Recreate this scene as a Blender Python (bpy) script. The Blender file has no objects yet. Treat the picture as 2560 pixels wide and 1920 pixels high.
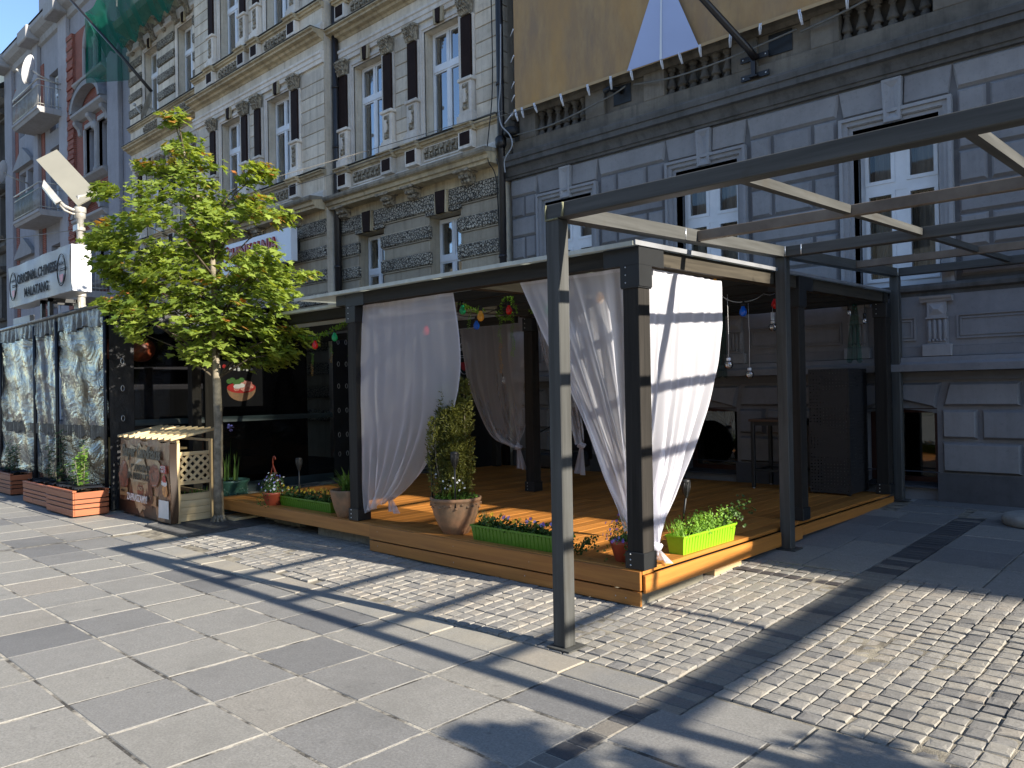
import bpy, math, random
from mathutils import Vector, Matrix, noise as mnoise
random.seed(7)
R = math.radians
sc = bpy.context.scene
COL = sc.collection

# ---------------------------------------------------------------- camera
def cam_axes(yaw, pitch, roll):
    f = Vector((-math.sin(yaw)*math.cos(pitch), math.cos(yaw)*math.cos(pitch), math.sin(pitch)))
    rgt = Vector((math.cos(yaw), math.sin(yaw), 0)); dn = -rgt.cross(f)
    r2 = math.cos(roll)*rgt + math.sin(roll)*dn; d2 = -math.sin(roll)*rgt + math.cos(roll)*dn
    return r2, -d2, -f
cam = bpy.data.cameras.new('camera'); camo = bpy.data.objects.new('camera', cam); COL.objects.link(camo)
ax = cam_axes(R(43.5), R(0.43), R(1.01))
camo.matrix_world = Matrix(((ax[0].x, ax[1].x, ax[2].x, 0), (ax[0].y, ax[1].y, ax[2].y, 0), (ax[0].z, ax[1].z, ax[2].z, 1.6), (0, 0, 0, 1)))
cam.sensor_width = 36; cam.lens = 36*1980/2560; cam.clip_start = .05; cam.clip_end = 2000
sc.camera = camo
# ---------------------------------------------------------------- sky and sun
SUN = Vector((2.09, .219, 1.0)).normalized()
w = bpy.data.worlds.new('World'); sc.world = w; w.use_nodes = True
nt = w.node_tree; nt.nodes.clear()
sk = nt.nodes.new('ShaderNodeTexSky'); sk.sky_type = 'NISHITA'; sk.sun_disc = False
sk.sun_elevation = math.asin(SUN.z); sk.sun_rotation = math.atan2(SUN.x, SUN.y)
sk.air_density = .85; sk.dust_density = .2; sk.ozone_density = 3.0
bg = nt.nodes.new('ShaderNodeBackground'); bg.inputs[1].default_value = .115
wo = nt.nodes.new('ShaderNodeOutputWorld')
nt.links.new(sk.outputs[0], bg.inputs[0]); nt.links.new(bg.outputs[0], wo.inputs[0])
sl = bpy.data.lights.new('sun', 'SUN'); sl.energy = 5.0; sl.angle = R(.53); sl.color = (1, .92, .79)
so = bpy.data.objects.new('sun', sl); COL.objects.link(so)
so.rotation_euler = (-SUN).to_track_quat('-Z', 'Y').to_euler()
sc.view_settings.view_transform = 'Standard'; sc.view_settings.look = 'None'; sc.view_settings.gamma = 1
sc.view_settings.use_curve_mapping = False
sc.view_settings.exposure = 1.36
sc.render.engine = 'CYCLES'
sc.cycles.use_denoising = True
sc.cycles.max_bounces = 8; sc.cycles.transparent_max_bounces = 24; sc.cycles.transmission_bounces = 8
sc.cycles.caustics_reflective = False; sc.cycles.caustics_refractive = False
sc.cycles.sample_clamp_indirect = 6

# ---------------------------------------------------------------- helpers
def gr(y): return .033*max(0., y-3.7)

class MB:
    def __init__(s): s.v = []; s.f = []; s.sm = []
    def add(s, vs, fs, smooth=False):
        n = len(s.v); s.v += [tuple(v) for v in vs]; s.f += [tuple(i+n for i in f) for f in fs]; s.sm += [smooth]*len(fs); return s
    def box(s, x0, x1, y0, y1, z0, z1):
        return s.add([(x0,y0,z0),(x1,y0,z0),(x1,y1,z0),(x0,y1,z0),(x0,y0,z1),(x1,y0,z1),(x1,y1,z1),(x0,y1,z1)],
              [(0,3,2,1),(4,5,6,7),(0,1,5,4),(1,2,6,5),(2,3,7,6),(3,0,4,7)])
    def cbox(s, x0, x1, y0, y1, z0, z1, c=.006):
        a = [x0, x1]; b = [y0, y1]; d = [z0, z1]; vs = []; idx = {}
        for i in (0, 1):
            for j in (0, 1):
                for k in (0, 1):
                    sx, sy, sz = (1-2*i)*c, (1-2*j)*c, (1-2*k)*c
                    p = (a[i], b[j], d[k])
                    idx[i,j,k,0] = len(vs); vs.append((p[0], p[1]+sy, p[2]+sz))
                    idx[i,j,k,1] = len(vs); vs.append((p[0]+sx, p[1], p[2]+sz))
                    idx[i,j,k,2] = len(vs); vs.append((p[0]+sx, p[1]+sy, p[2]))
        fs = []
        for i in (0, 1): fs.append([idx[i,0,0,0], idx[i,1,0,0], idx[i,1,1,0], idx[i,0,1,0]])
        for j in (0, 1): fs.append([idx[0,j,0,1], idx[1,j,0,1], idx[1,j,1,1], idx[0,j,1,1]])
        for k in (0, 1): fs.append([idx[0,0,k,2], idx[1,0,k,2], idx[1,1,k,2], idx[0,1,k,2]])
        for i in (0, 1):
            for j in (0, 1): fs.append([idx[i,j,0,0], idx[i,j,1,0], idx[i,j,1,1], idx[i,j,0,1]])
            for k in (0, 1): fs.append([idx[i,0,k,0], idx[i,1,k,0], idx[i,1,k,2], idx[i,0,k,2]])
        for j in (0, 1):
            for k in (0, 1): fs.append([idx[0,j,k,1], idx[1,j,k,1], idx[1,j,k,2], idx[0,j,k,2]])
        for q in list(idx):
            if q[3] == 0: fs.append([idx[q[0],q[1],q[2],0], idx[q[0],q[1],q[2],1], idx[q[0],q[1],q[2],2]])
        cen = Vector(((x0+x1)/2, (y0+y1)/2, (z0+z1)/2)); out = []
        for f in fs:
            P = [Vector(vs[i]) for i in f]; nrm = (P[1]-P[0]).cross(P[2]-P[0]); m = sum(P, Vector())/len(P)
            out.append(f if nrm.dot(m-cen) > 0 else f[::-1])
        return s.add(vs, out)
    def prism_x(s, prof, x0, x1):      # closed (y,z) profile swept along x
        n = len(prof); vs = [(x0, p[0], p[1]) for p in prof]+[(x1, p[0], p[1]) for p in prof]
        fs = [(i, (i+1) % n, n+(i+1) % n, n+i) for i in range(n)]+[tuple(range(n))[::-1], tuple(range(n, 2*n))]
        return s.add(vs, fs)
    def prism_y(s, prof, y0, y1):      # closed (x,z) profile swept along y
        n = len(prof); vs = [(p[0], y0, p[1]) for p in prof]+[(p[0], y1, p[1]) for p in prof]
        fs = [((i+1) % n, i, n+i, n+(i+1) % n) for i in range(n)]+[tuple(range(n)), tuple(range(n, 2*n))[::-1]]
        return s.add(vs, fs)
    def tube(s, pts, rad, n=8, cap=True, smooth=True):
        pts = [Vector(p) for p in pts]; m = len(pts)
        if not hasattr(rad, '__len__'): rad = [rad]*m
        vs = []; up = None
        for i, p in enumerate(pts):
            d = (pts[min(i+1, m-1)]-pts[max(i-1, 0)])
            d = d.normalized() if d.length > 1e-9 else Vector((0, 0, 1))
            if up is None: up = Vector((0, 0, 1)) if abs(d.z) < .9 else Vector((1, 0, 0))
            a = d.cross(up); a = a.normalized() if a.length > 1e-6 else Vector((1, 0, 0)); b = a.cross(d).normalized(); up = b
            for k in range(n):
                t = 2*math.pi*k/n; vs.append(p+(a*math.cos(t)+b*math.sin(t))*rad[i])
        fs = [(i*n+k, i*n+(k+1) % n, (i+1)*n+(k+1) % n, (i+1)*n+k) for i in range(m-1) for k in range(n)]
        fs = [f[::-1] for f in fs]
        if cap: fs += [tuple(range(n)), tuple(range((m-1)*n, m*n))[::-1]]
        return s.add(vs, fs, smooth)
    def lathe(s, cx, cy, prof, n=16, smooth=True, cap=True, jit=0):   # prof [(r,z)]
        vs = []; m = len(prof)
        for r, z in prof:
            for k in range(n):
                t = 2*math.pi*k/n; rr = r*(1+jit*math.sin(3*t+z*9)); vs.append((cx+rr*math.cos(t), cy+rr*math.sin(t), z))
        fs = [(i*n+k, i*n+(k+1) % n, (i+1)*n+(k+1) % n, (i+1)*n+k) for i in range(m-1) for k in range(n)]
        if cap: fs += [tuple(range(n))[::-1], tuple(range((m-1)*n, m*n))]
        return s.add(vs, fs, smooth)
    def grid(s, fn, nu, nv, smooth=True):
        vs = [fn(i/nu, j/nv) for j in range(nv+1) for i in range(nu+1)]
        fs = [(j*(nu+1)+i, j*(nu+1)+i+1, (j+1)*(nu+1)+i+1, (j+1)*(nu+1)+i) for j in range(nv) for i in range(nu)]
        return s.add(vs, fs, smooth)
    def quad(s, a, b, c, d): return s.add([a, b, c, d], [(0, 1, 2, 3)])
    def ell(s, c, r, n=8, m=6):
        vs = [(c[0], c[1], c[2]-r[2])]
        for j in range(1, m):
            ph = -math.pi/2+math.pi*j/m
            for k in range(n):
                t = 2*math.pi*k/n; vs.append((c[0]+r[0]*math.cos(ph)*math.cos(t), c[1]+r[1]*math.cos(ph)*math.sin(t), c[2]+r[2]*math.sin(ph)))
        vs.append((c[0], c[1], c[2]+r[2])); L = len(vs)-1
        fs = [(0, 1+(k+1) % n, 1+k) for k in range(n)]
        fs += [(1+j*n+k, 1+j*n+(k+1) % n, 1+(j+1)*n+(k+1) % n, 1+(j+1)*n+k) for j in range(m-2) for k in range(n)]
        fs += [(1+(m-2)*n+k, 1+(m-2)*n+(k+1) % n, L) for k in range(n)]
        return s.add(vs, fs, True)
    def mesh(s, name, o=(0, 0, 0)):
        me = bpy.data.meshes.new(name); me.from_pydata([(v[0]-o[0], v[1]-o[1], v[2]-o[2]) for v in s.v], [], s.f)
        if any(s.sm): me.polygons.foreach_set('use_smooth', s.sm)
        me.update(); return me

def root_of(o):
    while o.parent: o = o.parent
    return o
def part(name, mb, mat, parent=None, label=None, kind=None):
    o = root_of(parent).location if parent else (0, 0, 0)
    me = mb.mesh(name, o); me.materials.append(mat)
    ob = bpy.data.objects.new(name, me); COL.objects.link(ob)
    if parent: ob.parent = parent
    if label: ob['label'] = label
    if kind: ob['kind'] = kind
    return ob
def shared(name, me, loc, parent, rot=(0, 0, 0), scl=(1, 1, 1)):
    ob = bpy.data.objects.new(name, me); COL.objects.link(ob)
    if parent:
        ob.parent = parent; o = root_of(parent).location; loc = (loc[0]-o[0], loc[1]-o[1], loc[2]-o[2])
    ob.location = loc; ob.rotation_euler = rot; ob.scale = scl
    return ob
def tag(o, label, cat, group=None, kind=None):
    o['label'] = label; o['category'] = cat
    if group: o['group'] = group
    if kind: o['kind'] = kind
    return o
def thing(name, label, cat, loc=(0, 0, 0), group=None):
    o = bpy.data.objects.new(name, None); COL.objects.link(o); o.location = loc; o.empty_display_size = .1
    return tag(o, label, cat, group)
def single(name, mb, mat, label, cat, group=None, loc=(0, 0, 0)):
    me = mb.mesh(name, loc); me.materials.append(mat)
    ob = bpy.data.objects.new(name, me); COL.objects.link(ob); ob.location = loc
    return tag(ob, label, cat, group)
def struct(name, mb, mat):
    ob = part(name, mb, mat); ob['kind'] = 'structure'; return ob
def text(name, body, size, mat, parent, origin, ux=(1, 0, 0), uy=(0, 0, 1), align='LEFT', sx=1.0, depth=.002, bold=0, shear=0):
    cu = bpy.data.curves.new(name, 'FONT'); cu.body = body; cu.size = size; cu.align_x = align; cu.extrude = depth; cu.offset = bold; cu.shear = shear
    cu.resolution_u = 3
    t = bpy.data.objects.new(name, cu); COL.objects.link(t)
    dg = bpy.context.evaluated_depsgraph_get(); dg.update()
    me = bpy.data.meshes.new_from_object(t.evaluated_get(dg)); bpy.data.objects.remove(t); bpy.data.curves.remove(cu)
    X = Vector(ux).normalized()*sx; Y = Vector(uy).normalized(); Z = Vector(ux).normalized().cross(Y); o = Vector(origin)-Vector(root_of(parent).location)
    for v in me.vertices: v.co = o+X*v.co.x+Y*v.co.y+Z*v.co.z
    me.materials.clear(); me.materials.append(mat); me.name = name
    ob = bpy.data.objects.new(name, me); COL.objects.link(ob); ob.parent = parent; return ob
# ---------------------------------------------------------------- materials
class NT:
    def __init__(s, name):
        s.m = bpy.data.materials.new(name); s.m.use_nodes = True; s.t = s.m.node_tree; s.t.nodes.clear()
        s.out = s.n('ShaderNodeOutputMaterial')
    def n(s, typ, **k):
        nd = s.t.nodes.new(typ)
        for a, b in k.items():
            if a.startswith('i_'): nd.inputs[a[2:].replace('_', ' ')].default_value = b
            else: setattr(nd, a, b)
        return nd
    def l(s, a, b): s.t.links.new(a, b)
    def pos(s): 
        if not hasattr(s, '_p'): s._p = s.n('ShaderNodeNewGeometry').outputs['Position']
        return s._p
    def mapv(s, scale, loc=(0, 0, 0), rot=(0, 0, 0)):
        m = s.n('ShaderNodeMapping'); m.inputs['Scale'].default_value = scale; m.inputs['Location'].default_value = loc; m.inputs['Rotation'].default_value = rot
        s.l(s.pos(), m.inputs[0]); return m.outputs[0]
    def noise(s, scale, detail=4, rough=.55, vec=None, dist=0):
        nd = s.n('ShaderNodeTexNoise'); nd.inputs['Scale'].default_value = scale; nd.inputs['Detail'].default_value = detail
        nd.inputs['Roughness'].default_value = rough; nd.inputs['Distortion'].default_value = dist
        s.l(vec if vec is not None else s.pos(), nd.inputs['Vector']); return nd.outputs['Fac']
    def ramp(s, fac, stops):
        r = s.n('ShaderNodeValToRGB'); e = r.color_ramp.elements
        while len(e) > len(stops): e.remove(e[-1])
        while len(e) < len(stops): e.new(.5)
        for k, (p, c) in zip(e, stops): k.position = p; k.color = (*c, 1) if len(c) == 3 else c
        s.l(fac, r.inputs[0]); return r.outputs[0]
    def mix(s, fac, a, b, typ='MIX'):
        m = s.n('ShaderNodeMix', data_type='RGBA', blend_type=typ)
        for sock, v in ((m.inputs[0], fac), (m.inputs[6], a), (m.inputs[7], b)):
            if isinstance(v, bpy.types.NodeSocket): s.l(v, sock)
            elif isinstance(v, (int, float)): sock.default_value = v
            else: sock.default_value = (*v, 1) if len(v) == 3 else v
        return m.outputs[2]
    def math(s, op, a, b=None):
        m = s.n('ShaderNodeMath', operation=op)
        for k, v in enumerate((a, b)):
            if v is None: continue
            if isinstance(v, bpy.types.NodeSocket): s.l(v, m.inputs[k])
            else: m.inputs[k].default_value = v
        return m.outputs[0]
    def bump(s, h, st=.3, dist=.02):
        b = s.n('ShaderNodeBump'); b.inputs['Strength'].default_value = st; b.inputs['Distance'].default_value = dist
        s.l(h, b.inputs['Height']); return b.outputs[0]
    def pbr(s, col, rough=.7, metal=0, normal=None, spec=.4, **k):
        p = s.n('ShaderNodeBsdfPrincipled')
        for sock, v in ((p.inputs['Base Color'], col), (p.inputs['Roughness'], rough)):
            if isinstance(v, bpy.types.NodeSocket): s.l(v, sock)
            elif isinstance(v, (int, float)): sock.default_value = v
            else: sock.default_value = (*v, 1)
        p.inputs['Metallic'].default_value = metal; p.inputs['Specular IOR Level'].default_value = spec
        if normal is not None: s.l(normal, p.inputs['Normal'])
        for a, b in k.items(): p.inputs[a.replace('_', ' ')].default_value = b
        return p.outputs[0]
    def done(s, sh): s.l(sh, s.out.inputs[0]); return s.m

def lerp(a, b, t): return tuple(x+(y-x)*t for x, y in zip(a, b))
def mk(name, c, rough=.7, var=.25, scale=6, metal=0, bs=60, bst=.15, bd=.004, spec=.4, rnd=0, c2=None, **k):
    t = NT(name); n1 = t.noise(scale, 5, .6); d = c2 or tuple(x*(1-var) for x in c)
    col = t.mix(t.ramp(n1, [(.3, (0, 0, 0)), (.7, (1, 1, 1))]), d, tuple(min(1, x*(1+var*.4)) for x in c))
    if rnd:
        oi = t.n('ShaderNodeObjectInfo'); h = t.ramp(oi.outputs['Random'], [(0, (1-rnd,)*3), (1, (1+rnd*.5,)*3)]); col = t.mix(1, col, h, 'MULTIPLY')
    nr = t.bump(t.noise(bs, 4, .6), bst, bd) if bst else None
    return t.done(t.pbr(col, rough, metal, nr, spec, **k))

def stucco(name, c, stain, rough=.9, streak=.5, blotch=.45, spec=.15, bst=.25):
    t = NT(name)
    n1 = t.noise(1.3, 6, .65); n2 = t.noise(9, 5, .6)
    st = t.noise(1, 6, .65, t.mapv((7, 7, .55))); 
    col = t.mix(t.ramp(n1, [(.35, (0, 0, 0)), (.7, (blotch,)*3)]), c, stain)
    col = t.mix(t.ramp(st, [(.48, (0, 0, 0)), (.75, (streak,)*3)]), col, tuple(x*.75 for x in stain))
    col = t.mix(t.ramp(n2, [(.3, (.0,)*3), (.8, (.25,)*3)]), col, tuple(min(1, x*1.25) for x in c))
    oi = t.n('ShaderNodeObjectInfo'); col = t.mix(1, col, t.ramp(oi.outputs['Random'], [(0, (.84, .84, .85)), (.5, (1, 1, 1)), (1, (1.1, 1.08, 1.06))]), 'MULTIPLY')
    gm = t.noise(22, 6, .75); col = t.mix(t.ramp(gm, [(.55, (0,)*3), (.8, (.45,)*3)]), col, tuple(x*.5 for x in stain))
    return t.done(t.pbr(col, rough, 0, t.bump(t.noise(45, 5, .65), bst, .006), spec))

M = {}
M['cream'] = stucco('cream_stucco', (.70, .62, .50), (.30, .235, .16), streak=.65, blotch=.55)
M['cream_warm'] = stucco('warm_cornice_stucco', (.55, .45, .29), (.17, .13, .09), streak=.8, blotch=.7)
M['cream_grime'] = stucco('grimy_cornice_stucco', (.36, .31, .23), (.055, .05, .045), streak=.9, blotch=.85)
M['cream_white'] = stucco('white_painted_stucco', (.74, .68, .60), (.36, .29, .215), streak=.5, blotch=.5)
M['smooth_band'] = stucco('beige_band_stucco', (.42, .36, .27), (.17, .14, .10), streak=.6)
def verm():
    t = NT('vermiculated_stone'); v = t.n('ShaderNodeTexVoronoi', feature='DISTANCE_TO_EDGE'); v.inputs['Scale'].default_value = 19
    wv = t.noise(18, 2, .5); vec = t.mapv((1, 1, 1)); ad = t.n('ShaderNodeVectorMath', operation='ADD'); t.l(vec, ad.inputs[0])
    cc = t.n('ShaderNodeTexNoise'); cc.inputs['Scale'].default_value = 14; t.l(t.pos(), cc.inputs['Vector'])
    sc_ = t.n('ShaderNodeVectorMath', operation='SCALE'); sc_.inputs['Scale'].default_value = .06; t.l(cc.outputs['Color'], sc_.inputs[0]); t.l(sc_.outputs[0], ad.inputs[1]); t.l(ad.outputs[0], v.inputs['Vector'])
    h = t.ramp(v.outputs['Distance'], [(.02, (0, 0, 0)), (.16, (1, 1, 1))])
    big = t.noise(1.5, 4)
    col = t.mix(h, (.035, .032, .03), t.mix(t.ramp(big, [(.35, (0,)*3), (.7, (1,)*3)]), (.30, .265, .21), (.52, .465, .37)))
    return t.done(t.pbr(col, .95, 0, t.bump(h, 1, .018), .1))
M['verm'] = verm()
M['carved'] = mk('carved_relief_stone', (.42, .36, .27), .9, .7, 14, bs=38, bst=1, bd=.03, spec=.1, c2=(.09, .075, .055))
M['brown_panel'] = mk('dark_brown_panel', (.026, .015, .013), .75, .35, 5, bs=20, bst=.05, spec=.08)
M['grey_stucco'] = stucco('blue_grey_painted_stucco', (.27, .265, .27), (.155, .15, .153), streak=.25, blotch=.6)
M['grey_light'] = stucco('pale_grey_painted_moulding', (.33, .327, .335), (.19, .187, .19), streak=.25)
M['grey_groove'] = stucco('dark_grey_groove_stucco', (.17, .167, .168), (.09, .088, .088), streak=.2)
M['grey_cornice'] = stucco('sooty_grey_cornice', (.135, .132, .13), (.05, .048, .045), streak=.75, blotch=.7)
M['grey_plinth'] = stucco('dark_grey_plinth_stucco', (.10, .10, .108), (.055, .055, .058), streak=.3, blotch=.6)
M['old_stone'] = stucco('weathered_brown_stone', (.21, .185, .15), (.06, .055, .05), streak=.75, blotch=.8)
M['baluster'] = stucco('sooty_baluster_stone', (.15, .135, .115), (.03, .028, .026), streak=.5, blotch=.8)
M['left_grey'] = stucco('lilac_grey_stucco', (.31, .305, .325), (.20, .19, .20), streak=.3)
M['left_pale'] = stucco('pale_grey_window_stucco', (.31, .305, .31), (.18, .17, .16), streak=.4)
M['left_dark'] = stucco('sooty_dark_stucco', (.11, .10, .09), (.03, .03, .03), streak=.8, blotch=.7)
def brickmat():
    t = NT('red_brickwork'); b = t.n('ShaderNodeTexBrick'); b.inputs['Scale'].default_value = 1
    mp = t.n('ShaderNodeMapping'); sx = t.n('ShaderNodeSeparateXYZ'); t.l(t.pos(), sx.inputs[0]); cx = t.n('ShaderNodeCombineXYZ')
    t.l(t.math('ADD', sx.outputs[0], sx.outputs[1]), cx.inputs[0]); t.l(sx.outputs[2], cx.inputs[1]); t.l(cx.outputs[0], b.inputs['Vector'])
    for k, v in (('Color1', (.27, .085, .06, 1)), ('Color2', (.20, .062, .045, 1)), ('Mortar', (.28, .2, .17, 1)), ('Mortar Size', .008), ('Brick Width', .25), ('Row Height', .075)): b.inputs[k].default_value = v
    return t.done(t.pbr(t.mix(t.ramp(t.noise(2, 5), [(.4, (0,)*3), (.8, (.5,)*3)]), b.outputs[0], (.16, .06, .05)), .9, 0, None, .1))
M['brick'] = brickmat()
M['white'] = mk('white_window_paint', (.78, .79, .80), .4, .12, 3, bst=.03, spec=.4)
def glass(name, tint, base, gl=.06, rough=.02, dens=.6):
    t = NT(name); f = t.n('ShaderNodeFresnel'); f.inputs[0].default_value = 1.5
    nrm = t.bump(t.noise(1.1, 2), .05, .05); t.l(nrm, f.inputs['Normal'])
    fac = t.math('ADD', t.math('MULTIPLY', f.outputs[0], 1.6), gl)
    g = t.n('ShaderNodeBsdfGlossy'); g.inputs['Roughness'].default_value = rough; g.inputs[0].default_value = (*tint, 1); t.l(nrm, g.inputs['Normal'])
    tr = t.n('ShaderNodeBsdfTransparent'); tr.inputs[0].default_value = (dens, dens, dens, 1)
    d = t.n('ShaderNodeMixShader'); t.l(fac, d.inputs[0]); t.l(tr.outputs[0], d.inputs[1]); t.l(g.outputs[0], d.inputs[2])
    return t.done(d.outputs[0])
M['glass'] = glass('window_glass', (.95, .97, 1), None, .22, dens=.75)
M['glass_grey'] = glass('grey_house_glass', (.9, .92, .92), None, .0, dens=.8)
M['glass_dim'] = glass('dull_shop_glass', (.8, .85, .85), None, .05, dens=.5)
M['dark'] = mk('dark_room_interior', (.012, .012, .014), .9, .3, 2, bst=0, spec=.1)
def cloth(name, c, opac, trl=.5, var=.15):
    t = NT(name); d = t.n('ShaderNodeBsdfDiffuse'); d.inputs[0].default_value = (*c, 1)
    s2 = t.n('ShaderNodeBsdfTranslucent'); s2.inputs[0].default_value = (*c, 1)
    mx = t.n('ShaderNodeMixShader'); mx.inputs[0].default_value = trl; t.l(d.outputs[0], mx.inputs[1]); t.l(s2.outputs[0], mx.inputs[2])
    tr = t.n('ShaderNodeBsdfTransparent'); m2 = t.n('ShaderNodeMixShader')
    lw = t.n('ShaderNodeLayerWeight'); lw.inputs[0].default_value = .35
    fac = t.math('MINIMUM', t.math('ADD', t.math('MULTIPLY', lw.outputs['Facing'], .45), opac), .97)
    t.l(fac, m2.inputs[0]); t.l(tr.outputs[0], m2.inputs[1]); t.l(mx.outputs[0], m2.inputs[2])
    return t.done(m2.outputs[0])
M['sheer'] = cloth('white_sheer_voile', (.92, .92, .96), .42, .45)
M['sheer_dense'] = cloth('white_gathered_voile', (.80, .80, .86), .62, .5)
M['sheer_thin'] = cloth('thin_white_voile', (.9, .9, .96), .22, .4)
M['green_net'] = cloth('dark_green_gauze', (.012, .09, .06), .55, .4)
M['scaf_net'] = cloth('green_scaffold_net', (.015, .14, .10), .62, .4)
M['lace'] = cloth('cream_lace_curtain', (.42, .41, .36), .85, .3)
def wood(name, c1, c2, along='x', rough=.55, spec=.35, gs=1., rnd=.15, knots=True):
    t = NT(name); s3 = {'x': (.9, 22, 22), 'y': (22, .9, 22), 'z': (22, 22, .9)}[along]
    oi = t.n('ShaderNodeObjectInfo'); vec = t.mapv(tuple(a*gs for a in s3)); off = t.n('ShaderNodeVectorMath', operation='ADD')
    sc2 = t.n('ShaderNodeVectorMath', operation='SCALE'); t.l(oi.outputs['Random'], sc2.inputs['Scale']); sc2.inputs[0].default_value = (31, 17, 53); t.l(vec, off.inputs[0]); t.l(sc2.outputs[0], off.inputs[1])
    n = t.noise(1, 6, .65, off.outputs[0], .6)
    col = t.mix(t.ramp(n, [(.3, (0,)*3), (.68, (1,)*3)]), c2, c1)
    if rnd: col = t.mix(1, col, t.ramp(oi.outputs['Random'], [(0, (1-rnd,)*3), (1, (1+rnd*.4,)*3)]), 'MULTIPLY')
    if knots:
        k = t.noise(7, 2, .4); col = t.mix(t.ramp(k, [(.72, (0,)*3), (.78, (.7,)*3)]), col, tuple(x*.45 for x in c2))
    return t.done(t.pbr(col, rough, 0, t.bump(n, .18, .004), spec))
M['deck_y'] = wood('amber_deck_wood_y', (.50, .21, .045), (.33, .125, .025), 'y', .45, .35, rnd=.3)
M['deck_x'] = wood('amber_deck_wood_x', (.46, .20, .045), (.29, .11, .024), 'x', .45, .4)
M['stain_z'] = wood('charcoal_stained_wood_z', (.036, .032, .028), (.016, .0145, .013), 'z', .65, .15)
M['stain_x'] = wood('charcoal_stained_wood_x', (.034, .031, .026), (.015, .014, .012), 'x', .65, .15)
M['stain_y'] = wood('charcoal_stained_wood_y', (.07, .06, .045), (.03, .026, .02), 'y', .65, .15)
M['old_timber'] = wood('weathered_grey_timber', (.26, .24, .19), (.14, .13, .10), 'y', .85, .1)
M['pine_z'] = wood('pale_pine_z', (.66, .50, .28), (.53, .37, .19), 'z', .6, .3)
M['pine_x'] = wood('pale_pine_x', (.66, .50, .28), (.53, .37, .19), 'x', .6, .3)
M['pine_y'] = wood('pale_pine_y', (.66, .50, .28), (.53, .37, .19), 'y', .6, .3)
M['redwood_x'] = wood('red_stained_wood_x', (.40, .13, .055), (.27, .08, .035), 'x', .5, .35)
M['redwood_y'] = wood('red_stained_wood_y', (.40, .13, .055), (.27, .08, .035), 'y', .5, .35)
def steelmat(ax_):
    t = NT('raw_dark_steel_'+ax_); s1 = t.noise(1, 5, .6, t.mapv({'x': (1.1, 24, 24), 'y': (24, 1.1, 24), 'z': (24, 24, 1.1)}[ax_])); s2 = t.noise(3, 5, .6)
    col = t.mix(t.ramp(s1, [(.3, (0,)*3), (.7, (1,)*3)]), (.045, .045, .042), (.085, .086, .082))
    col = t.mix(t.ramp(s2, [(.58, (0,)*3), (.72, (.6,)*3)]), col, (.05, .043, .033))
    return t.done(t.pbr(col, .55, 0, t.bump(s1, .06, .003), .22))
for a_ in 'xyz': M['steel_'+a_] = steelmat(a_)
M['steel'] = M['steel_z']
M['rusty'] = mk('rusty_bare_steel_tube', (.16, .13, .10), .55, .5, 4, metal=.2, bs=40, bst=.1, c2=(.10, .075, .055))
M['weld'] = mk('olive_weld_primer', (.20, .20, .12), .7, .5, 25, bs=80, bst=.6, bd=.01)
M['blacksteel'] = mk('black_powder_coated_steel', (.014, .015, .016), .45, .2, 5, bs=120, bst=.08, spec=.4)
M['screw'] = mk('bright_zinc_screw', (.65, .66, .66), .35, .1, 5, metal=.8, bst=0)
M['zinc'] = mk('dull_zinc_sheet', (.33, .34, .36), .45, .3, 3, metal=.5, bst=.03)
def polymat():
    t = NT('milky_polycarbonate_sheet'); d = t.n('ShaderNodeBsdfPrincipled'); d.inputs['Base Color'].default_value = (.72, .74, .70, 1); d.inputs['Roughness'].default_value = .3
    tr = t.n('ShaderNodeBsdfTransparent'); tr.inputs[0].default_value = (.75, .77, .75, 1); m2 = t.n('ShaderNodeMixShader'); m2.inputs[0].default_value = .45
    t.l(tr.outputs[0], m2.inputs[1]); t.l(d.outputs[0], m2.inputs[2]); return t.done(m2.outputs[0])
M['poly'] = polymat()
M['poly_edge'] = mk('polycarbonate_edge_tape', (.50, .52, .46), .5, .2, 8, bst=.05)
def slabmat(name, c, rnd=.22, sand=0, sp=.3):
    t = NT(name); oi = t.n('ShaderNodeObjectInfo')
    fine = t.noise(75, 4, .8); mid = t.noise(14, 5, .6); big = t.noise(1.1, 4, .5)
    col = t.mix(t.ramp(fine, [(.3, (0,)*3), (.7, (1,)*3)]), tuple(x*.66 for x in c), tuple(x*1.3 for x in c))
    col = t.mix(t.ramp(mid, [(.35, (.3,)*3), (.62, (0,)*3)]), col, tuple(x*.72 for x in c))
    spot = t.noise(9, 1, .3, t.mapv((1, 1, 1), (3, 7, 0))); col = t.mix(t.ramp(spot, [(.74, (0,)*3), (.77, (.45,)*3)]), col, tuple(x*.55 for x in c))
    st3 = t.noise(.9, 6, .7, t.mapv((1, 1, 1), (5, 1, 0))); col = t.mix(t.ramp(st3, [(.5, (0,)*3), (.66, (.4,)*3)]), col, tuple(x*.6 for x in c))
    gum = t.n('ShaderNodeTexVoronoi'); gum.inputs['Scale'].default_value = 5.5; t.l(t.pos(), gum.inputs['Vector']); col = t.mix(t.ramp(gum.outputs['Distance'], [(.05, (.5,)*3), (.075, (0,)*3)]), col, tuple(x*.45 for x in c))
    if sand: col = t.mix(t.ramp(t.noise(2.2, 5, .6), [(.42, (0,)*3), (.62, (sand,)*3)]), col, (.36, .32, .25))
    hue = t.ramp(oi.outputs['Random'], [(0, (1-rnd*1.7, 1-rnd*1.62, 1-rnd*1.4)), (.16, (1-rnd*.9, 1-rnd*.85, 1-rnd*.7)), (.5, (1, 1, 1)), (.85, (1.04, 1.03, 1.0)), (1, (1.05, 1.0, .95))])
    col = t.mix(1, col, hue, 'MULTIPLY')
    return t.done(t.pbr(col, .78, 0, t.bump(fine, .35, .004), sp))
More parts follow.
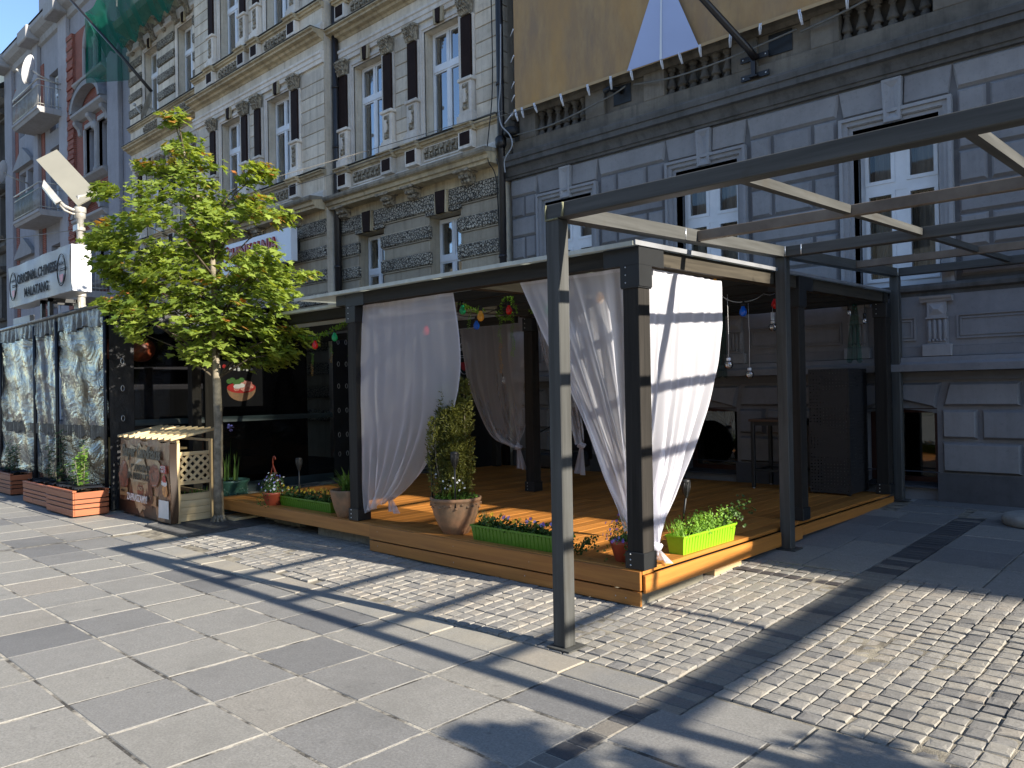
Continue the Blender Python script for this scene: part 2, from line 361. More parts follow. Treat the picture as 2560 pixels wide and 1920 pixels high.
M['slab'] = slabmat('grey_granite_slab', (.24, .232, .214))
M['slab_sand'] = slabmat('sandy_border_slab', (.262, .252, .228), .12, .35)
M['slab_far'] = slabmat('far_granite_slab', (.25, .24, .22), .2)  # granite slabs towards the wall, almost the tone of the near ones
M['sett'] = slabmat('pale_granite_sett', (.27, .255, .228), .22)
M['sett_dark'] = slabmat('dark_basalt_sett', (.055, .05, .052), .15)
M['strip'] = slabmat('basalt_strip_stone', (.18, .172, .155), .35)
M['strip_dark'] = slabmat('dark_strip_stone', (.075, .075, .078), .3)
def bedmat():
    t = NT('pale_sand_joint'); a = t.noise(3, 5, .7); b = t.noise(70, 3, .7)
    col = t.mix(t.ramp(a, [(.42, (0,)*3), (.58, (1,)*3)]), (.07, .066, .06), (.42, .39, .33))
    return t.done(t.pbr(col, .95, 0, t.bump(b, .8, .01), .1))
M['bed'] = bedmat()
M['sandbed'] = mk('sand_between_setts', (.30, .27, .21), .95, .55, 9, bs=120, bst=.7, bd=.008, c2=(.07, .063, .055), spec=.1)
def farground():
    t = NT('street_paving'); b = t.n('ShaderNodeTexBrick'); b.offset = 0; b.inputs['Scale'].default_value = 1
    for k, v in (('Color1', (.23, .225, .21, 1)), ('Color2', (.19, .187, .178, 1)), ('Mortar', (.42, .39, .33, 1)), ('Mortar Size', .008), ('Brick Width', .555), ('Row Height', .515)): b.inputs[k].default_value = v
    t.l(t.pos(), b.inputs['Vector']); n = t.noise(5, 5)
    return t.done(t.pbr(t.mix(t.ramp(n, [(.35, (.4,)*3), (.65, (0,)*3)]), b.outputs[0], (.13, .127, .12)), .8, 0, t.bump(t.noise(140, 3), .3, .004), .3))
M['ground'] = farground()
M['iron'] = mk('cast_iron_grate', (.10, .10, .10), .55, .4, 20, metal=.4, bs=60, bst=.2)
M['terra'] = mk('weathered_terracotta', (.31, .165, .09), .85, .6, 6, bs=40, bst=.3, bd=.006, c2=(.16, .12, .08), spec=.15)
M['redplastic'] = mk('brick_red_plastic_pot', (.36, .07, .035), .4, .15, 4, bst=0, spec=.45)
M['lime'] = mk('lime_green_plastic', (.22, .46, .015), .38, .08, 3, bst=0, spec=.45)
M['mossgreen'] = mk('moss_green_plastic', (.085, .21, .012), .4, .1, 3, bst=0, spec=.45)
M['greenglaze'] = mk('dark_green_glazed_ceramic', (.04, .10, .075), .3, .4, 9, bs=25, bst=.5, bd=.02, spec=.5)
M['soil'] = mk('dark_potting_soil', (.025, .018, .012), .95, .5, 40, bs=60, bst=.8, bd=.02, spec=.1)
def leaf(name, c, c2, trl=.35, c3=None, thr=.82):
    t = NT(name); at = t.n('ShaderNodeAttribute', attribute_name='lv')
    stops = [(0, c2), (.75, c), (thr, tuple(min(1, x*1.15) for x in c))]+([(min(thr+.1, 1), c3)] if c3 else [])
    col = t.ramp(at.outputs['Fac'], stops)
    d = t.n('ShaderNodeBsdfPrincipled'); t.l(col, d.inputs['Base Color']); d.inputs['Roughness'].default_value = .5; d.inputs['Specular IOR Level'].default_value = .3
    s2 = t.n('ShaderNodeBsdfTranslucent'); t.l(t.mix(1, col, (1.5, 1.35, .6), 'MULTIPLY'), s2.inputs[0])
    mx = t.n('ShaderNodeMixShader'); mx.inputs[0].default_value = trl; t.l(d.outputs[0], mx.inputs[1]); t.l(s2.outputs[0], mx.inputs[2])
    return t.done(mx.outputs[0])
M['maple'] = leaf('maple_leaf', (.27, .345, .07), (.11, .18, .035), .5, (.42, .16, .05), .9)
M['yew'] = leaf('yew_needles', (.12, .125, .022), (.035, .045, .012), .2)
M['grass'] = leaf('blade_leaf', (.14, .24, .05), (.04, .10, .02), .3)
M['herb'] = leaf('bright_herb_leaf', (.20, .36, .05), (.07, .17, .025), .35)
M['darkleaf'] = leaf('dark_bedding_leaf', (.07, .13, .03), (.02, .05, .012), .25)
M['ivy'] = leaf('artificial_ivy', (.15, .30, .03), (.05, .12, .015), .3, (.30, .17, .05), .85)
M['darkbark'] = mk('dark_twig_bark', (.085, .07, .05), .9, .4, 12, bs=30, bst=.3, spec=.1)
M['bark'] = mk('grey_maple_bark', (.25, .215, .16), .9, .5, 12, bs=30, bst=.6, bd=.015, spec=.1)
for nm, c in (('violet', (.22, .12, .5)), ('yellow', (.8, .5, .02)), ('whitepetal', (.8, .8, .78)), ('lilac', (.38, .32, .7))): M[nm] = mk(nm+'_petal', c, .6, .2, 30, bst=0)
def bulb(name, c):
    t = NT(name); p = t.n('ShaderNodeBsdfPrincipled'); p.inputs['Base Color'].default_value = (*c, 1); p.inputs['Roughness'].default_value = .08; p.inputs['Coat Weight'].default_value = .5
    tl = t.n('ShaderNodeBsdfTranslucent'); tl.inputs[0].default_value = (*c, 1); mx = t.n('ShaderNodeMixShader'); mx.inputs[0].default_value = .3; t.l(p.outputs[0], mx.inputs[1]); t.l(tl.outputs[0], mx.inputs[2]); return t.done(mx.outputs[0])
M['b_red'] = bulb('red_bulb_glass', (.75, .02, .02)); M['b_blue'] = bulb('blue_bulb_glass', (.01, .16, .8)); M['b_green'] = bulb('green_bulb_glass', (.01, .45, .18)); M['b_amber'] = bulb('amber_bulb_glass', (.8, .42, .05))
M['clearglass'] = glass('clear_globe_glass', (1, 1, 1), None, .15, .03, .93)
M['rubber'] = mk('black_rubber', (.01, .01, .01), .6, .2, 5, bst=0)
def vinyl(name, tint, gl, rough, bst, dens, bsc=2.2, dirt=0):
    t = NT(name); a = t.noise(1, 5, .6, t.mapv((bsc, bsc, bsc*2.1)), 1.2); b = t.noise(1, 3, .6, t.mapv((bsc*6, bsc*6, bsc*9)), .8)
    hh = t.math('ADD', a, t.math('MULTIPLY', b, .10)); nrm = t.bump(hh, bst, .12)
    g = t.n('ShaderNodeBsdfGlossy'); g.inputs[0].default_value = (*tint, 1); g.inputs['Roughness'].default_value = rough; t.l(nrm, g.inputs['Normal'])
    tr = t.n('ShaderNodeBsdfTransparent'); tr.inputs[0].default_value = (dens, dens, dens, 1)
    f = t.n('ShaderNodeFresnel'); f.inputs[0].default_value = 1.5; t.l(nrm, f.inputs['Normal'])
    m2 = t.n('ShaderNodeMixShader'); t.l(t.math('MINIMUM', t.math('ADD', f.outputs[0], gl), .95), m2.inputs[0]); t.l(tr.outputs[0], m2.inputs[1]); t.l(g.outputs[0], m2.inputs[2])
    out = m2.outputs[0]
    if dirt:
        df = t.n('ShaderNodeBsdfDiffuse'); df.inputs[0].default_value = (.6, .58, .5, 1); m3 = t.n('ShaderNodeMixShader'); m3.inputs[0].default_value = dirt; t.l(out, m3.inputs[1]); t.l(df.outputs[0], m3.inputs[2]); out = m3.outputs[0]
    return t.done(out)
M['vinyl'] = vinyl('crumpled_clear_vinyl', (1, .95, .84), .04, .05, .6, .5, 1.3, .012)
M['vinyl_side'] = vinyl('smooth_clear_vinyl', (.9, .92, .95), .02, .03, .06, .8, .8)
M['tarp'] = mk('black_tarpaulin', (.012, .013, .016), .4, .3, 3, bs=7, bst=.4, bd=.03, spec=.5)
M['tarp_band'] = mk('dark_teal_tarpaulin_band', (.03, .045, .05), .4, .3, 3, bs=8, bst=.3, bd=.02, spec=.5)
M['grey_tarp'] = mk('grey_pvc_valance', (.10, .105, .10), .35, .4, 5, bs=10, bst=.7, bd=.04, spec=.5)
M['signgrey'] = mk('grey_banner_pvc', (.36, .36, .35), .45, .12, 2, bs=3, bst=.4, bd=.05, spec=.25)
M['signwhite'] = mk('white_sign_plastic', (.72, .73, .76), .35, .06, 2, bst=0, spec=.45)
M['signblack'] = mk('black_sign_print', (.012, .012, .012), .8, .1, 2, bst=0)
M['signred'] = mk('dull_red_sign_print', (.33, .02, .018), .4, .1, 2, bst=0)
M['logored'] = mk('logo_red_print', (.5, .04, .05), .4, .1, 2, bst=0)
M['logogrey'] = mk('logo_white_print', (.6, .6, .6), .5, .1, 2, bst=0)
M['lampgrey'] = mk('grey_painted_lamp_metal', (.42, .42, .40), .4, .25, 4, metal=.2, bst=.05, c2=(.30, .27, .22))
M['lampcream'] = mk('cream_panel_underside', (.24, .23, .19), .45, .08, 2, bst=0)
def bannermat():
    t = NT('tan_mesh_banner'); a = t.noise(1, 6, .65, t.mapv((1.4, 1.4, .45))); b = t.noise(1, 5, .7, t.mapv((5, 5, 1.6)))
    col = t.mix(t.ramp(a, [(.32, (0,)*3), (.68, (1,)*3)]), (.27, .185, .115), (.44, .255, .095))
    col = t.mix(t.ramp(b, [(.45, (0,)*3), (.75, (.55,)*3)]), col, (.48, .32, .15))
    return t.done(t.pbr(col, .7, 0, t.bump(t.noise(2, 2), .1, .03), .2))
M['banner'] = bannermat()
M['bannerwhite'] = mk('pale_banner_print', (.42, .48, .68), .6, .05, 1.5, bst=0, spec=.2)
M['palecable'] = mk('pale_grey_cable', (.33, .34, .36), .6, .1, 9, bst=0)
M['rope'] = mk('white_nylon_rope', (.7, .72, .78), .6, .1, 9, bst=0)
M['cable'] = mk('grey_cable_sheath', (.16, .15, .13), .6, .2, 9, bst=0)
M['pipe'] = mk('black_downpipe_paint', (.016, .013, .013), .4, .4, 6, bst=.05, spec=.45)
M['roof'] = mk('dark_roof_sheet', (.10, .095, .09), .7, .3, 2, bst=.2)
M['sunstone'] = stucco('pale_dormer_render', (.62, .58, .46), (.4, .35, .27), streak=.4)
M['concrete'] = mk('pale_concrete', (.34, .33, .30), .9, .3, 8, bs=50, bst=.4, bd=.008)
def postermat():
    t = NT('brown_menu_print'); a = t.noise(3.2, 6, .7, None, .8); b = t.noise(11, 5, .7, None, .5)
    col = t.ramp(a, [(.25, (.03, .018, .012)), (.42, (.13, .06, .03)), (.52, (.30, .17, .085)), (.62, (.42, .28, .15)), (.75, (.12, .05, .025))])
    col = t.mix(t.ramp(b, [(.5, (0,)*3), (.72, (.75,)*3)]), col, (.22, .05, .025))
    return t.done(t.pbr(col, .35, 0, t.bump(t.noise(4, 4), .25, .03), .4))
M['poster'] = postermat()
M['p_cream'] = mk('poster_parchment_print', (.45, .33, .19), .4, .4, 6, bst=0, c2=(.30, .19, .10))
M['p_dark'] = mk('poster_dark_print', (.022, .013, .009), .4, .3, 6, bst=0)
M['p_rust'] = mk('poster_rust_print', (.24, .055, .022), .4, .6, 16, bst=0, c2=(.08, .02, .01))
M['p_orange'] = mk('poster_orange_food_print', (.62, .30, .08), .4, .5, 22, bst=0, c2=(.35, .12, .03))
M['p_red'] = mk('poster_red_print', (.42, .02, .02), .4, .2, 6, bst=0)
M['p_tan'] = mk('poster_tan_print', (.36, .22, .10), .4, .2, 6, bst=0)
M['p_white'] = mk('poster_white_print', (.70, .70, .68), .4, .1, 6, bst=0)
M['meat'] = mk('soup_bowl_print', (.62, .32, .26), .5, .5, 30, bst=0, c2=(.4, .08, .06))
M['paint_yellow'] = mk('pale_yellow_board', (.50, .42, .20), .6, .15, 3, bst=0)
# ---------------------------------------------------------------- ground and paving
def slope_sheet(xs, ys, dz):
    mb = MB(); n = len(xs)
    mb.add([(x, y, gr(y)+dz) for y in ys for x in xs], [(j*n+i, j*n+i+1, (j+1)*n+i+1, (j+1)*n+i) for j in range(len(ys)-1) for i in range(n-1)])
    return mb
struct('ground', slope_sheet([-400, -16.2, 3, 300], [-300, -3, .3, 3.7, 12, 300], -.035), M['ground'])
pav = bpy.data.objects.new('pavement', None); COL.objects.link(pav); pav['kind'] = 'structure'
part('joint_bed', slope_sheet([-16.2, 4.2], [.25, 3.0, 3.4], -.004), M['bed'], pav)
part('sand_bed', slope_sheet([-9.7, 4.2], [3.4, 3.7, 6.47], -.009), M['sandbed'], pav)
part('rear_bed', slope_sheet([-9.7, 4.2], [6.47, 10.3], -.012), M['sandbed'], pav)
part('side_bed', slope_sheet([-16.2, -9.7], [3.4, 3.7, 6.47, 10.3], -.012), M['bed'], pav)
def slab_piece(name, x0, x1, y0, y1, mat, c=.004, lift=0., g=.0085, tilt=.002, th=.03):
    cx, cy = (x0+x1)/2, (y0+y1)/2; j = lambda: random.uniform(-.0015, .0015)
    hx, hy = (x1-x0)/2-g+2*j(), (y1-y0)/2-g+2*j(); cx += j(); cy += j(); lift += random.uniform(-.0025, .0015); ta, tb = random.uniform(-tilt, tilt), random.uniform(-tilt, tilt)
    t = lambda x, y, z: (cx+x, cy+y, gr(cy+y)+lift+z+ta*x+tb*y)
    vs = [t(-hx, -hy, -th), t(hx, -hy, -th), t(hx, hy, -th), t(-hx, hy, -th), t(-hx, -hy, -c), t(hx, -hy, -c), t(hx, hy, -c), t(-hx, hy, -c),
          t(-hx+c, -hy+c, 0), t(hx-c, -hy+c, 0), t(hx-c, hy-c, 0), t(-hx+c, hy-c, 0)]
    fs = [(0, 1, 5, 4), (1, 2, 6, 5), (2, 3, 7, 6), (3, 0, 4, 7), (4, 5, 9, 8), (5, 6, 10, 9), (6, 7, 11, 10), (7, 4, 8, 11), (8, 9, 10, 11)]
    return part(name, MB().add(vs, fs), mat, pav)
ylines = [.36, .87, 1.385, 1.905, 2.42, 2.93, 3.405]
for j in range(len(ylines)-1):
    y0, y1 = ylines[j], ylines[j+1]
    k = 0; x = -2.335
    while x > -9.55:                                  # left of the narrow strip up to the drain
        x0 = max(x-.553, -9.62)
        if x0-(-9.62) < .2: x0 = -9.62
        slab_piece('slab', x0, x, y0, y1, M['slab']); x = x0
    x = -9.71
    while x > -16:                                    # left of the drain
        slab_piece('slab', x-.62, x, y0+.05, y1+.05, M['slab']); x -= .62
    x = -2.205
    while x < 1.5:                                    # right of the narrow strip
        slab_piece('slab', x, x+.57, y0-.03, y1-.04, M['slab']); x += .57
x = -2.36
while x > -9.5: slab_piece('border_slab', x-.553, x, 3.405, 3.665, M['slab_sand']); x -= .553
x = -2.105
while x < 1.5: slab_piece('border_slab', x, x+.57, 3.35, 3.665, M['slab']); x += .57
for x, y in [(-9.71-.62*i, 3.455+.5*j) for i in range(10) for j in range(3)]:
    slab_piece('slab', x-.62, x, y, y+.5, M['slab_sand'] if x > -11.5 else M['slab'])
part('drain_channel', MB().box(-9.712, -9.695, .3, 3.4, -.02, .001).box(-9.635, -9.618, .3, 3.4, -.02, .001), M['iron'], pav)
part('drain_channel_bed', MB().box(-9.695, -9.635, .3, 3.4, -.03, -.012), M['strip_dark'], pav)
y = 3.33
k = 0
while y > .3:                                         # narrow strip towards the camera
    h = (.145, .10, .165, .15)[k % 4]; slab_piece('strip_stone', -2.335, -2.205, y-h, y, M['strip_dark'] if k % 4 in (0, 3) else M['strip'], g=.005); y -= h; k += 1
y = 3.35
while y < 9.2:                                        # wide strip towards the wall
    h = random.uniform(.085, .115); slab_piece('strip_stone', -2.355, -2.105, y, y+h, M['strip_dark'] if y > 6.5 and random.random() < .8 else M['strip'], g=.004); y += h
yy = [6.48, 7.02, 7.62, 8.2, 8.75, 9.3]
for j in range(5):
    for x0, x1 in ((-4.3, -3.78), (-3.78, -3.3), (-3.3, -2.835), (-2.835, -2.36), (-2.1, -1.52), (-1.52, -.95), (-.95, -.38), (-.38, .2), (.2, .8), (.8, 1.4)):
        off = .15 if int(x0*10) % 2 else 0
        slab_piece('slab', x0, x1, yy[j]+off*(j > 0), yy[j+1]+off*(j < 4), M['slab_far'], g=.006)
slab_piece('footing_slab', -3.0, 4.0, 9.75, 10.2, M['slab_far'], lift=.008, tilt=0)
for x0 in (-3.0, -2.3, -1.7, -1.0, -.4): slab_piece('rough_slab', x0, x0+.62, 9.33, 9.74, M['slab_far'], tilt=.008)
# granite setts: the largest in view are pieces, the others one part
def sett_mesh(seed):
    rnd = random.Random(seed); h = .0488; c = .011
    t = lambda x, y, z: (x+rnd.uniform(-.003, .003), y+rnd.uniform(-.003, .003), z+rnd.uniform(-.0015, .0015))
    a = [(-h, -h), (h, -h), (h, h), (-h, h)]
    vs = [(x, y, -.05) for x, y in a]+[t(x, y, -.007) for x, y in a]+[t(x*.93, y*.93, -.001) for x, y in a]+[t(x*.55, y*.55, .0012) for x, y in a]
    fs = [(i, (i+1) % 4, 4+(i+1) % 4, 4+i) for i in range(4)]+[(4+i, 4+(i+1) % 4, 8+(i+1) % 4, 8+i) for i in range(4)]+[(8+i, 8+(i+1) % 4, 12+(i+1) % 4, 12+i) for i in range(4)]+[(12, 13, 14, 15)]
    return MB().add(vs, fs, False)
protos = [sett_mesh(s) for s in range(9)]
pmeshes = []
for p in protos: me = p.mesh('sett'); me.materials.append(M['sett']); pmeshes.append(me)
cells = []
for i in range(62):
    for j in range(29):
        cx = -2.36-.108*(i+.5); cy = 3.68+.1025*(j+.5)
        if cx < -8.85 or cy > 6.47 or (cx < -3.45 and cy > 4.95): continue
        if cx < -5 and cy < 3.78 and random.random() < .35: continue
        cells.append((cx, cy))
for i in range(34):
    for j in range(28):
        cells.append((-2.1+.108*(i+.5), 3.68+.1025*(j+.5)))
def near(c): 
    dx, dy = c; d = -dx*.0+0; f = -.688*dx+.725*dy; s = .725*dx+.688*dy
    return (f if abs(s) < f*.66 and f > 0 else f+50)
cells.sort(key=near)
rest = MB()
for q, (cx, cy) in enumerate(cells):
    wob = .004*math.sin(cx*3.1+cy*2)+.004*math.sin(cy*4.3-cx*1.7)
    zz = gr(cy)+random.uniform(-.003, .004)+wob
    jx, jy = cx+random.uniform(-.004, .004), cy+random.uniform(-.004, .004)
    k = random.randrange(9); rz = random.choice((0, 1, 2, 3))*math.pi/2+random.uniform(-.035, .035)
    rx, ry = random.uniform(-.022, .022)+.033, random.uniform(-.022, .022)
    dark = 6.07 < cy < 6.19 and cx < -2.4
    if q < 300 or dark:
        o = shared('sett', pmeshes[k], (jx, jy, zz), pav, (rx, ry, rz))
        if dark:
            o.data = pmeshes[k].copy(); o.data.materials[0] = M['sett_dark']
    else:
        c, s_ = math.cos(rz), math.sin(rz)
        rest.add([(jx+v[0]*c-v[1]*s_, jy+v[0]*s_+v[1]*c, zz+v[2]+rx*(v[0]*s_+v[1]*c)-ry*(v[0]*c-v[1]*s_)) for v in protos[k].v], protos[k].f)
me = rest.mesh('further_setts')
ob = part('further_setts', rest, M['sett'], pav, kind='stuff')
# colour of each joined sett: random per island
def island_mat():
    t = NT('pale_granite_setts_joined'); g = t.n('ShaderNodeNewGeometry'); fine = t.noise(75, 4, .8); c = (.27, .255, .228)
    col = t.mix(t.ramp(fine, [(.3, (0,)*3), (.7, (1,)*3)]), tuple(x*.66 for x in c), tuple(x*1.3 for x in c))
    col = t.mix(1, col, t.ramp(g.outputs['Random Per Island'], [(0, (.78, .79, .83)), (.5, (1, 1, 1)), (1, (1.05, 1, .95))]), 'MULTIPLY')
    col = t.mix(t.ramp(t.noise(14, 5), [(.35, (.3,)*3), (.62, (0,)*3)]), col, tuple(x*.72 for x in c))
    return t.done(t.pbr(col, .78, 0, t.bump(fine, .35, .004), .3))
ob.data.materials[0] = island_mat()
# tree grate
gt = thing('tree_grate', 'square cast iron grate in the paving round the street tree', 'grate', (-9.35, 4.5, .03))
part('grate_frame', MB().box(-9.95, -8.75, 3.92, 3.95, .0, .032).box(-9.95, -8.75, 5.05, 5.08, .03, .062).box(-9.95, -9.92, 3.95, 5.05, .01, .045).box(-8.78, -8.75, 3.95, 5.05, .01, .045), M['iron'], gt)
part('grate_bed', MB().quad((-9.92, 3.95, .012), (-8.78, 3.95, .012), (-8.78, 5.05, .048), (-9.92, 5.05, .048)), M['soil'], gt)
for i in range(44):
    x = -9.905+i*.0257
    a = MB().add([(x, 3.95, .028), (x+.013, 3.95, .028), (x+.013, 5.05, .062), (x, 5.05, .062), (x, 3.95, .012), (x+.013, 3.95, .012), (x+.013, 5.05, .045), (x, 5.05, .045)], [(0, 1, 2, 3), (4, 5, 1, 0), (0, 3, 7, 4), (1, 5, 6, 2)])
    part('bar', a, M['iron'], gt)
# round concrete foot at the right edge
cb = MB().lathe(-1.62, 9.2, [(.30, .18), (.32, .2), (.325, .25), (.31, .275), (.27, .287), (.0, .29)], 22, True, False, .012)
single('parasol_foot', cb, M['concrete'], 'pale round concrete parasol foot lying before the grey plinth', 'parasol foot', loc=(-1.62, 9.2, .18))
# ---------------------------------------------------------------- grey rusticated building
GY = 10.12                                            # face of the rusticated blocks
gb = thing('grey_building', 'blue grey painted building with rusticated blocks beside the cream tenement', 'building', (-4, 11, .2))
GC = [-8.29, -5.735, -3.185, -.63, 1.92]              # window axes
def holes_wall(x0, x1, z0, z1, y, depth, holes):
    mb = MB(); xs = sorted({x0, x1, *[h[0] for h in holes], *[h[1] for h in holes]}); zs = sorted({z0, z1, *[h[2] for h in holes], *[h[3] for h in holes]})
    for a, b in zip(xs, xs[1:]):
        for c, d in zip(zs, zs[1:]):
            if any(h[0] < (a+b)/2 < h[1] and h[2] < (c+d)/2 < h[3] for h in holes): continue
            mb.quad((a, y, c), (b, y, c), (b, y, d), (a, y, d))
    for a, b, c, d in holes:
        e = y+depth
        mb.quad((a, y, c), (a, e, c), (a, e, d), (a, y, d)[:3] if 0 else (a, y, d)).quad((b, e, c), (b, y, c), (b, y, d), (b, e, d)).quad((a, y, d), (a, e, d), (b, e, d), (b, y, d)).quad((a, e, c), (a, y, c), (b, y, c), (b, e, c))
    return mb
def raised(poly, y, d=.035, bev=.028):                # bevelled raised block on a wall facing -y, poly in (x,z) ccw
    n = len(poly); cx = sum(p[0] for p in poly)/n; cz = sum(p[1] for p in poly)/n
    inn = []
    for i in range(n):
        p0, p1, p2 = Vector(poly[i-1]), Vector(poly[i]), Vector(poly[(i+1) % n])
        e1 = (p1-p0).normalized(); e2 = (p2-p1).normalized(); n1 = Vector((-e1.y, e1.x)); n2 = Vector((-e2.y, e2.x)); b = (n1+n2); b = b/max(.3, b.length_squared/2)*1.0
        inn.append((p1.x+b.x*bev, p1.y+b.y*bev))
    vs = [(p[0], y+d, p[1]) for p in poly]+[(p[0], y, p[1]) for p in inn]
    return MB().add(vs, [(i, (i+1) % n, n+(i+1) % n, n+i) for i in range(n)]+[tuple(range(n, 2*n))])
TOPZ = 15.1
holes = [(c-.49, c+.49, 2.74, 4.76) for c in GC]
XL, XR = -9.56, 3.2
part('wall', holes_wall(XL, XR, 2.7, 5.3, GY+.035, .3, holes), M['grey_groove'], gb)
part('lower_wall', holes_wall(XL, XR, .0, 2.7, GY+.035, .3, [(c-.405, c+.405, .36, 1.30) for c in GC]), M['grey_stucco'], gb)
part('upper_wall', MB().box(XL, XR, GY+.14, GY+6, 5.6, TOPZ).box(XL, XR, GY+.9, GY+6, 0, 5.6).box(XL, XL+.02, GY+.1, GY+.9, 0, 5.6).box(XR-.02, XR, GY+.1, GY+.9, 0, 5.6), M['grey_cornice'], gb)
part('roof_cornice', MB().prism_x([(GY+.2, TOPZ-.6), (GY-.1, TOPZ-.5), (GY-.15, TOPZ-.3), (GY-.5, TOPZ-.2), (GY-.55, TOPZ), (GY+.2, TOPZ+.05)], XL, XR), M['grey_cornice'], gb)
part('roof', MB().quad((XL, GY-.5, TOPZ+.06), (XR, GY-.5, TOPZ+.06), (XR, GY+5, TOPZ+.5), (XL, GY+5, TOPZ+.5)), M['roof'], gb)
rows = [(4.975, 5.275, 'v'), (4.615, 4.955, 3), (4.27, 4.595, 1), (3.885, 4.25, 3), (3.535, 3.865, 1), (3.15, 3.515, 3), (2.815, 3.13, 1)]
g = .02
bays = [(XL, GC[0]-.64)]+[(GC[i]+.64, GC[i+1]-.64) for i in range(len(GC)-1)]+[(GC[-1]+.64, XR)]
for bi, (a, b) in enumerate(bays):
    end0, end1 = bi == 0, bi == len(bays)-1
    for z0, z1, kind in rows:
        if kind == 'v':
            la, lb = (a if end0 else a+.06), (b if end1 else b-.06)
            p = [(la+(0 if end0 else .03), z0), (lb-(0 if end1 else .03), z0), (lb+(0 if end1 else .03), z1), (la-(0 if end0 else .03), z1)]
            p = [(a+(0 if end0 else .05), z0), (b-(0 if end1 else .05), z0), (b+(0 if end1 else -.0), z1), (a-(0 if end0 else -.0), z1)]
            part('stone_block', raised(p, GY), M['grey_stucco'], gb); continue
        if kind == 1 or end0 and kind == 1: cuts = [a+.03*(not end0), b-.03*(not end1)]
        elif end0: cuts = [a, (a+b)/2, b-.03]
        elif end1: cuts = [a+.03, (a+b)/2, b]
        else: cuts = [a+.03, a+.36, b-.36, b-.03]
        for u, v in zip(cuts, cuts[1:]): part('stone_block', raised([(u+g, z0), (v-g, z0), (v-g, z1), (u+g, z1)], GY), M['grey_stucco'], gb)
def upper_window(c):
    # voussoirs, keystone and moulded surround
    for sgn in (-1, 1):
        p = [(c+sgn*.11, 4.94), (c+sgn*.60, 4.94), (c+sgn*.655, 5.275), (c+sgn*.125, 5.275)]
        if sgn < 0: p = p[::-1]
        part('voussoir', raised(p, GY+.005, .03, .012), M['grey_stucco'], gb)
    k = [(c-.095, 4.755), (c+.095, 4.755), (c+.115, 5.27), (c-.115, 5.27)]
    kin = [(c-.02, 4.86), (c+.02, 4.86), (c+.02, 5.17), (c-.02, 5.17)]; ko = [(c-.072, 4.785), (c+.072, 4.785), (c+.088, 5.24), (c-.088, 5.24)]
    vs = [(p[0], GY+.03, p[1]) for p in k]+[(p[0], GY-.055, p[1]) for p in k]+[(p[0], GY-.055, p[1]) for p in ko]+[(p[0], GY-.022, p[1]) for p in kin]
    fs = [(i, (i+1) % 4, 4+(i+1) % 4, 4+i) for i in range(4)]+[(4+i, 4+(i+1) % 4, 8+(i+1) % 4, 8+i) for i in range(4)]+[(8+i, 8+(i+1) % 4, 12+(i+1) % 4, 12+i) for i in range(4)]+[(12, 13, 14, 15)]
    part('keystone', MB().add(vs, fs), M['grey_light'], gb)
    mb = MB()
    for o, i, f0, f1 in ((.64, .60, GY-.05, GY+.2), (.60, .545, GY-.02, GY+.2), (.545, .535, GY-.005, GY+.2), (.535, .49, GY+.02, GY+.2)):
        t0 = 4.76+(o-.49); t1 = 4.76+(i-.49)
        mb.box(c-o, c-i, f0, f1, 2.76, t0).box(c+i, c+o, f0, f1, 2.76, t0).box(c-i, c+i, f0, f1, t1, t0)
    s = part('window_surround', mb, M['grey_light'], gb)
    y = GY+.24; W = .475; fr = MB()
    fr.box(c-W, c-W+.055, y, y+.07, 2.76, 4.74).box(c+W-.055, c+W, y, y+.07, 2.76, 4.74).box(c-W+.055, c+W-.055, y, y+.07, 4.68, 4.74).box(c-W+.055, c+W-.055, y, y+.07, 2.76, 2.86)
    fr.box(c-W+.055, c+W-.055, y-.012, y+.07, 3.98, 4.08).box(c-.065, c+.065, y-.008, y+.07, 2.86, 3.98).box(c-.065, c+.065, y-.008, y+.07, 4.08, 4.68)
    wn = part('window_frame', fr, M['white'], gb)
    for s2 in (-1, 1):
        for z0, z1 in ((2.86, 3.98), (4.08, 4.68)):
            u, v = (c-W+.055, c-.065) if s2 < 0 else (c+.065, c+W-.055)
            sh = MB().box(u, u+.045, y-.022, y+.05, z0, z1).box(v-.045, v, y-.022, y+.05, z0, z1).box(u+.045, v-.045, y-.022, y+.05, z0, z0+.045).box(u+.045, v-.045, y-.022, y+.05, z1-.045, z1)
            sa = part('sash', sh, M['white'], wn)
            part('pane', MB().quad((u+.045, y+.01, z0+.045), (v-.045, y+.01, z0+.045), (v-.045, y+.01, z1-.045), (u+.045, y+.01, z1-.045)), M['glass_grey'], gb)
            ph = random.random()*6; left = .07 if s2 < 0 else .0
            part('lace_curtain', MB().grid(lambda a, b, u=u, v=v, z0=z0, z1=z1, left=left: (u+left+(v-u-left)*a, y+.14+.014*math.sin(a*34+ph)+.01*math.sin(a*13), z0-.02+(z1-z0+.04)*b), 26, 2), M['lace'], gb)
    part('room_back', MB().box(c-.5, c+.5, y+.5, y+.52, 2.7, 4.8), M['dark'], gb)
    for k2 in range(2):
        xx = c+(.12 if k2 else .36); part('cord', MB().tube([(xx, y+.1, 2.9), (xx+.03, y+.1, 3.5), (xx-.01, y+.1, 4.05), (xx+.02, y+.1, 4.65)], .006, 4), M['lampcream'], gb)
for c in GC[:4]: upper_window(c)
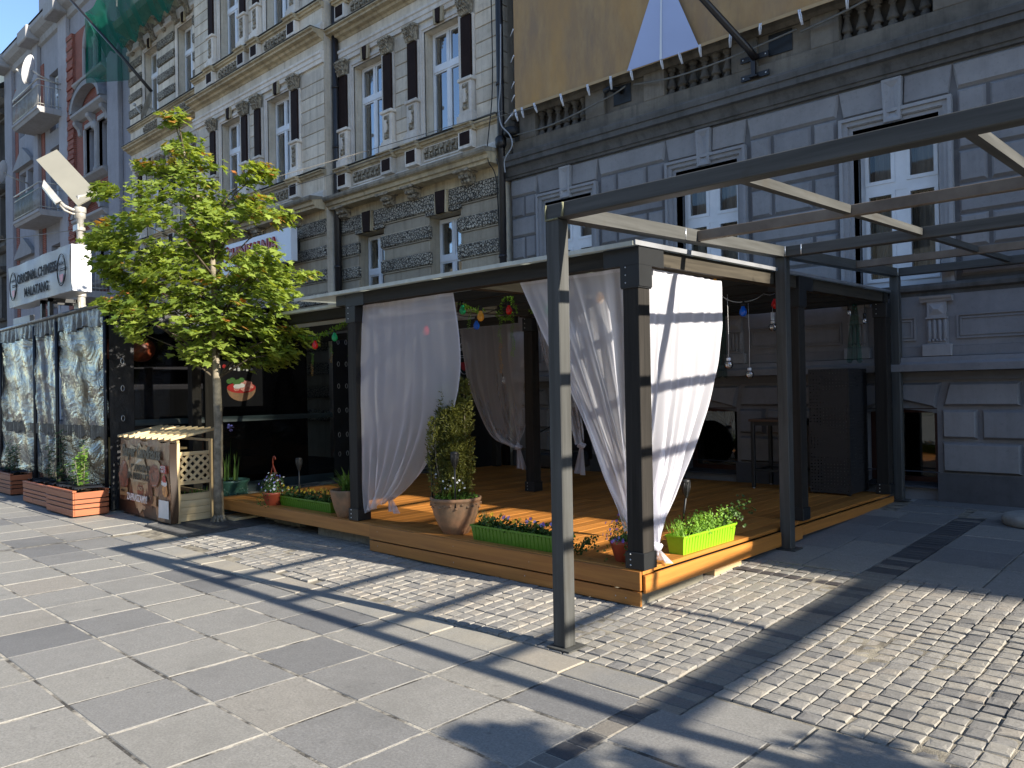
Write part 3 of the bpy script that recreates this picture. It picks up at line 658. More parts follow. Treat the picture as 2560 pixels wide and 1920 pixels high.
# sill ledge, frieze and lower ledge
part('sill_ledge', MB().prism_x([(GY+.1, 2.62), (GY-.02, 2.62), (GY-.03, 2.66), (GY-.09, 2.68), (GY-.1, 2.72), (GY-.08, 2.755), (GY+.1, 2.775)], XL-.01, XR), M['grey_cornice'], gb)
part('frieze', MB().box(XL, XR, GY-.03, GY+.05, 2.02, 2.62), M['grey_stucco'], gb)
part('ledge', MB().prism_x([(GY+.1, 1.73), (GY-.17, 1.735), (GY-.17, 1.815), (GY-.13, 1.845), (GY-.115, 1.90), (GY+.1, 1.905)], XL, XR), M['grey_stucco'], gb)
part('ledge_soffit_band', MB().box(XL, XR, GY-.02, GY+.1, 1.63, 1.728), M['grey_groove'], gb)
part('base_band', MB().box(XL, XR, GY-.045, GY+.04, 1.906, 2.018), M['grey_stucco'], gb)
def frame_panel(a, b, z0, z1):
    y = GY-.03; mb = MB()
    for o, d in ((0, .02), (.035, .012)):
        mb.box(a+o, b-o, y-d, y+.01, z0+o, z0+o+.018).box(a+o, b-o, y-d, y+.01, z1-o-.018, z1-o).box(a+o, a+o+.018, y-d, y+.01, z0+o+.018, z1-o-.018).box(b-o-.018, b-o, y-d, y+.01, z0+o+.018, z1-o-.018)
    part('frieze_panel', mb, M['grey_stucco'], gb)
def pilaster(c):
    y = GY-.03
    part('pilaster_foot', MB().cbox(c-.155, c+.155, y-.075, y, 1.906, 2.045, .006), M['grey_light'], gb)
    mb = MB().box(c-.115, c+.115, y-.025, y, 2.046, 2.34)
    for k in range(4): mb.lathe(c-.0825+k*.055, y-.025, [(.021, 2.10), (.024, 2.11), (.024, 2.32), (.015, 2.335)], 10)
    mb.box(c-.1, c+.1, y-.045, y-.025, 2.05, 2.085)
    for k in range(5): mb.ell((c-.08+k*.04, y-.05, 2.088), (.018, .015, .018), 6, 4)
    part('pilaster', mb, M['grey_light'], gb)
    cp = MB().box(c-.115, c+.115, y-.06, y, 2.341, 2.36).box(c-.1, c+.1, y-.05, y, 2.361, 2.535)
    cp.add([(c-.075, y-.05, 2.385), (c+.075, y-.05, 2.385), (c+.075, y-.05, 2.51), (c-.075, y-.05, 2.51), (c+.02, y-.075, 2.4475), (c-.02, y-.075, 2.4475)], [(0, 1, 4, 5), (1, 2, 4), (2, 3, 5, 4), (3, 0, 5)])
    cp.prism_x([(y, 2.536), (y-.06, 2.536), (y-.075, 2.56), (y-.095, 2.575), (y-.11, 2.6), (y, 2.6)], c-.17, c+.17)
    part('pilaster_capital', cp, M['grey_light'], gb)
for i, c in enumerate(GC):
    pilaster(c-.45); pilaster(c+.45); frame_panel(c-.215, c+.215, 2.1, 2.38)
    if i+1 < len(GC): frame_panel(c+.65, GC[i+1]-.65, 2.1, 2.38)
# basement storey
part('plinth', holes_wall(XL, XR, .0, .52, GY-.045, .12, [(c-.42, c+.42, .19, .55) for c in GC]), M['grey_plinth'], gb)
part('plinth_top', MB().box(XL, GC[0]-.42, GY-.045, GY+.04, .519, .521).box(GC[-1]+.42, XR, GY-.045, GY+.04, .519, .521), M['grey_plinth'], gb)
for i in range(len(GC)-1): part('plinth_top', MB().box(GC[i]+.42, GC[i+1]-.42, GY-.045, GY+.04, .5195, .5215), M['grey_plinth'], gb)
bb = [(XL, GC[0]-.42)]+[(GC[i]+.42, GC[i+1]-.42) for i in range(len(GC)-1)]+[(GC[-1]+.42, XR)]
for bi, (a, b) in enumerate(bb):
    m = (a+b)/2; L0, R0 = bi > 0, bi < len(bb)-1
    for z0, z1, cuts in ((.555, .91, [a+.02*L0, m, b-.02*R0]), (.945, 1.285, [a+.02*L0, a+.43, b-.43, b-.02*R0])):
        if b-a < 1.2: cuts = [a+.02*L0, b-.02*R0]
        for u, v in zip(cuts, cuts[1:]): part('stone_block', raised([(u+g, z0), (v-g, z0), (v-g, z1), (u+g, z1)], GY-.03, .065, .03), M['grey_stucco'], gb)
    cuts = [a, m, b] if b-a > 1.2 else [a, b]
    for q, (u, v) in enumerate(zip(cuts, cuts[1:])):
        s0 = .05 if (q == 0 and L0) else g; s1 = .05 if (q == len(cuts)-2 and R0) else g
        t0 = .12 if (q == 0 and L0) else g; t1 = .12 if (q == len(cuts)-2 and R0) else g
        part('stone_block', raised([(u+s0, 1.32), (v-s1, 1.32), (v-t1, 1.60), (u+t0, 1.60)], GY-.03, .065, .03), M['grey_stucco'], gb)
for c in GC:
    for s in (-1, 1):
        p = [(c+s*.025, 1.39), (c+s*.39, 1.30), (c+s*.46, 1.60), (c+s*.025, 1.60)]
        if s < 0: p = p[::-1]
        part('arch_voussoir', raised(p, GY-.03, .065, .025), M['grey_stucco'], gb)
    part('arch_fill', MB().add([(c-.405, GY+.036, 1.29), (c-.405, GY+.036, 1.24), (c-.2, GY+.036, 1.275), (c, GY+.036, 1.29), (c+.2, GY+.036, 1.275), (c+.405, GY+.036, 1.24), (c+.405, GY+.036, 1.29)], [(0, 1, 2, 3, 4, 5, 6)]), M['grey_groove'], gb)
    y = GY+.2
    brown = M['redwood_frame'] if 'redwood_frame' in M else M.setdefault('redwood_frame', mk('dark_red_brown_window_wood', (.06, .018, .012), .5, .3, 6, bst=.1))
    fr = MB().box(c-.4, c-.33, y, y+.06, .38, 1.3).box(c+.33, c+.4, y, y+.06, .38, 1.3).box(c-.33, c+.33, y, y+.06, .38, .47).box(c-.33, c+.33, y, y+.06, 1.24, 1.3)
    part('basement_frame', fr, brown, gb)
    part('basement_pane', MB().quad((c-.33, y+.03, .47), (c+.33, y+.03, .47), (c+.33, y+.03, 1.24), (c-.33, y+.03, 1.24)), M['glass_dim'], gb)
    part('room_back', MB().box(c-.5, c+.5, y+.5, y+.52, .3, 1.4), M['dark'], gb)
    part('basement_sill', MB().prism_x([(GY+.2, .36), (GY-.03, .36), (GY-.03, .375), (GY+.2, .41)], c-.42, c+.42), M['grey_plinth'], gb)
    part('lower_sill', MB().prism_x([(GY+.2, .17), (GY-.06, .17), (GY-.06, .20), (GY+.2, .235)], c-.42, c+.42), M['concrete'], gb)
# cornice and balustrade
part('cornice', MB().prism_x([(GY+.14, 5.29), (GY-.02, 5.295), (GY-.035, 5.33), (GY-.06, 5.335), (GY-.09, 5.40), (GY-.13, 5.46), (GY-.2, 5.47), (GY-.205, 5.55), (GY-.23, 5.555), (GY-.25, 5.62), (GY-.25, 5.645), (GY+.14, 5.72)], XL-.1, XR), M['grey_cornice'], gb)
part('balustrade_base', MB().box(XL+.15, XR, GY-.07, GY+.139, 5.70, 5.90), M['old_stone'], gb)
part('balustrade_rail', MB().prism_x([(GY+.139, 6.31), (GY-.05, 6.31), (GY-.09, 6.36), (GY-.1, 6.42), (GY+.139, 6.44)], XL+.1, XR), M['old_stone'], gb)
part('balustrade_back', MB().quad((XL, GY+.137, 5.89), (XR, GY+.137, 5.89), (XR, GY+.137, 6.32), (XL, GY+.137, 6.32)), M['baluster'], gb)
bal = MB().lathe(0, 0, [(.075, 5.895), (.075, 5.93), (.05, 5.945), (.06, 5.965), (.04, 5.985), (.045, 6.005), (.075, 6.015), (.072, 6.035), (.05, 6.1), (.035, 6.17), (.032, 6.2), (.05, 6.21), (.05, 6.225), (.035, 6.235), (.06, 6.26), (.07, 6.27), (.07, 6.31)], 10).mesh('baluster'); bal.materials.append(M['baluster'])
for c in GC:
    for k in (-2.5, -1.5, -.5, .5, 1.5, 2.5): shared('baluster', bal, (c-.08+k*.182, GY+.04, 0), gb)
    for a, b in ((c-.96, c-.60), (c+.48, c+.86)):
        part('pedestal', MB().cbox(a, b, GY-.075, GY+.138, 5.901, 6.309, .008), M['old_stone'], gb)
for c in GC[:-1]:
    part('recess_panel', MB().box(c+.861, c+2.555-.961, GY-.01, GY+.138, 5.72, 6.309), M['old_stone'], gb)
    part('plaque', MB().cbox(c+1.0, c+1.33, GY-.025, GY-.01, 6.0, 6.29, .004), M['blacksteel'], gb)
part('hood_pipe', MB().tube([(GC[0]+1.16, GY-.03, 6.2), (GC[0]+1.05, GY-.2, 6.22), (GC[0]+1.0, GY-.26, 6.17)], [.05, .045, .04], 8), M['blacksteel'], gb)
for k, s in enumerate(((-9.28, 6.0), (-6.6, 5.95), (-4.75, 6.08))):
    pass
# downpipe between the two buildings
dp = thing('downpipe', 'black drain pipe in the corner between cream and grey buildings', 'drain pipe', (-9.55, 9.86, .2))
part('pipe', MB().tube([(-9.55, 9.9, .3), (-9.55, 9.9, 14)], .065, 10), M['pipe'], dp)
part('hopper', MB().lathe(-9.55, 9.89, [(.07, 5.8), (.1, 5.86), (.1, 5.98), (.06, 6.02)], 10), M['pipe'], dp)
for z in (2.0, 3.9, 6.9, 8.6): part('clamp', MB().lathe(-9.55, 9.89, [(.075, z), (.075, z+.05)], 10), M['pipe'], dp)
# banner
bn = thing('banner', 'huge tan mesh banner with a pale triangle hung over grey facade', 'banner', (-6, 9.84, 6.2))
BY = 9.88
part('sheet', MB().grid(lambda u, v: (-9.19+12.0*u, BY+.03*math.sin(u*25)*math.sin(v*9)+.0*v, 6.38-.05*u+7.5*v), 60, 30), M['banner'], bn)
part('triangle_print', MB().add([(-6.835, BY-.055, 6.345), (-5.62, BY-.055, 6.335), (-6.20, BY-.055, 7.75)], [(0, 1, 2)]), M['bannerwhite'], bn)
part('triangle_stripe', MB().add([(-6.26, BY-.062, 6.345), (-6.22, BY-.062, 6.345), (-6.19, BY-.062, 7.68), (-6.205, BY-.062, 7.68)], [(0, 1, 2, 3)]), M['signwhite'], bn)
part('hem', MB().box(-9.19, 2.8, BY-.045, BY-.036, 6.33, 6.375), mk('tan_banner_hem', (.42, .29, .15), .7, .1, 3, bst=0), bn)
for i, x in enumerate((-9.15, -9.0, -8.72, -8.15, -7.6, -7.15, -6.78, -6.25, -5.95, -5.62, -5.15, -4.72, -4.2, -3.6, -3.0, -2.4)):
    L = random.uniform(.12, .19); dx = random.uniform(-.03, .03)
    part('tie_rope', MB().tube([(x, BY-.05, 6.36), (x+dx*.5, BY-.04, 6.36-L*.5), (x+dx, BY+.0, 6.36-L)], .011, 5).tube([(x+.02, BY-.05, 6.36), (x+dx+.012, BY, 6.36-L)], .008, 4), M['rope'], bn)
for z in (6.36, 6.62, 6.85, 7.3, 7.75):
    part('tie_rope', MB().tube([(-9.17, BY-.03, z), (-9.32, BY+.06, z-.05)], .011, 5), M['rope'], bn)
part('tie_rope', MB().tube([(-9.17, BY-.03, 6.36), (-9.42, BY-.02, 6.2)], .011, 5), M['rope'], bn)
# flag pole with bracket
fp = thing('flagpole', 'dark slanted flagpole in a bracket over the tan banner', 'flagpole', (-4.85, 9.9, 5.9))
part('pole', MB().tube([(-4.87, 10.0, 5.99), (-4.93, 9.88, 6.12), (-5.35, 9.2, 6.85), (-5.9, 8.3, 7.85)], [.05, .05, .045, .035], 10), M['pipe'], fp)
part('bracket', MB().box(-5.1, -4.7, GY-.105, GY-.08, 5.99, 6.06).box(-5.1, -4.7, GY-.105, GY-.08, 5.74, 5.81).box(-4.93, -4.87, GY-.15, GY-.105, 5.76, 6.02).box(-4.96, -4.84, GY-.16, GY-.105, 5.75, 5.765), M['pipe'], fp)
for x in (-5.06, -4.74):
    for z in (6.025, 5.775): part('bolt', MB().ell((x, GY-.107, z), (.012, .008, .012), 6, 4), M['screw'], fp)
# cables along the balustrade
def cable(name, pts, r, label, mat='cable', n=5):
    P = [Vector(p) for p in pts]; out = []
    for i in range(len(P)-1):
        a, b, c, d = P[max(i-1, 0)], P[i], P[i+1], P[min(i+2, len(P)-1)]
        for k in range(6):
            t = k/6; out.append(.5*((2*b)+(c-a)*t+(2*a-5*b+4*c-d)*t*t+(3*b-a-3*c+d)*t**3))
    out.append(P[-1]); return single(name, MB().tube(out, r, n), M[mat], label, 'cable')
cable('facade_cable', [(-9.3, 9.95, 5.98), (-8.4, 9.93, 5.95), (-7.3, 9.95, 6.1), (-7.0, 10.02, 6.22)], .014, 'grey cable looping past the leftmost balusters to the first plaque')
cable('facade_cable', [(-6.85, 10.02, 6.2), (-6.1, 9.95, 6.08), (-5.2, 9.9, 6.07), (-4.3, 10.0, 6.2)], .014, 'grey cable crossing the balusters below the flagpole bracket')
cable('facade_cable', [(-4.25, 10.0, 6.15), (-3.6, 9.93, 6.2), (-2.6, 9.92, 6.4), (-1.6, 9.95, 6.55)], .016, 'grey cable rising over the right hand balusters')
cable('white_cable', [(-9.42, 9.8, 7.9), (-9.45, 9.8, 6.9), (-9.5, 9.8, 6.5), (-9.4, 9.75, 6.15), (-9.25, 9.8, 5.95), (-9.2, 9.8, 5.75), (-9.38, 9.8, 5.55), (-9.42, 9.85, 5.35)], .012, 'thick pale cable hanging beside the black downpipe', 'palecable')
cable('black_cable', [(-9.75, 9.9, 9.5), (-9.72, 9.88, 7), (-9.7, 9.7, 5.7), (-9.66, 9.88, 5.2), (-9.62, 9.9, 3.2)], .010, 'thin black cable running down the cream corner', 'rubber')
cable('span_wire', [(-16.5, 8.2, 5.75), (-13, 8.5, 5.72), (-10, 8.9, 5.95), (-8.6, 9.75, 6.25)], .006, 'thin pale wire strung before the cream tenement', 'cable')
jb = single('junction_box', MB().lathe(-9.33, 9.93, [(.12, 5.98), (.14, 6.0), (.14, 6.1), (.05, 6.14)], 12), M['rubber'], 'round black junction box under the banner corner', 'junction box', loc=(-9.33, 9.93, 5.98))
# ---------------------------------------------------------------- cream tenement
cb = thing('cream_tenement', 'ornate weathered cream tenement with dark brown pilasters and stone bands', 'building', (-17, 10.5, .2))
WY, RY = 10.0, 9.68                                   # wing plane and projecting middle plane
XE, XW = -9.655, -25.95
RX0, RX1 = -20.75, -14.62
SECT = [(XW, RX0, WY, (-24.4, -22.05)), (RX0, RX1, RY, (-18.83, -16.53)), (RX1, XE, WY, (-13.5, -11.18))]
def lin(a, b, t): return a+(b-a)*t
def win(c, y, z0, z1, tr, hw=.475, side=1):           # white casement with transom, panes, curtains
    f = MB(); y += .2
    f.box(c-hw, c-hw+.05, y, y+.07, z0, z1).box(c+hw-.05, c+hw, y, y+.07, z0, z1).box(c-hw+.05, c+hw-.05, y, y+.07, z1-.05, z1).box(c-hw+.05, c+hw-.05, y, y+.07, z0, z0+.06)
    f.box(c-hw+.05, c+hw-.05, y-.03, y+.07, tr, tr+.11).box(c-.035, c+.035, y-.02, y+.07, z0+.06, tr).box(c-.025, c+.025, y-.02, y+.07, tr+.11, z1-.05)
    wf = part('window_frame', f, M['white'], cb)
    for u, v in ((c-hw+.05, c-.035), (c+.035, c+hw-.05)):
        for a, b in ((z0+.06, tr), (tr+.11, z1-.05)):
            part('sash', MB().box(u, u+.03, y-.012, y+.05, a, b).box(v-.03, v, y-.012, y+.05, a, b).box(u+.03, v-.03, y-.012, y+.05, a, a+.03).box(u+.03, v-.03, y-.012, y+.05, b-.03, b), M['white'], wf)
            part('pane', MB().quad((u+.03, y+.012, a+.03), (v-.03, y+.012, a+.03), (v-.03, y+.012, b-.03), (u+.03, y+.012, b-.03)), M['glass'], cb)
    ph = random.random()*9
    for u, v in ((c-hw+.06, c-.12), (c+.14, c+hw-.06)):
        part('net_curtain', MB().grid(lambda a, b, u=u, v=v: (u+(v-u)*a, y+.16+.02*math.sin(a*25+ph), z0+(z1-z0)*b), 20, 2), M['lace'], cb)
    part('room_back', MB().box(c-.6, c+.6, y+.6, y+.62, z0-.1, z1+.1), M['dark'], cb)
CAP = None
def capital(c, y, z):                                 # leafy capital
    global CAP
    if CAP is None:
        m = MB()
        m.add([(-.11, -.09, 0), (.11, -.09, 0), (.11, .0, 0), (-.11, .0, 0), (-.15, -.13, .26), (.15, -.13, .26), (.15, 0, .26), (-.15, 0, .26)], [(0, 1, 5, 4), (1, 2, 6, 5), (3, 0, 4, 7), (0, 3, 2, 1)])
        for row, (zz, n, w, out) in enumerate(((.05, 4, .045, .035), (.13, 3, .05, .05), (.20, 4, .04, .045))):
            for k in range(n):
                xx = (k-(n-1)/2)*(.24+row*.02)/n
                m.add([(xx-w, -.10-row*.012, zz-.06), (xx+w, -.10-row*.012, zz-.06), (xx+w*.8, -.125-row*.015, zz+.01), (xx, -.13-row*.015-out, zz+.045), (xx-w*.8, -.125-row*.015, zz+.01)], [(0, 1, 2, 3, 4)])
                m.ell((xx, -.135-row*.015-out*.7, zz+.03), (.022, .02, .02), 6, 4)
        for s in (-1, 1):
            pts = [(s*(.13+.045*math.cos(t)*(1-t/9)), -.14, .225+.045*math.sin(t)*(1-t/9)) for t in [i*.7 for i in range(10)]]
            m.tube(pts, .016, 5)
        m.cbox(-.175, .175, -.155, 0, .262, .31, .006)
        CAP = m.mesh('capital'); CAP.materials.append(M['carved'])
    return shared('capital', CAP, (c, y, z), cb)
COR = None
def corbel(c, y, z):
    global COR
    if COR is None:
        m = MB(); m.prism_x([(0, 0), (-.08, .0), (-.12, .05), (-.11, .1), (-.2, .15), (-.24, .19), (0, .19)], -.13, .13)
        for k in range(3):
            xx = -.08+.08*k; m.ell((xx, -.13, .05), (.034, .05, .04), 6, 5).ell((xx, -.18, .12), (.034, .06, .04), 6, 5)
        m.cbox(-.2, .2, -.28, 0, .192, .24, .006); COR = m.mesh('corbel'); COR.materials.append(M['carved'])
    return shared('corbel', COR, (c, y, z), cb)
PAN = {}
def relief(c, y, z0, w, h):                           # carved balustrade panel: row of little arches and studs
    k = (round(w, 2), round(h, 2))
    if k not in PAN:
        m = MB(); n = max(4, int(w/.14)); s = w/n
        m.box(-w/2, w/2, -.012, .0, 0, h)
        for i in range(n):
            x = -w/2+(i+.5)*s
            m.box(x-s*.5, x-s*.38, -.05, -.012, .02, h*.55).box(x+s*.38, x+s*.5, -.05, -.012, .02, h*.55)
            m.box(x-s*.5, x+s*.05, -.055, -.012, h*.55, h*.66).box(x-s*.12, x+s*.12, -.045, -.012, h*.66, h*.97)
            m.ell((x, -.03, h*.28), (s*.2, .03, h*.16), 6, 4)
        PAN[k] = m.mesh('carved_panel'); PAN[k].materials.append(M['carved'])
    return shared('carved_panel', PAN[k], (c, y, z0), cb)
PED = None
def pedestal_relief(c, y, z, w, h, white):
    m = MB(); m.box(c-w/2, c+w/2, y-.008, y, z, z+h)
    for i in range(5):
        zz = z+h*(.1+.2*i); m.ell((c+(.02 if i % 2 else -.02), y-.015, zz), (w*.36, .025, h*.09), 7, 4)
    part('pedestal_carving', m, M['carved'], cb)
    if white: part('niche_plate', MB().box(c-w*.22, c+w*.22, y-.045, y-.01, z+h*.26, z+h*.78), M['cream_white'], cb)
def bay_floor(x0, x1, y, cs, z, first, verm_piers=False):
    """one storey above the ledge, z = storey offset"""
    d = z
    holes = [(c-.49, c+.49, 6.47+d, 8.55+d) for c in cs]
    part('wall', holes_wall(x0, x1, 5.4+d if first else 5.8+d, 9.44+d-.38 if first else 9.3+d, y, .27, holes), M['cream'], cb)
    PO = .77 if y == WY else .83; pil = sorted([c+s*PO for c in cs for s in (-1, 1)])
    # parapet course and sills
    part('parapet', MB().box(x0, x1, y-.04, y, 5.83+d, 6.30+d), M['cream'], cb)
    part('parapet_foot', MB().prism_x([(y, 5.82+d), (y-.10, 5.82+d), (y-.10, 5.93+d), (y-.07, 5.96+d), (y-.065, 5.985+d), (y, 5.985+d)], x0-.02, x1+.02), M['cream_white'], cb)
    sp = [(y, 6.30), (y-.05, 6.30), (y-.06, 6.335), (y-.10, 6.345), (y-.11, 6.385), (y-.15, 6.395), (y-.15, 6.42), (y, 6.445)]
    part('sill_course', MB().prism_x([(a, b+d) for a, b in sp], x0-.02, x1+.02), M['cream_warm'], cb)
    part('sill_flashing', MB().box(x0-.02, x1+.02, y-.165, y-.02, 6.446+d, 6.454+d), M['roof'], cb)
    for c in cs: 
        relief(c, y-.04, 6.06+d, .92, .22)
        part('panel_frame', MB().box(c-.5, c+.5, y-.055, y-.04, 6.285+d, 6.299+d).box(c-.5, c+.5, y-.055, y-.04, 6.02+d, 6.05+d), M['cream_white'], cb)
        # reveal moulding and lintel
        mb = MB()
        for o, i, f in ((.60, .535, y-.035), (.535, .49, y-.015)): mb.box(c-o, c-i, f, y+.02, 6.47+d, 8.55+d+(o-.49)).box(c+i, c+o, f, y+.02, 6.47+d, 8.55+d+(o-.49)).box(c-i, c+i, f, y+.02, 8.55+d+(i-.49), 8.55+d+(o-.49))
        part('window_surround', mb, M['cream_white'], cb)
        part('keystone', MB().prism_y([(c-.05, 8.57+d), (c+.05, 8.57+d), (c+.065, 8.83+d), (c-.065, 8.83+d)], y-.10, y-.036), M['brown_panel'], cb)
        part('keystone_cheek', MB().prism_y([(c-.13, 8.56+d), (c-.053, 8.56+d), (c-.068, 8.83+d), (c-.15, 8.83+d)], y-.08, y-.036).prism_y([(c+.053, 8.56+d), (c+.13, 8.56+d), (c+.15, 8.83+d), (c+.068, 8.83+d)], y-.08, y-.036), M['cream_warm'], cb)
        win(c, y, 6.47+d, 8.55+d, 7.78+d)
    if not verm_piers:
        for p in pil:
            part('pedestal_foot', MB().cbox(p-.175, p+.175, y-.165, y-.02, 5.99+d, 6.299+d, .005), M['cream_white'], cb)
            part('black_square', MB().box(p-.13, p+.13, y-.172, y-.165, 6.05+d, 6.285+d), M['brown_panel'], cb)
            part('sill_step', MB().prism_x([(a-.11, b+d) for a, b in sp[1:-1]]+[(y-.04, 6.4455+d), (y-.04, 6.30+d)], p-.215, p+.215), M['cream_warm'], cb)
            part('pedestal', MB().cbox(p-.20, p+.20, y-.17, y, 6.455+d, 6.60+d, .006).cbox(p-.175, p+.175, y-.145, y, 6.6+d, 6.66+d, .01).cbox(p-.15, p+.15, y-.12, y, 6.66+d, 7.22+d, .005).cbox(p-.185, p+.185, y-.16, y, 7.22+d, 7.285+d, .012), M['cream_white'], cb)
            pedestal_relief(p, y-.12, 6.70+d, .15, .48, y == WY and first)
            part('pilaster', MB().cbox(p-.13, p+.13, y-.105, y-.02, 7.287+d, 8.42+d, .004), M['brown_panel'], cb)
            part('pilaster_back', MB().box(p-.165, p+.165, y-.06, y, 7.286+d, 8.44+d), M['cream_white'], cb)
            capital(p, y-.04, 8.43+d)
        edges = [x0]+[v for p in pil for v in (p-.17, p+.17)]+[x1]
        spans = [(edges[0], edges[1])]+[(edges[2*i], edges[2*i+1]) for i in range(1, len(edges)//2)]
        for a, b in spans:
            if any(a < c < b for c in cs): continue
            zz = 6.50
            while zz < 8.6:
                h = min(.272, 8.7-zz); part('stucco_course', MB().cbox(a+.004, b-(.0 if b == x1 else .004), y-.024, y, zz+d, zz+h-.014+d, .006), M['cream'], cb); zz += .274
    else:
        for a, b in ((x0, cs[0]-.62), (cs[0]+.62, cs[1]-.62), (cs[1]+.62, x1)):
            zz = 6.5; k = 0
            while zz < 8.6:
                part('stone_band', MB().cbox(a, b, y-(.10 if k % 2 else .055), y, zz+d, zz+.25+d, .02), M['verm'] if k % 2 else M['cream'], cb); zz += .252; k += 1
            part('pier_cap', MB().cbox(a-.03, b+.03, y-.14, y, zz+d, zz+.1+d, .01), M['cream_white'], cb)
    # entablature
    if first:
        part('architrave', MB().prism_x([(y, 8.76), (y-.05, 8.76), (y-.06, 8.84), (y-.08, 8.85), (y-.085, 8.93), (y-.11, 8.95), (y-.11, 9.0), (y, 9.02)], x0, x1), M['cream_white'], cb)
        part('frieze', MB().box(x0, x1, y-.03, y, 9.021, 9.24), M['cream'], cb)
        part('storey_cornice', MB().prism_x([(y, 9.22), (y-.05, 9.23), (y-.08, 9.27), (y-.16, 9.29), (y-.18, 9.34), (y-.28, 9.355), (y-.28, 9.40), (y-.33, 9.42), (y-.33, 9.445), (y, 9.46)], x0-(.0 if x0 == XW else .0), x1+.0), M['cream_warm'], cb)
        part('cornice_flashing', MB().box(x0, x1, y-.34, y, 9.461, 9.468), M['roof'], cb)
    else:
        part('architrave', MB().prism_x([(y, 8.76+d), (y-.05, 8.76+d), (y-.11, 8.95+d), (y-.11, 9.0+d), (y, 9.02+d)], x0, x1), M['cream_white'], cb)
for x0, x1, y, cs in SECT:
    yw = y
    # ground storey with vermiculated bands
    hh = [(c-.44, c+.44, 1.2, 4.96) for c in cs]
    part('ground_wall', holes_wall(x0, x1, 0, 5.4, yw+.05, .25, hh), M['smooth_band'], cb)
    piers = [(x0, cs[0]-.44), (cs[0]+.44, cs[1]-.44), (cs[1]+.44, x1)]
    for pi, (a, b) in enumerate(piers):
        zz = 1.0; k = 0
        while zz < 5.0:
            vm = k % 2 == 0; h = .245 if vm else .262
            if vm: part('stone_band', MB().cbox(a-(.06 if pi else 0), b+(.06 if pi < 2 else 0), yw-.045, yw+.05, zz, zz+h, .022), M['verm'], cb)
            else:
                part('smooth_course', MB().cbox(a, b, yw+.012, yw+.05, zz+.03, zz+h-.03, .008), M['smooth_band'], cb)
                part('course_fillet', MB().box(a-.02*(pi > 0), b+.02*(pi < 2), yw-.012, yw+.05, zz+.003, zz+.027).box(a-.02*(pi > 0), b+.02*(pi < 2), yw-.012, yw+.05, zz+h-.027, zz+h-.003), M['smooth_band'], cb)
            zz += h; k += 1
    # top band over the windows
    for a, b in zip([x0]+[c+.16 for c in cs], [c-.16 for c in cs]+[x1]):
        part('stone_band', MB().cbox(a+.004, b-.004, yw-.05, yw+.05, 5.055, 5.375, .022), M['verm'], cb)
    for c in cs:
        for s in (-1, 1):
            q = [(c+s*.165, 4.97), (c+s*.49, 4.97), (c+s*.49, 5.05), (c+s*.165, 5.05)]
            part('lintel_block', MB().prism_y(q if s > 0 else q[::-1], yw-.048, yw+.05), M['verm'], cb)
        part('keystone', MB().prism_y([(c-.115, 4.955), (c+.115, 4.955), (c+.135, 5.37), (c-.135, 5.37)], yw-.115, yw-.05), M['brown_panel'], cb)
        part('keystone_cheek', MB().prism_y([(c-.163, 4.95), (c-.118, 4.95), (c-.138, 5.375), (c-.163, 5.375)], yw-.10, yw+.05).prism_y([(c+.118, 4.95), (c+.163, 4.95), (c+.163, 5.375), (c+.138, 5.375)], yw-.10, yw+.05), M['cream_warm'], cb)
        win(c, yw+.06, 2.4, 4.93, 4.10, .43)
    # ledge over the ground storey
    part('ledge', MB().prism_x([(yw+.05, 5.38), (yw-.02, 5.38), (yw-.02, 5.56), (yw-.28, 5.565), (yw-.29, 5.62), (yw-.33, 5.63), (yw-.34, 5.70), (yw-.40, 5.72), (yw-.41, 5.80), (yw, 5.825)], x0-.0, x1+.0), M['cream_warm'], cb)
    part('ledge_crown', MB().prism_x([(yw-.1, 5.78), (yw-.405, 5.72), (yw-.425, 5.76), (yw-.42, 5.812), (yw-.1, 5.835)], x0, x1+.01), M['cream_grime'], cb)
    for c in cs:
        for s in (-1, 1): corbel(c+s*(.77 if y == WY else .83), yw-.02, 5.345)
    bay_floor(x0, x1, y, cs, 0, True)
    bay_floor(x0, x1, y, cs, 3.64, False, y == WY and x0 == XW)
    # attic storey above the picture
    part('attic_wall', MB().box(x0, x1, y+.01, y+6, 12.94, 15.0), M['cream'], cb)
    part('core_wall', MB().box(x0+.02, x1-.02, y+1.2, y+6, 0, 12.94), M['dark'], cb)
    part('roof_cornice', MB().prism_x([(y+.01, 12.7), (y-.08, 12.72), (y-.12, 12.95), (y-.5, 13.1), (y-.55, 13.3), (y+.01, 13.4)], x0, x1), M['cream_warm'], cb)
    part('roof', MB().quad((x0, y-.5, 15.0), (x1, y-.5, 15.0), (x1, y+5, 15.6), (x0, y+5, 15.6)), M['roof'], cb)
for xa, ya, yb in ((RX0, RY, WY), (RX1, RY, WY)):
    part('return_wall', MB().box(xa-.005, xa+.005, ya+.0, yb+.3, 0, 15.0), M['cream'], cb)
part('end_wall', MB().box(XE-.012, XE+.0, WY-.02, WY+.6, 0, 15), M['cream'], cb)
# quoins of the right corner
zz = 6.50
while zz < 13: 
    part('quoin_side', MB().cbox(XE-.002, XE+.022, WY-.024, WY+.2, zz, zz+.258, .005), M['cream'], cb); zz += .274
# carved consoles under the roof cornice of the left wing
for i in range(7):
    x = XW+.35+i*.78; m = MB()
    m.prism_x([(WY, 12.3), (WY-.1, 12.32), (WY-.16, 12.5), (WY-.4, 12.65), (WY-.45, 12.75), (WY, 12.75)], x-.09, x+.09)
    m.tube([(x, WY-.3+.09*math.cos(t)*(1-t/9), 12.58+.09*math.sin(t)*(1-t/9)) for t in [k*.7 for k in range(10)]], .03, 5)
    part('console', m, M['carved'], cb)
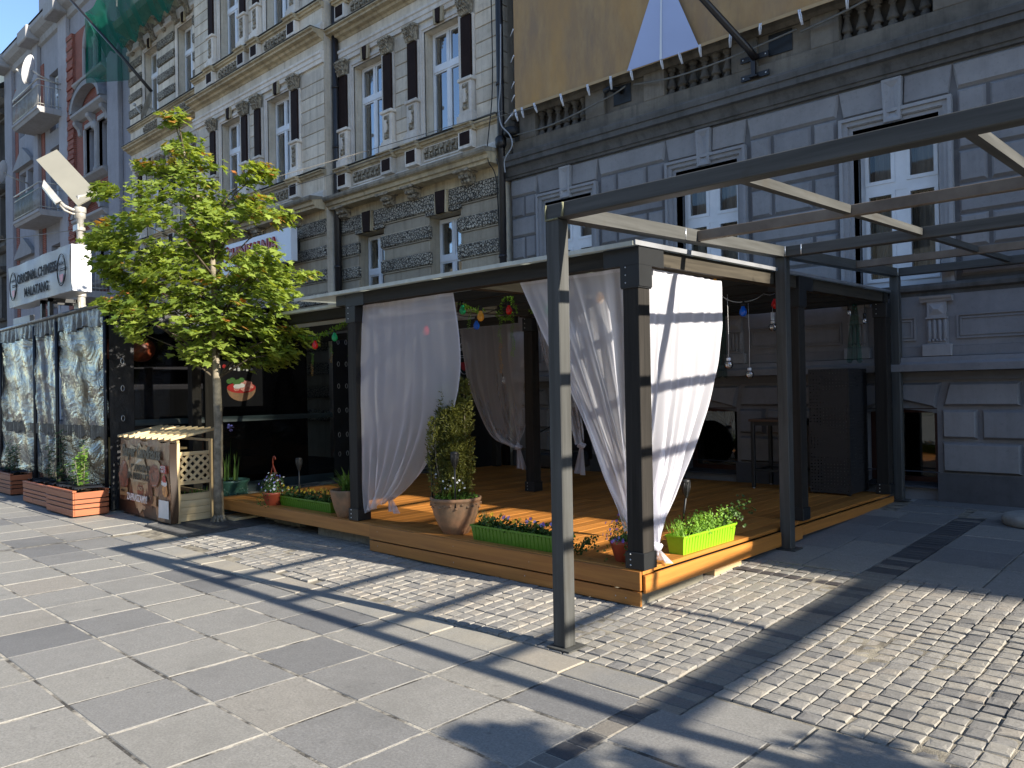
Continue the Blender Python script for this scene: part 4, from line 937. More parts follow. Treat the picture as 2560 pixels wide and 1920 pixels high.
# downpipe of the projecting bay
dp2 = thing('downpipe', 'black drain pipe in the recess of the cream tenement front', 'drain pipe', (-14.5, 9.9, .2))
part('pipe', MB().tube([(-14.5, 9.88, .3), (-14.5, 9.88, 13)], .075, 10), M['pipe'], dp2)
for z in (3.0, 4.3, 6.9, 8.2): part('clamp', MB().lathe(-14.5, 9.88, [(.088, z), (.088, z+.06)], 10), M['pipe'], dp2)
# green net round the roof cornice
nt_ = MB()
nt_.grid(lambda u, v: (XW-.25+5.2*u, lin(9.35, 8.75, v)+.05*math.sin(u*19), lin(12.25+.12*math.sin(u*40)+.1*math.sin(u*13), 13.5, v)), 50, 8)
nt_.grid(lambda u, v: (XW-.25-.05*math.sin(v*9), lin(8.75, 10.2, u), lin(11.3+.5*u, 13.5, v)), 12, 10)
single('scaffold_net', nt_, M['scaf_net'], 'torn green safety net wrapped round the roof cornice', 'net', loc=(-23.5, 9, 12))
pl = thing('flagpole', 'black flagpole slanting out below the green net', 'flagpole', (-24.0, 9.9, 10.6))
part('pole', MB().tube([(-24.05, 9.85, 10.75), (-24.6, 9.3, 11.7), (-26.0, 8.0, 13.9)], [.05, .045, .035], 8), M['pipe'], pl)
part('finial', MB().ell((-26.05, 7.95, 13.97), (.07, .07, .09), 8, 6), M['lampcream'], pl)
sd = thing('satellite_dish', 'grey satellite dish on the cream tenement sill above the tree', 'satellite dish', (-22.9, 9.4, 9.6))
def dish(th, c, r, nrm, mat):
    n = Vector(nrm).normalized(); a = n.cross(Vector((0, 0, 1))).normalized(); b = a.cross(n); m = MB(); vs = []
    for j in range(5):
        rr = r*j/4
        for k in range(20): t = 2*math.pi*k/20; vs.append(Vector(c)+a*rr*.85*math.cos(t)+b*rr*math.sin(t)+n*(.18*rr*rr/r))
    m.add(vs, [(j*20+k, j*20+(k+1) % 20, (j+1)*20+(k+1) % 20, (j+1)*20+k) for j in range(4) for k in range(20)], True)
    part('reflector', m, mat, th)
    f = Vector(c)+n*r*.85-b*r*.25
    part('feed_arm', MB().tube([Vector(c)-b*r*.9, f], .018, 6).ell(tuple(f), (.05, .05, .05), 6, 5), M['lampgrey'], th)
    part('mount', MB().tube([Vector(c)-n*.02, Vector(c)-n*.35-b*.1, (c[0], c[1]+.9, c[2]-.3)], .03, 6), M['lampgrey'], th)
dish(sd, (-22.9, 9.3, 9.85), .42, (-.5, -1, .4), M['lampgrey'])
# restaurant sign
sg = thing('restaurant_sign', 'white box sign reading CHINKALNIA in red raised letters', 'sign', (-16.9, 9.3, 4.55))
part('sign_box', MB().cbox(-18.6, -15.42, 9.28, 9.45, 4.53, 5.27, .01), M['signwhite'], sg)
part('sign_mount', MB().box(-18.3, -18.2, 9.45, 9.9, 4.7, 5.1).box(-15.8, -15.7, 9.45, 9.9, 4.7, 5.1), M['blacksteel'], sg)
text('lettering', 'CHINKALNIA', .40, M['signred'], sg, (-18.32, 9.26, 4.86), sx=.98, depth=.02, bold=.012)
text('lettering', 'RESTAURACJA', .13, M['signred'], sg, (-17.9, 9.26, 4.66), sx=1.5, depth=.012, bold=.004)
part('lettering_swash', MB().tube([(-18.35+.2*math.cos(t), 9.27, 4.92+.28*math.sin(t)) for t in [.9+k*.45 for k in range(10)]], .025, 5), M['signred'], sg)
# ---------------------------------------------------------------- terrace deck
DZ = .295
dk = thing('terrace_deck', 'amber stained wooden terrace platform along the pavement', 'deck', (-6, 7, .1))
x = -3.245; k = 0
while x > -9.7:
    w_ = min(.145, x+9.72)
    for y0, y1 in ((4.86, 7.36), (7.37, 9.93)):
        if x-w_ > -3.4 and y0 < 5: pass
        part('deck_board', MB().cbox(x-w_+.0025, x-.0025, y0, y1, DZ-.03, DZ+random.uniform(-.0008, .0008), .003), M['deck_y'], dk)
    x -= .145; k += 1
part('edge_board', MB().cbox(-6.43, -3.225, 4.715, 4.857, DZ-.03, DZ+.002, .003), M['deck_x'], dk)
part('edge_board', MB().cbox(-9.72, -6.434, 4.745, 4.857, DZ-.03, DZ+.002, .003), M['deck_x'], dk)
part('front_fascia', MB().cbox(-6.43, -3.232, 4.69, 4.714, .155, DZ-.004, .003), M['deck_x'], dk)
part('front_fascia', MB().cbox(-6.43, -3.235, 4.694, 4.716, .042, .143, .003), M['deck_x'], dk)
part('front_fascia', MB().cbox(-9.72, -6.433, 4.72, 4.744, .165, DZ-.004, .003), M['deck_x'], dk)
part('side_fascia', MB().cbox(-3.229, -3.206, 4.722, 7.36, .135, DZ-.034, .003), M['deck_y'], dk)
part('side_fascia', MB().cbox(-3.229, -3.206, 7.366, 9.93, .165, DZ-.034, .003), M['deck_y'], dk)
part('end_fascia', MB().cbox(-9.745, -9.722, 4.75, 9.93, .13, DZ-.002, .003), M['deck_y'], dk)
part('bearer', MB().box(-3.35, -3.26, 4.75, 5.6, .03, .13), M['old_timber'], dk)
part('bearer', MB().box(-3.33, -3.24, 5.75, 6.2, .07, .13), M['pine_y'], dk)
part('bearer', MB().box(-7.6, -6.6, 4.86, 4.95, .04, .14), M['old_timber'], dk)
part('bearer', MB().box(-9.0, -8.2, 5.0, 5.1, .04, .14), M['old_timber'], dk)
part('dark_gap_block', MB().box(-9.6, -3.4, 5.2, 9.9, .05, .2), M['rubber'], dk)  # black block stands in for the shade in the gap below the boards
for px, pz in ((-6.3, .24), (-6.3, .10), (-5.2, .235), (-5.2, .09), (-4.3, .22), (-3.9, .245), (-3.45, .09), (-3.36, .088), (-4.35, .1)):
    part('screw', MB().ell((px, 4.692, pz), (.005, .003, .005), 6, 4), M['screw'], dk)
single('loose_board', MB().cbox(-9.55, -9.2, 4.70, 5.25, .045, .085, .004), M['pine_x'], 'short pale plank lying at the left end of the deck', 'plank', loc=(-9.4, 4.9, .05))
# ---------------------------------------------------------------- wooden canopy
cn = thing('wooden_canopy', 'charcoal stained timber canopy with thin translucent roof over the deck', 'canopy', (-5, 7, DZ))
def cz(y): return 2.615+.013*(y-4.7)
POST = [(-3.36, 4.722), (-6.82, 4.742), (-3.36, 7.40), (-6.90, 7.50), (-3.34, 9.76), (-6.88, 9.76)]
for i, (px, py) in enumerate(POST):
    p = part('post', MB().cbox(px, px+.14, py, py+.14, DZ+.003, cz(py)-.13, .005), M['stain_z'], cn)
    part('post_shoe', MB().cbox(px-.012, px+.152, py-.012, py+.152, DZ+.0035, DZ+.125, .003), M['blacksteel'], p)
    part('post_collar', MB().cbox(px-.010, px+.150, py-.010, py+.150, cz(py)-.30, cz(py)-.132, .003), M['blacksteel'], p)
    for s in ((.03, -.0135), (.07, -.0135), (.11, -.0135)):
        part('bolt', MB().ell((px+.035, py-.0125, DZ+s[0]), (.007, .005, .007), 6, 4), M['screw'], p)
        part('bolt', MB().ell((px+.035, py-.011, cz(py)-.30+s[0]*1.4), (.006, .005, .006), 6, 4), M['screw'], p)
B0, B1 = -7.18, -3.215
part('front_beam', MB().add([(B0+.3, 4.735, 2.495), (B1, 4.735, 2.495), (B1, 4.855, 2.495), (B0+.3, 4.855, 2.495), (B0+.3, 4.735, 2.612), (B1, 4.735, 2.612), (B1, 4.855, 2.612), (B0+.3, 4.855, 2.612)], [(0, 3, 2, 1), (4, 5, 6, 7), (0, 1, 5, 4), (1, 2, 6, 5), (2, 3, 7, 6), (3, 0, 4, 7)]), M['stain_x'], cn)
part('middle_beam', MB().box(B0+.3, B1, 7.41, 7.53, 2.525, 2.645), M['stain_x'], cn)
part('rear_beam', MB().box(B0+.3, B1, 9.77, 9.89, 2.555, 2.675), M['stain_x'], cn)
for xx in (-3.345, -6.83, -5.1): 
    a, b = 4.86, 9.76
    part('side_beam', MB().add([(xx, a, cz(a)-.12), (xx+.11, a, cz(a)-.12), (xx+.11, b, cz(b)-.12), (xx, b, cz(b)-.12), (xx, a, cz(a)-.004), (xx+.11, a, cz(a)-.004), (xx+.11, b, cz(b)-.004), (xx, b, cz(b)-.004)], [(0, 3, 2, 1), (4, 5, 6, 7), (0, 1, 5, 4), (1, 2, 6, 5), (2, 3, 7, 6), (3, 0, 4, 7)]), M['stain_y'], cn)
for yy in (5.55, 6.2, 6.85, 8.1, 8.7, 9.3): part('rafter', MB().box(B0+.35, -3.36, yy, yy+.05, cz(yy)-.10, cz(yy)-.006), M['stain_x'], cn)
# steel corner brackets
for (px, py) in POST[:3]:
    c0 = cz(py)
    s = 1 if px < -5 else -1
    part('corner_bracket', MB().cbox(px-.012 if s > 0 else px-.16, px+.30 if s > 0 else px+.152, py-.011, py-.004 if False else py+.004, c0-.135, c0-.004, .002).cbox(px-.0115, px+.1515, py-.0115, py+.004, c0-.29, c0-.134, .002), M['blacksteel'], cn)
    if px > -5: part('corner_bracket', MB().cbox(px+.148, px+.1565, py-.011, py+.31, c0-.135, c0-.004, .002).cbox(px+.148, px+.1563, py-.0112, py+.1512, c0-.29, c0-.134, .002), M['blacksteel'], cn)
part('bracket_tail', MB().cbox(-7.0, -6.83, 4.731, 4.86, 2.50, 2.61, .003), M['blacksteel'], cn)
# roof sheets with taped edges
for a, b in ((-7.66, -6.55), (-6.545, -5.45), (-5.445, -4.35), (-4.345, -3.20)):
    y0, y1 = 4.665, 9.93
    part('roof_sheet', MB().add([(a, y0, cz(y0)+.0), (b, y0, cz(y0)), (b, y1, cz(y1)), (a, y1, cz(y1)), (a, y0, cz(y0)+.016), (b, y0, cz(y0)+.016), (b, y1, cz(y1)+.016), (a, y1, cz(y1)+.016)], [(0, 3, 2, 1), (4, 5, 6, 7), (0, 1, 5, 4), (1, 2, 6, 5), (2, 3, 7, 6), (3, 0, 4, 7)]), M['poly'], cn)
part('edge_strip', MB().box(-7.67, -3.21, 4.645, 4.664, 2.607, 2.640), M['poly_edge'], cn)
part('edge_flashing', MB().add([(-3.199, 4.65, 2.61), (-3.199, 9.93, 2.68), (-3.199, 9.93, 2.705), (-3.199, 4.65, 2.645), (-3.19, 4.65, 2.61), (-3.19, 9.93, 2.68), (-3.19, 9.93, 2.705), (-3.19, 4.65, 2.645)], [(4, 5, 6, 7), (7, 6, 2, 3), (0, 4, 7, 3), (1, 0, 3, 2)]), M['zinc'], cn)
# lower canopy towards the tent
lc = thing('low_canopy', 'lower dark timber canopy with pale roof between deck and tent', 'canopy', (-9, 7, .2))
part('front_beam', MB().box(-11.4, -6.95, 5.15, 5.25, 2.45, 2.565), M['stain_x'], lc)
part('roof_sheet', MB().box(-11.55, -6.93, 5.08, 9.9, 2.567, 2.59), M['poly'], lc)
part('edge_strip', MB().box(-11.55, -6.93, 5.06, 5.079, 2.563, 2.595), M['poly_edge'], lc)
for yy in (6.3, 7.4, 8.5): part('rafter', MB().box(-11.4, -6.95, yy, yy+.06, 2.46, 2.566), M['stain_x'], lc)
part('post', MB().cbox(-11.42, -11.28, 5.14, 5.28, .05, 2.56, .005), M['stain_z'], lc)
part('post', MB().cbox(-9.62, -9.5, 9.6, 9.72, DZ+.005, 2.46, .005), M['stain_z'], lc)
# back screens of black tarpaulin under the cream house
bs = thing('back_screen', 'black tarpaulin screen closing the back of the terrace', 'screen', (-9, 9.9, .2))
for a, b in ((-15.0, -13.2), (-13.19, -11.4), (-11.39, -9.7)): part('tarpaulin', MB().grid(lambda u, v, a=a, b=b: (a+(b-a)*u, 9.88+.012*math.sin(u*13+v*5), .2+2.5*v), 12, 8), M['tarp'], bs)
part('logo_ring', MB().tube([(-10.55+.17*math.cos(t), 9.865, 2.2+.3*math.sin(t)) for t in [k*math.pi/12 for k in range(25)]], .008, 4), M['logogrey'], bs)
part('logo_bowl', MB().add([(-10.66, 9.862, 2.12), (-10.44, 9.862, 2.12), (-10.48, 9.862, 2.0), (-10.55, 9.862, 1.96), (-10.62, 9.862, 2.0)], [(0, 4, 3, 2, 1)]), M['logored'], bs)
text('logo_lettering', 'pan.bar', .12, M['logogrey'], bs, (-10.55, 9.862, 2.33), align='CENTER', depth=.001)
part('logo_line', MB().box(-10.66, -10.36, 9.860, 9.862, 2.20, 2.208).box(-10.66, -10.36, 9.860, 9.862, 2.235, 2.243), M['logogrey'], bs)
# ---------------------------------------------------------------- steel frame
sf = thing('steel_frame', 'bare dark steel pergola frame standing in front of the canopy', 'pergola', (0, 6.9, 0))
def fz(y): return 2.742+.0352*(y-3.72)                # top of the frame
def ybeam(xa, xb, y0, y1, h, mat, name, top=0.):
    return part(name, MB().add([(xa, y0, fz(y0)-h+top), (xb, y0, fz(y0)-h+top), (xb, y1, fz(y1)-h+top), (xa, y1, fz(y1)-h+top), (xa, y0, fz(y0)+top), (xb, y0, fz(y0)+top), (xb, y1, fz(y1)+top), (xa, y1, fz(y1)+top)], [(0, 3, 2, 1), (4, 5, 6, 7), (0, 1, 5, 4), (1, 2, 6, 5), (2, 3, 7, 6), (3, 0, 4, 7)]), mat, sf)
FX0, FX1 = -3.218, 3.46
for xx in (FX0, FX1):
    for yy in (3.72, 6.90, 9.955):
        part('post', MB().cbox(xx, xx+.1, yy, yy+.1, gr(yy)+.012, fz(yy)-.093, .006), M['steel'], sf)
        part('foot_plate', MB().box(xx-.03, xx+.15, yy-.03, yy+.15, gr(yy)+.003, gr(yy)+.012), M['steel'], sf)
for yy, nm in ((3.72, 'cross_beam'), (6.90, 'cross_beam'), (9.955, 'cross_beam')):
    part(nm, MB().cbox(FX0+(.001 if yy > 4 else 0), FX1+.1, yy, yy+.1, fz(yy)-.092, fz(yy), .005), M['steel_x'], sf)
for yy, m_ in ((5.37, 'rusty'), (8.62, 'rusty')):
    part('rafter', MB().cbox(FX0+.101, FX1-.001, yy, yy+.05, fz(yy)-.085, fz(yy)-.01, .004), M[m_], sf)
for xx in (FX0, FX1):
    for a, b in ((3.821, 6.899), (7.001, 9.954)): ybeam(xx, xx+.1, a, b, .092, M['steel_y'], 'long_beam')
xx = -1.99
while xx < 3.3:
    for a, b in ((3.821, 5.369), (5.421, 6.899), (7.001, 8.619), (8.671, 9.954)): ybeam(xx-.025, xx+.025, a, b, .055, M['steel_y'], 'purlin', -.012)
    xx += 1.075
part('dark_end_plate', MB().box(FX0-.002, FX0-.0005, 3.726, 3.814, fz(3.72)-.087, fz(3.72)-.006), M['rubber'], sf)  # black plate stands in for the shaded hollow of the tube
part('weld_seam', MB().tube([(FX0+.004, 3.716, fz(3.72)-.09), (FX0+.002, 3.716, fz(3.72)-.045), (FX0+.006, 3.716, fz(3.72)-.002)], .006, 5).tube([(FX0+.135, 3.716, fz(3.72)-.088), (FX0+.145, 3.716, fz(3.72)-.04), (FX0+.14, 3.716, fz(3.72)-.004)], .009, 5).tube([(FX0, 3.716, fz(3.72)-.095), (FX0+.1, 3.716, fz(3.72)-.095)], .007, 5), M['weld'], sf)
part('weld_seam', MB().tube([(FX0+.102, 6.897, fz(6.9)-.09), (FX0+.102, 6.897, fz(6.9))], .006, 5).tube([(FX0+.25, 6.897, fz(6.9)-.09), (FX0+.25, 6.897, fz(6.9))], .006, 5).tube([(FX0+.101, 5.2, fz(5.2)-.09), (FX0+.103, 5.2, fz(5.2)-.01)], .007, 5).tube([(FX0+.101, 9.95, fz(9.95)-.09), (FX0+.102, 9.95, fz(9.95))], .006, 5), M['screw'], sf)
# ---------------------------------------------------------------- sheer curtains
def spl(pts, t):
    n = len(pts)-1; f = max(0, min(n-1e-6, t*n)); i = int(f); t = f-i
    P = [Vector(p) for p in pts]; a, b, c, d = P[max(i-1, 0)], P[i], P[i+1], P[min(i+2, n)]
    return .5*((2*b)+(c-a)*t+(2*a-5*b+4*c-d)*t*t+(3*b-a-3*c+d)*t**3)
def curtain(label, edgeA, edgeB, nrm, amp, folds, mat, group, seed=1, knot=None, tail=None, nu=90, nv=60, rod=None):
    """sheet between two edge splines (top to bottom), folds pushed along nrm and gathered where the edges close in"""
    th = thing('sheer_curtain', label, 'curtain', tuple(edgeA[0]), group); n = Vector(nrm).normalized(); rr = random.Random(seed)
    ph = [rr.uniform(0, 6.28) for _ in range(6)]; w0 = (Vector(edgeB[0])-Vector(edgeA[0])).length
    def fn(u, v):
        a, b = spl(edgeA, v), spl(edgeB, v); p = a.lerp(b, u); w_ = (b-a).length/w0
        g = (1-w_)*1.3+.16
        q = mnoise.noise(Vector((u*folds*1.3+.8*v, v*1.1, seed*3.7)))+.6*mnoise.noise(Vector((u*folds*2.9+1.6*v*(1-u), v*.9+5, seed*1.9)))
        cr = abs(mnoise.noise(Vector((u*folds*2.1-1.3*v, v*.8+9, seed*2.3))))
        d = amp*g*(1.9*q-2.2*cr)+.008*mnoise.noise(Vector((u*3, v*9, seed)))
        d += .06*math.sin(v*math.pi)*math.sin(u*3.1+ph[3])
        lx = .012*math.sin(u*folds*6.28+v*11)*(1-w_)
        return p+n*d+Vector((0, 0, lx))
    part('fabric', MB().grid(fn, nu, nv), mat, th)
    # hems along both sides and the top
    part('hem', MB().grid(lambda u, v: fn(u*.012, v), 1, nv).grid(lambda u, v: fn(.988+u*.012, v), 1, nv).grid(lambda u, v: fn(u, v*.018), nu, 1), M['sheer_dense'], th)
    if knot:
        kx = Vector(knot); m = MB(); m.ell(tuple(kx), (.045, .045, .04), 10, 8)
        m.tube([kx+Vector((.04*math.cos(t), .04*math.sin(t), .012*math.sin(3*t))) for t in [i*.7 for i in range(10)]], .018, 6)
        tx = Vector(tail)
        def tf(u, v):
            c = kx.lerp(tx, v); w_ = .025+.055*v; return c+Vector(((u-.5)*2*w_, .03*math.sin(u*14)*v, -.03*abs(u-.3)*v))
        m.grid(tf, 12, 8); part('knot', m, M['sheer_dense'], th)
    return th
G = 'sheer curtains tied back round the terrace'
curtain('sheer white curtain filling the left front bay behind the yew pot', [(-6.66, 4.83, 2.49), (-6.668, 4.82, 1.9), (-6.67, 4.83, 1.2), (-6.67, 4.84, .75), (-6.655, 4.85, .38)], [(-5.27, 4.8, 2.485), (-5.21, 4.8, 1.95), (-5.32, 4.82, 1.52), (-5.60, 4.87, 1.17), (-6.05, 4.92, .72), (-6.44, 4.95, .50)], (0, 1, 0), .05, 4, M['sheer'], G, 3, (-6.43, 4.95, .55), (-6.38, 4.95, .40))
curtain('sheer curtain sweeping down behind the front steel post to the corner', [(-4.45, 4.81, 2.485), (-4.17, 4.81, 2.0), (-3.93, 4.82, 1.58), (-3.62, 4.85, .93), (-3.44, 4.88, .55)], [(-3.37, 4.82, 2.485), (-3.365, 4.83, 1.8), (-3.362, 4.86, 1.2), (-3.36, 4.88, .8), (-3.355, 4.9, .5)], (0, 1, 0), .05, 5, M['sheer'], G, 5)
curtain('bright sunlit sheer curtain on the right side of the corner post', [(-3.29, 4.90, 2.485), (-3.29, 4.90, 1.8), (-3.29, 4.90, 1.2), (-3.285, 4.91, .8), (-3.285, 4.935, .34)], [(-3.29, 6.06, 2.485), (-3.29, 5.98, 2.05), (-3.29, 5.83, 1.64), (-3.29, 5.55, 1.2), (-3.285, 5.22, .75), (-3.28, 5.0, .40)], (1, 0, 0), .045, 6, M['sheer_dense'], G, 8, (-3.285, 4.97, .42), (-3.26, 5.02, .32))
curtain('greyish sheer curtain hanging in the dark middle of the terrace', [(-8.18, 7.56, 2.57), (-8.1, 7.56, 2.05), (-7.98, 7.56, 1.6), (-7.62, 7.56, 1.0), (-7.13, 7.56, .85)], [(-6.91, 7.56, 2.55), (-6.885, 7.56, 1.9), (-6.88, 7.56, 1.45), (-6.94, 7.56, 1.1), (-7.05, 7.56, .87)], (0, 1, 0), .05, 4, M['sheer_thin'], G, 11, (-7.07, 7.55, .85), (-7.03, 7.55, .58))
curtain('narrow knotted sheer curtain half hidden behind the front steel post', [(-6.75, 7.56, 2.55), (-6.6, 7.56, 1.9), (-6.3, 7.56, 1.4), (-6.06, 7.56, .93)], [(-6.25, 7.56, 2.55), (-6.12, 7.56, 1.9), (-6.02, 7.56, 1.4), (-5.99, 7.56, .93)], (0, 1, 0), .04, 3, M['sheer_thin'], G, 12, (-6.02, 7.55, .91), (-6.07, 7.55, .57))
for lab, x0, xb0, xb1, z1, sd_ in (('dark green gauze scarf hanging beside the perforated cabinet', -3.54, -3.64, -3.47, 1.87, 4), ('dark green gauze scarf hanging right of the bright curtain', -5.27, -5.38, -5.22, 1.72, 6)):
    m = MB().grid(lambda u, v: (lin(x0-.02+.04*u, lin(xb0, xb1, u), v**.7), 9.72+.02*math.sin(u*17+sd_), lin(2.56, z1-.02*math.sin(u*9), v)), 24, 20)
    single('gauze_scarf', m, M['green_net'], lab, 'scarf', 'green gauze scarves', (x0, 9.72, z1))
# ---------------------------------------------------------------- leaf helper
class LB(MB):
    def __init__(s): super().__init__(); s.lv = []
    def lf(s, vs, fs, val):
        s.add(vs, fs); s.lv += [val]*len(fs)
    def blade(s, base, d, L, w, droop, val, seg=3):
        b = Vector(base); d = Vector(d).normalized(); side = d.cross(Vector((0, 0, 1)))
        side = side.normalized() if side.length > .05 else Vector((random.uniform(-1, 1), random.uniform(-1, 1), 0)).normalized()
        out = Vector((d.x, d.y, 0)); vs = []; p = b.copy()
        for i in range(seg+1):
            t = i/seg; ww = w*(1-t)**.8*(.7+.6*t if t < .5 else 1); vs += [p-side*ww, p+side*ww]
            p = p+(d*(1-t*.3)+Vector((0, 0, -droop*t*1.6))+out*droop*t*.5)*(L/seg)
        s.lf(vs, [(2*i, 2*i+1, 2*i+3, 2*i+2) for i in range(seg)], val)
    def leaf(s, c, n, up, L, w, val):                 # simple folded leaf
        n = Vector(n).normalized(); u = Vector(up)-n*Vector(up).dot(n); u = u.normalized() if u.length > 1e-3 else n.orthogonal().normalized(); r = u.cross(n); c = Vector(c)
        s.lf([c, c+u*L*.45+r*w+n*w*.25, c+u*L, c+u*L*.45-r*w+n*w*.25], [(0, 1, 2), (0, 2, 3)], val)
    def maple(s, c, n, up, L, val):                   # five-lobed leaf
        n = Vector(n).normalized(); u = Vector(up)-n*Vector(up).dot(n); u = u.normalized() if u.length > 1e-3 else n.orthogonal().normalized(); r = u.cross(n); c = Vector(c)
        pr = [(0, 0), (.25, .05), (.5, .12), (.3, .35), (.55, .62), (.22, .62), (0, 1), (-.22, .62), (-.55, .62), (-.3, .35), (-.5, .12), (-.25, .05)]
        s.lf([c+u*(q[1]*L)+r*(q[0]*L)+n*(abs(q[0])*L*.22) for q in pr], [(0, 1, 2, 3, 9, 10, 11), (3, 4, 5, 7, 8, 9), (5, 6, 7)], val)
    def mesh(s, name, o=(0, 0, 0)):
        me = super().mesh(name, o); a = me.attributes.new('lv', 'FLOAT', 'FACE'); a.data.foreach_set('value', s.lv); return me
def rv(): 
    while True:
        v = Vector((random.uniform(-1, 1), random.uniform(-1, 1), random.uniform(-1, 1)))
        if .05 < v.length < 1: return v.normalized()
def flower(c, r, n=5, tilt=(0, 0, 1)):
    m = MB(); t_ = Vector(tilt).normalized(); a = t_.orthogonal().normalized(); b = t_.cross(a); c = Vector(c)
    for k in range(n):
        t = 6.283*k/n; d = a*math.cos(t)+b*math.sin(t); e = a*math.cos(t+.5)+b*math.sin(t+.5); f = a*math.cos(t-.5)+b*math.sin(t-.5)
        m.add([c, c+f*r*.75+t_*r*.15, c+d*r, c+e*r*.75+t_*r*.15], [(0, 1, 2, 3)])
    return m
def join(ms):
    o = MB()
    for m in ms: o.add(m.v, m.f)
    return o
# ---------------------------------------------------------------- pots on the deck
def pot_part(th, cx, cy, z, prof, mat, soil_r, soil_z):
    part('pot', MB().lathe(cx, cy, [(r, z+h) for r, h in prof], 28, True, False), mat, th)
    part('soil', MB().lathe(cx, cy, [(soil_r, z+soil_z), (soil_r*.5, z+soil_z+.015), (0, z+soil_z+.02)], 18, True, False), M['soil'], th)
def torch(x, y, z, h, label, lean=0.):
    th = thing('garden_torch', label, 'torch', (x, y, z), 'black solar garden torches')
    top = Vector((x+lean*.4, y, z+h))
    part('stake', MB().tube([(x, y, z-.04), (x+lean*.2, y, z+h*.5), top], .009, 6), M['blacksteel'], th)
    tx, ty, tz = top
    part('lantern', MB().lathe(tx, ty, [(.010, tz-.02), (.018, tz+.0), (.032, tz+.06), (.036, tz+.10), (.036, tz+.115), (.038, tz+.12), (.03, tz+.13), (0, tz+.135)], 12, True, False), M['blacksteel'], th)
    for k in range(8):
        t = 6.283*k/8; part('rib', MB().tube([(tx+.02*math.cos(t), ty+.02*math.sin(t), tz+.005), (tx+.035*math.cos(t), ty+.035*math.sin(t), tz+.06), (tx+.039*math.cos(t+.3), ty+.039*math.sin(t+.3), tz+.11)], .0028, 4), M['blacksteel'], th)
    return th
BIG = [(.115, 0), (.12, .005), (.165, .08), (.205, .18), (.225, .27), (.228, .30), (.238, .305), (.238, .33), (.222, .333), (.212, .30)]
th = thing('potted_yew', 'conical yew in a big weathered terracotta pot at the deck edge', 'potted plant', (-5.42, 4.93, DZ))
pot_part(th, -5.42, 4.93, DZ, BIG, M['terra'], .21, .295)
orn = MB()
for k in range(26):
    t = 6.283*k/26; orn.ell((-5.42+.226*math.cos(t), 4.93+.226*math.sin(t), DZ+.265+.018*math.sin(k*2.4)), (.016, .016, .011), 6, 4)
part('pot_relief', orn, M['terra'], th)
lb = LB(); stem = MB()
for q in range(24):
    bx, by = random.gauss(0, .03), random.gauss(0, .03); a = random.uniform(0, 6.28); lean = random.uniform(.02, .085); H = random.choice((.5, .6, .68, .75, .82, .9)); 
    if q == 0: a, lean, H, bx, by = 3.6, .05, 1.04, -.03, -.03
    if q == 1: a, lean, H, bx, by = .6, .05, 1.1, .03, .03
    base = Vector((-5.42+bx, 4.93+by, DZ+.3)); tip = base+Vector((math.cos(a)*lean, math.sin(a)*lean, H))
    stem.tube([base, base.lerp(tip, .5)+Vector((math.cos(a)*.03, math.sin(a)*.03, 0)), tip], [.008, .006, .003], 5)
    n = int(H*560)
    for i in range(n):
        t = random.random()**.8; p = base.lerp(tip, t)+Vector((math.cos(a)*.03*math.sin(t*3.1), math.sin(a)*.03*math.sin(t*3.1), 0))
        rad = (.078*(1-t)**.6+.018)*(1 if t > .08 else .6); ang = random.uniform(0, 6.28); d = Vector((math.cos(ang), math.sin(ang), random.uniform(.5, 1.6))).normalized()
        pp = p+Vector((math.cos(ang), math.sin(ang), 0))*rad*random.random()**.5
        val = .25+.6*random.random()*(.5+.5*t)+(.15 if pp.x > p.x else -.1)  # needles on the sun side toned lighter, sunlight put into the colour
        for j in range(5): 
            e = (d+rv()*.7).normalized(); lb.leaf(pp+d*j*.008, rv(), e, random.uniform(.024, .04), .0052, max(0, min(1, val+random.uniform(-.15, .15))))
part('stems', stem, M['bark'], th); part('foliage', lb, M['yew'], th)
lb = LB(); fl = []
for i in range(420):
    t = random.uniform(0, 6.28); r = .2*math.sqrt(random.random()); b = (-5.42+r*math.cos(t), 4.93+r*math.sin(t), DZ+.3)
    lb.leaf((b[0], b[1], b[2]+random.uniform(0, .06)), rv(), rv()+Vector((0, 0, .6)), random.uniform(.015, .035), .007, random.random())
for i in range(34):
    t = random.uniform(3.4, 6.0); r = random.uniform(.05, .2); h = random.uniform(.1, .26); b = Vector((-5.42+r*math.cos(t), 4.93+r*math.sin(t), DZ+.3)); e = b+Vector((random.uniform(-.05, .06), random.uniform(-.04, .03), h)); lb.blade(b, e-b, h, .0025, .0, .5, 2); fl.append(flower(e, .011, 5, rv()+Vector((0, -1, .5))))
part('underplanting', lb, M['herb'], th); part('blossoms', join(fl), M['whitepetal'], th)
torch(-5.60, 4.80, DZ+.3, .30, 'black garden torch left of the potted yew')
torch(-5.26, 4.78, DZ+.3, .33, 'black garden torch right of the potted yew')
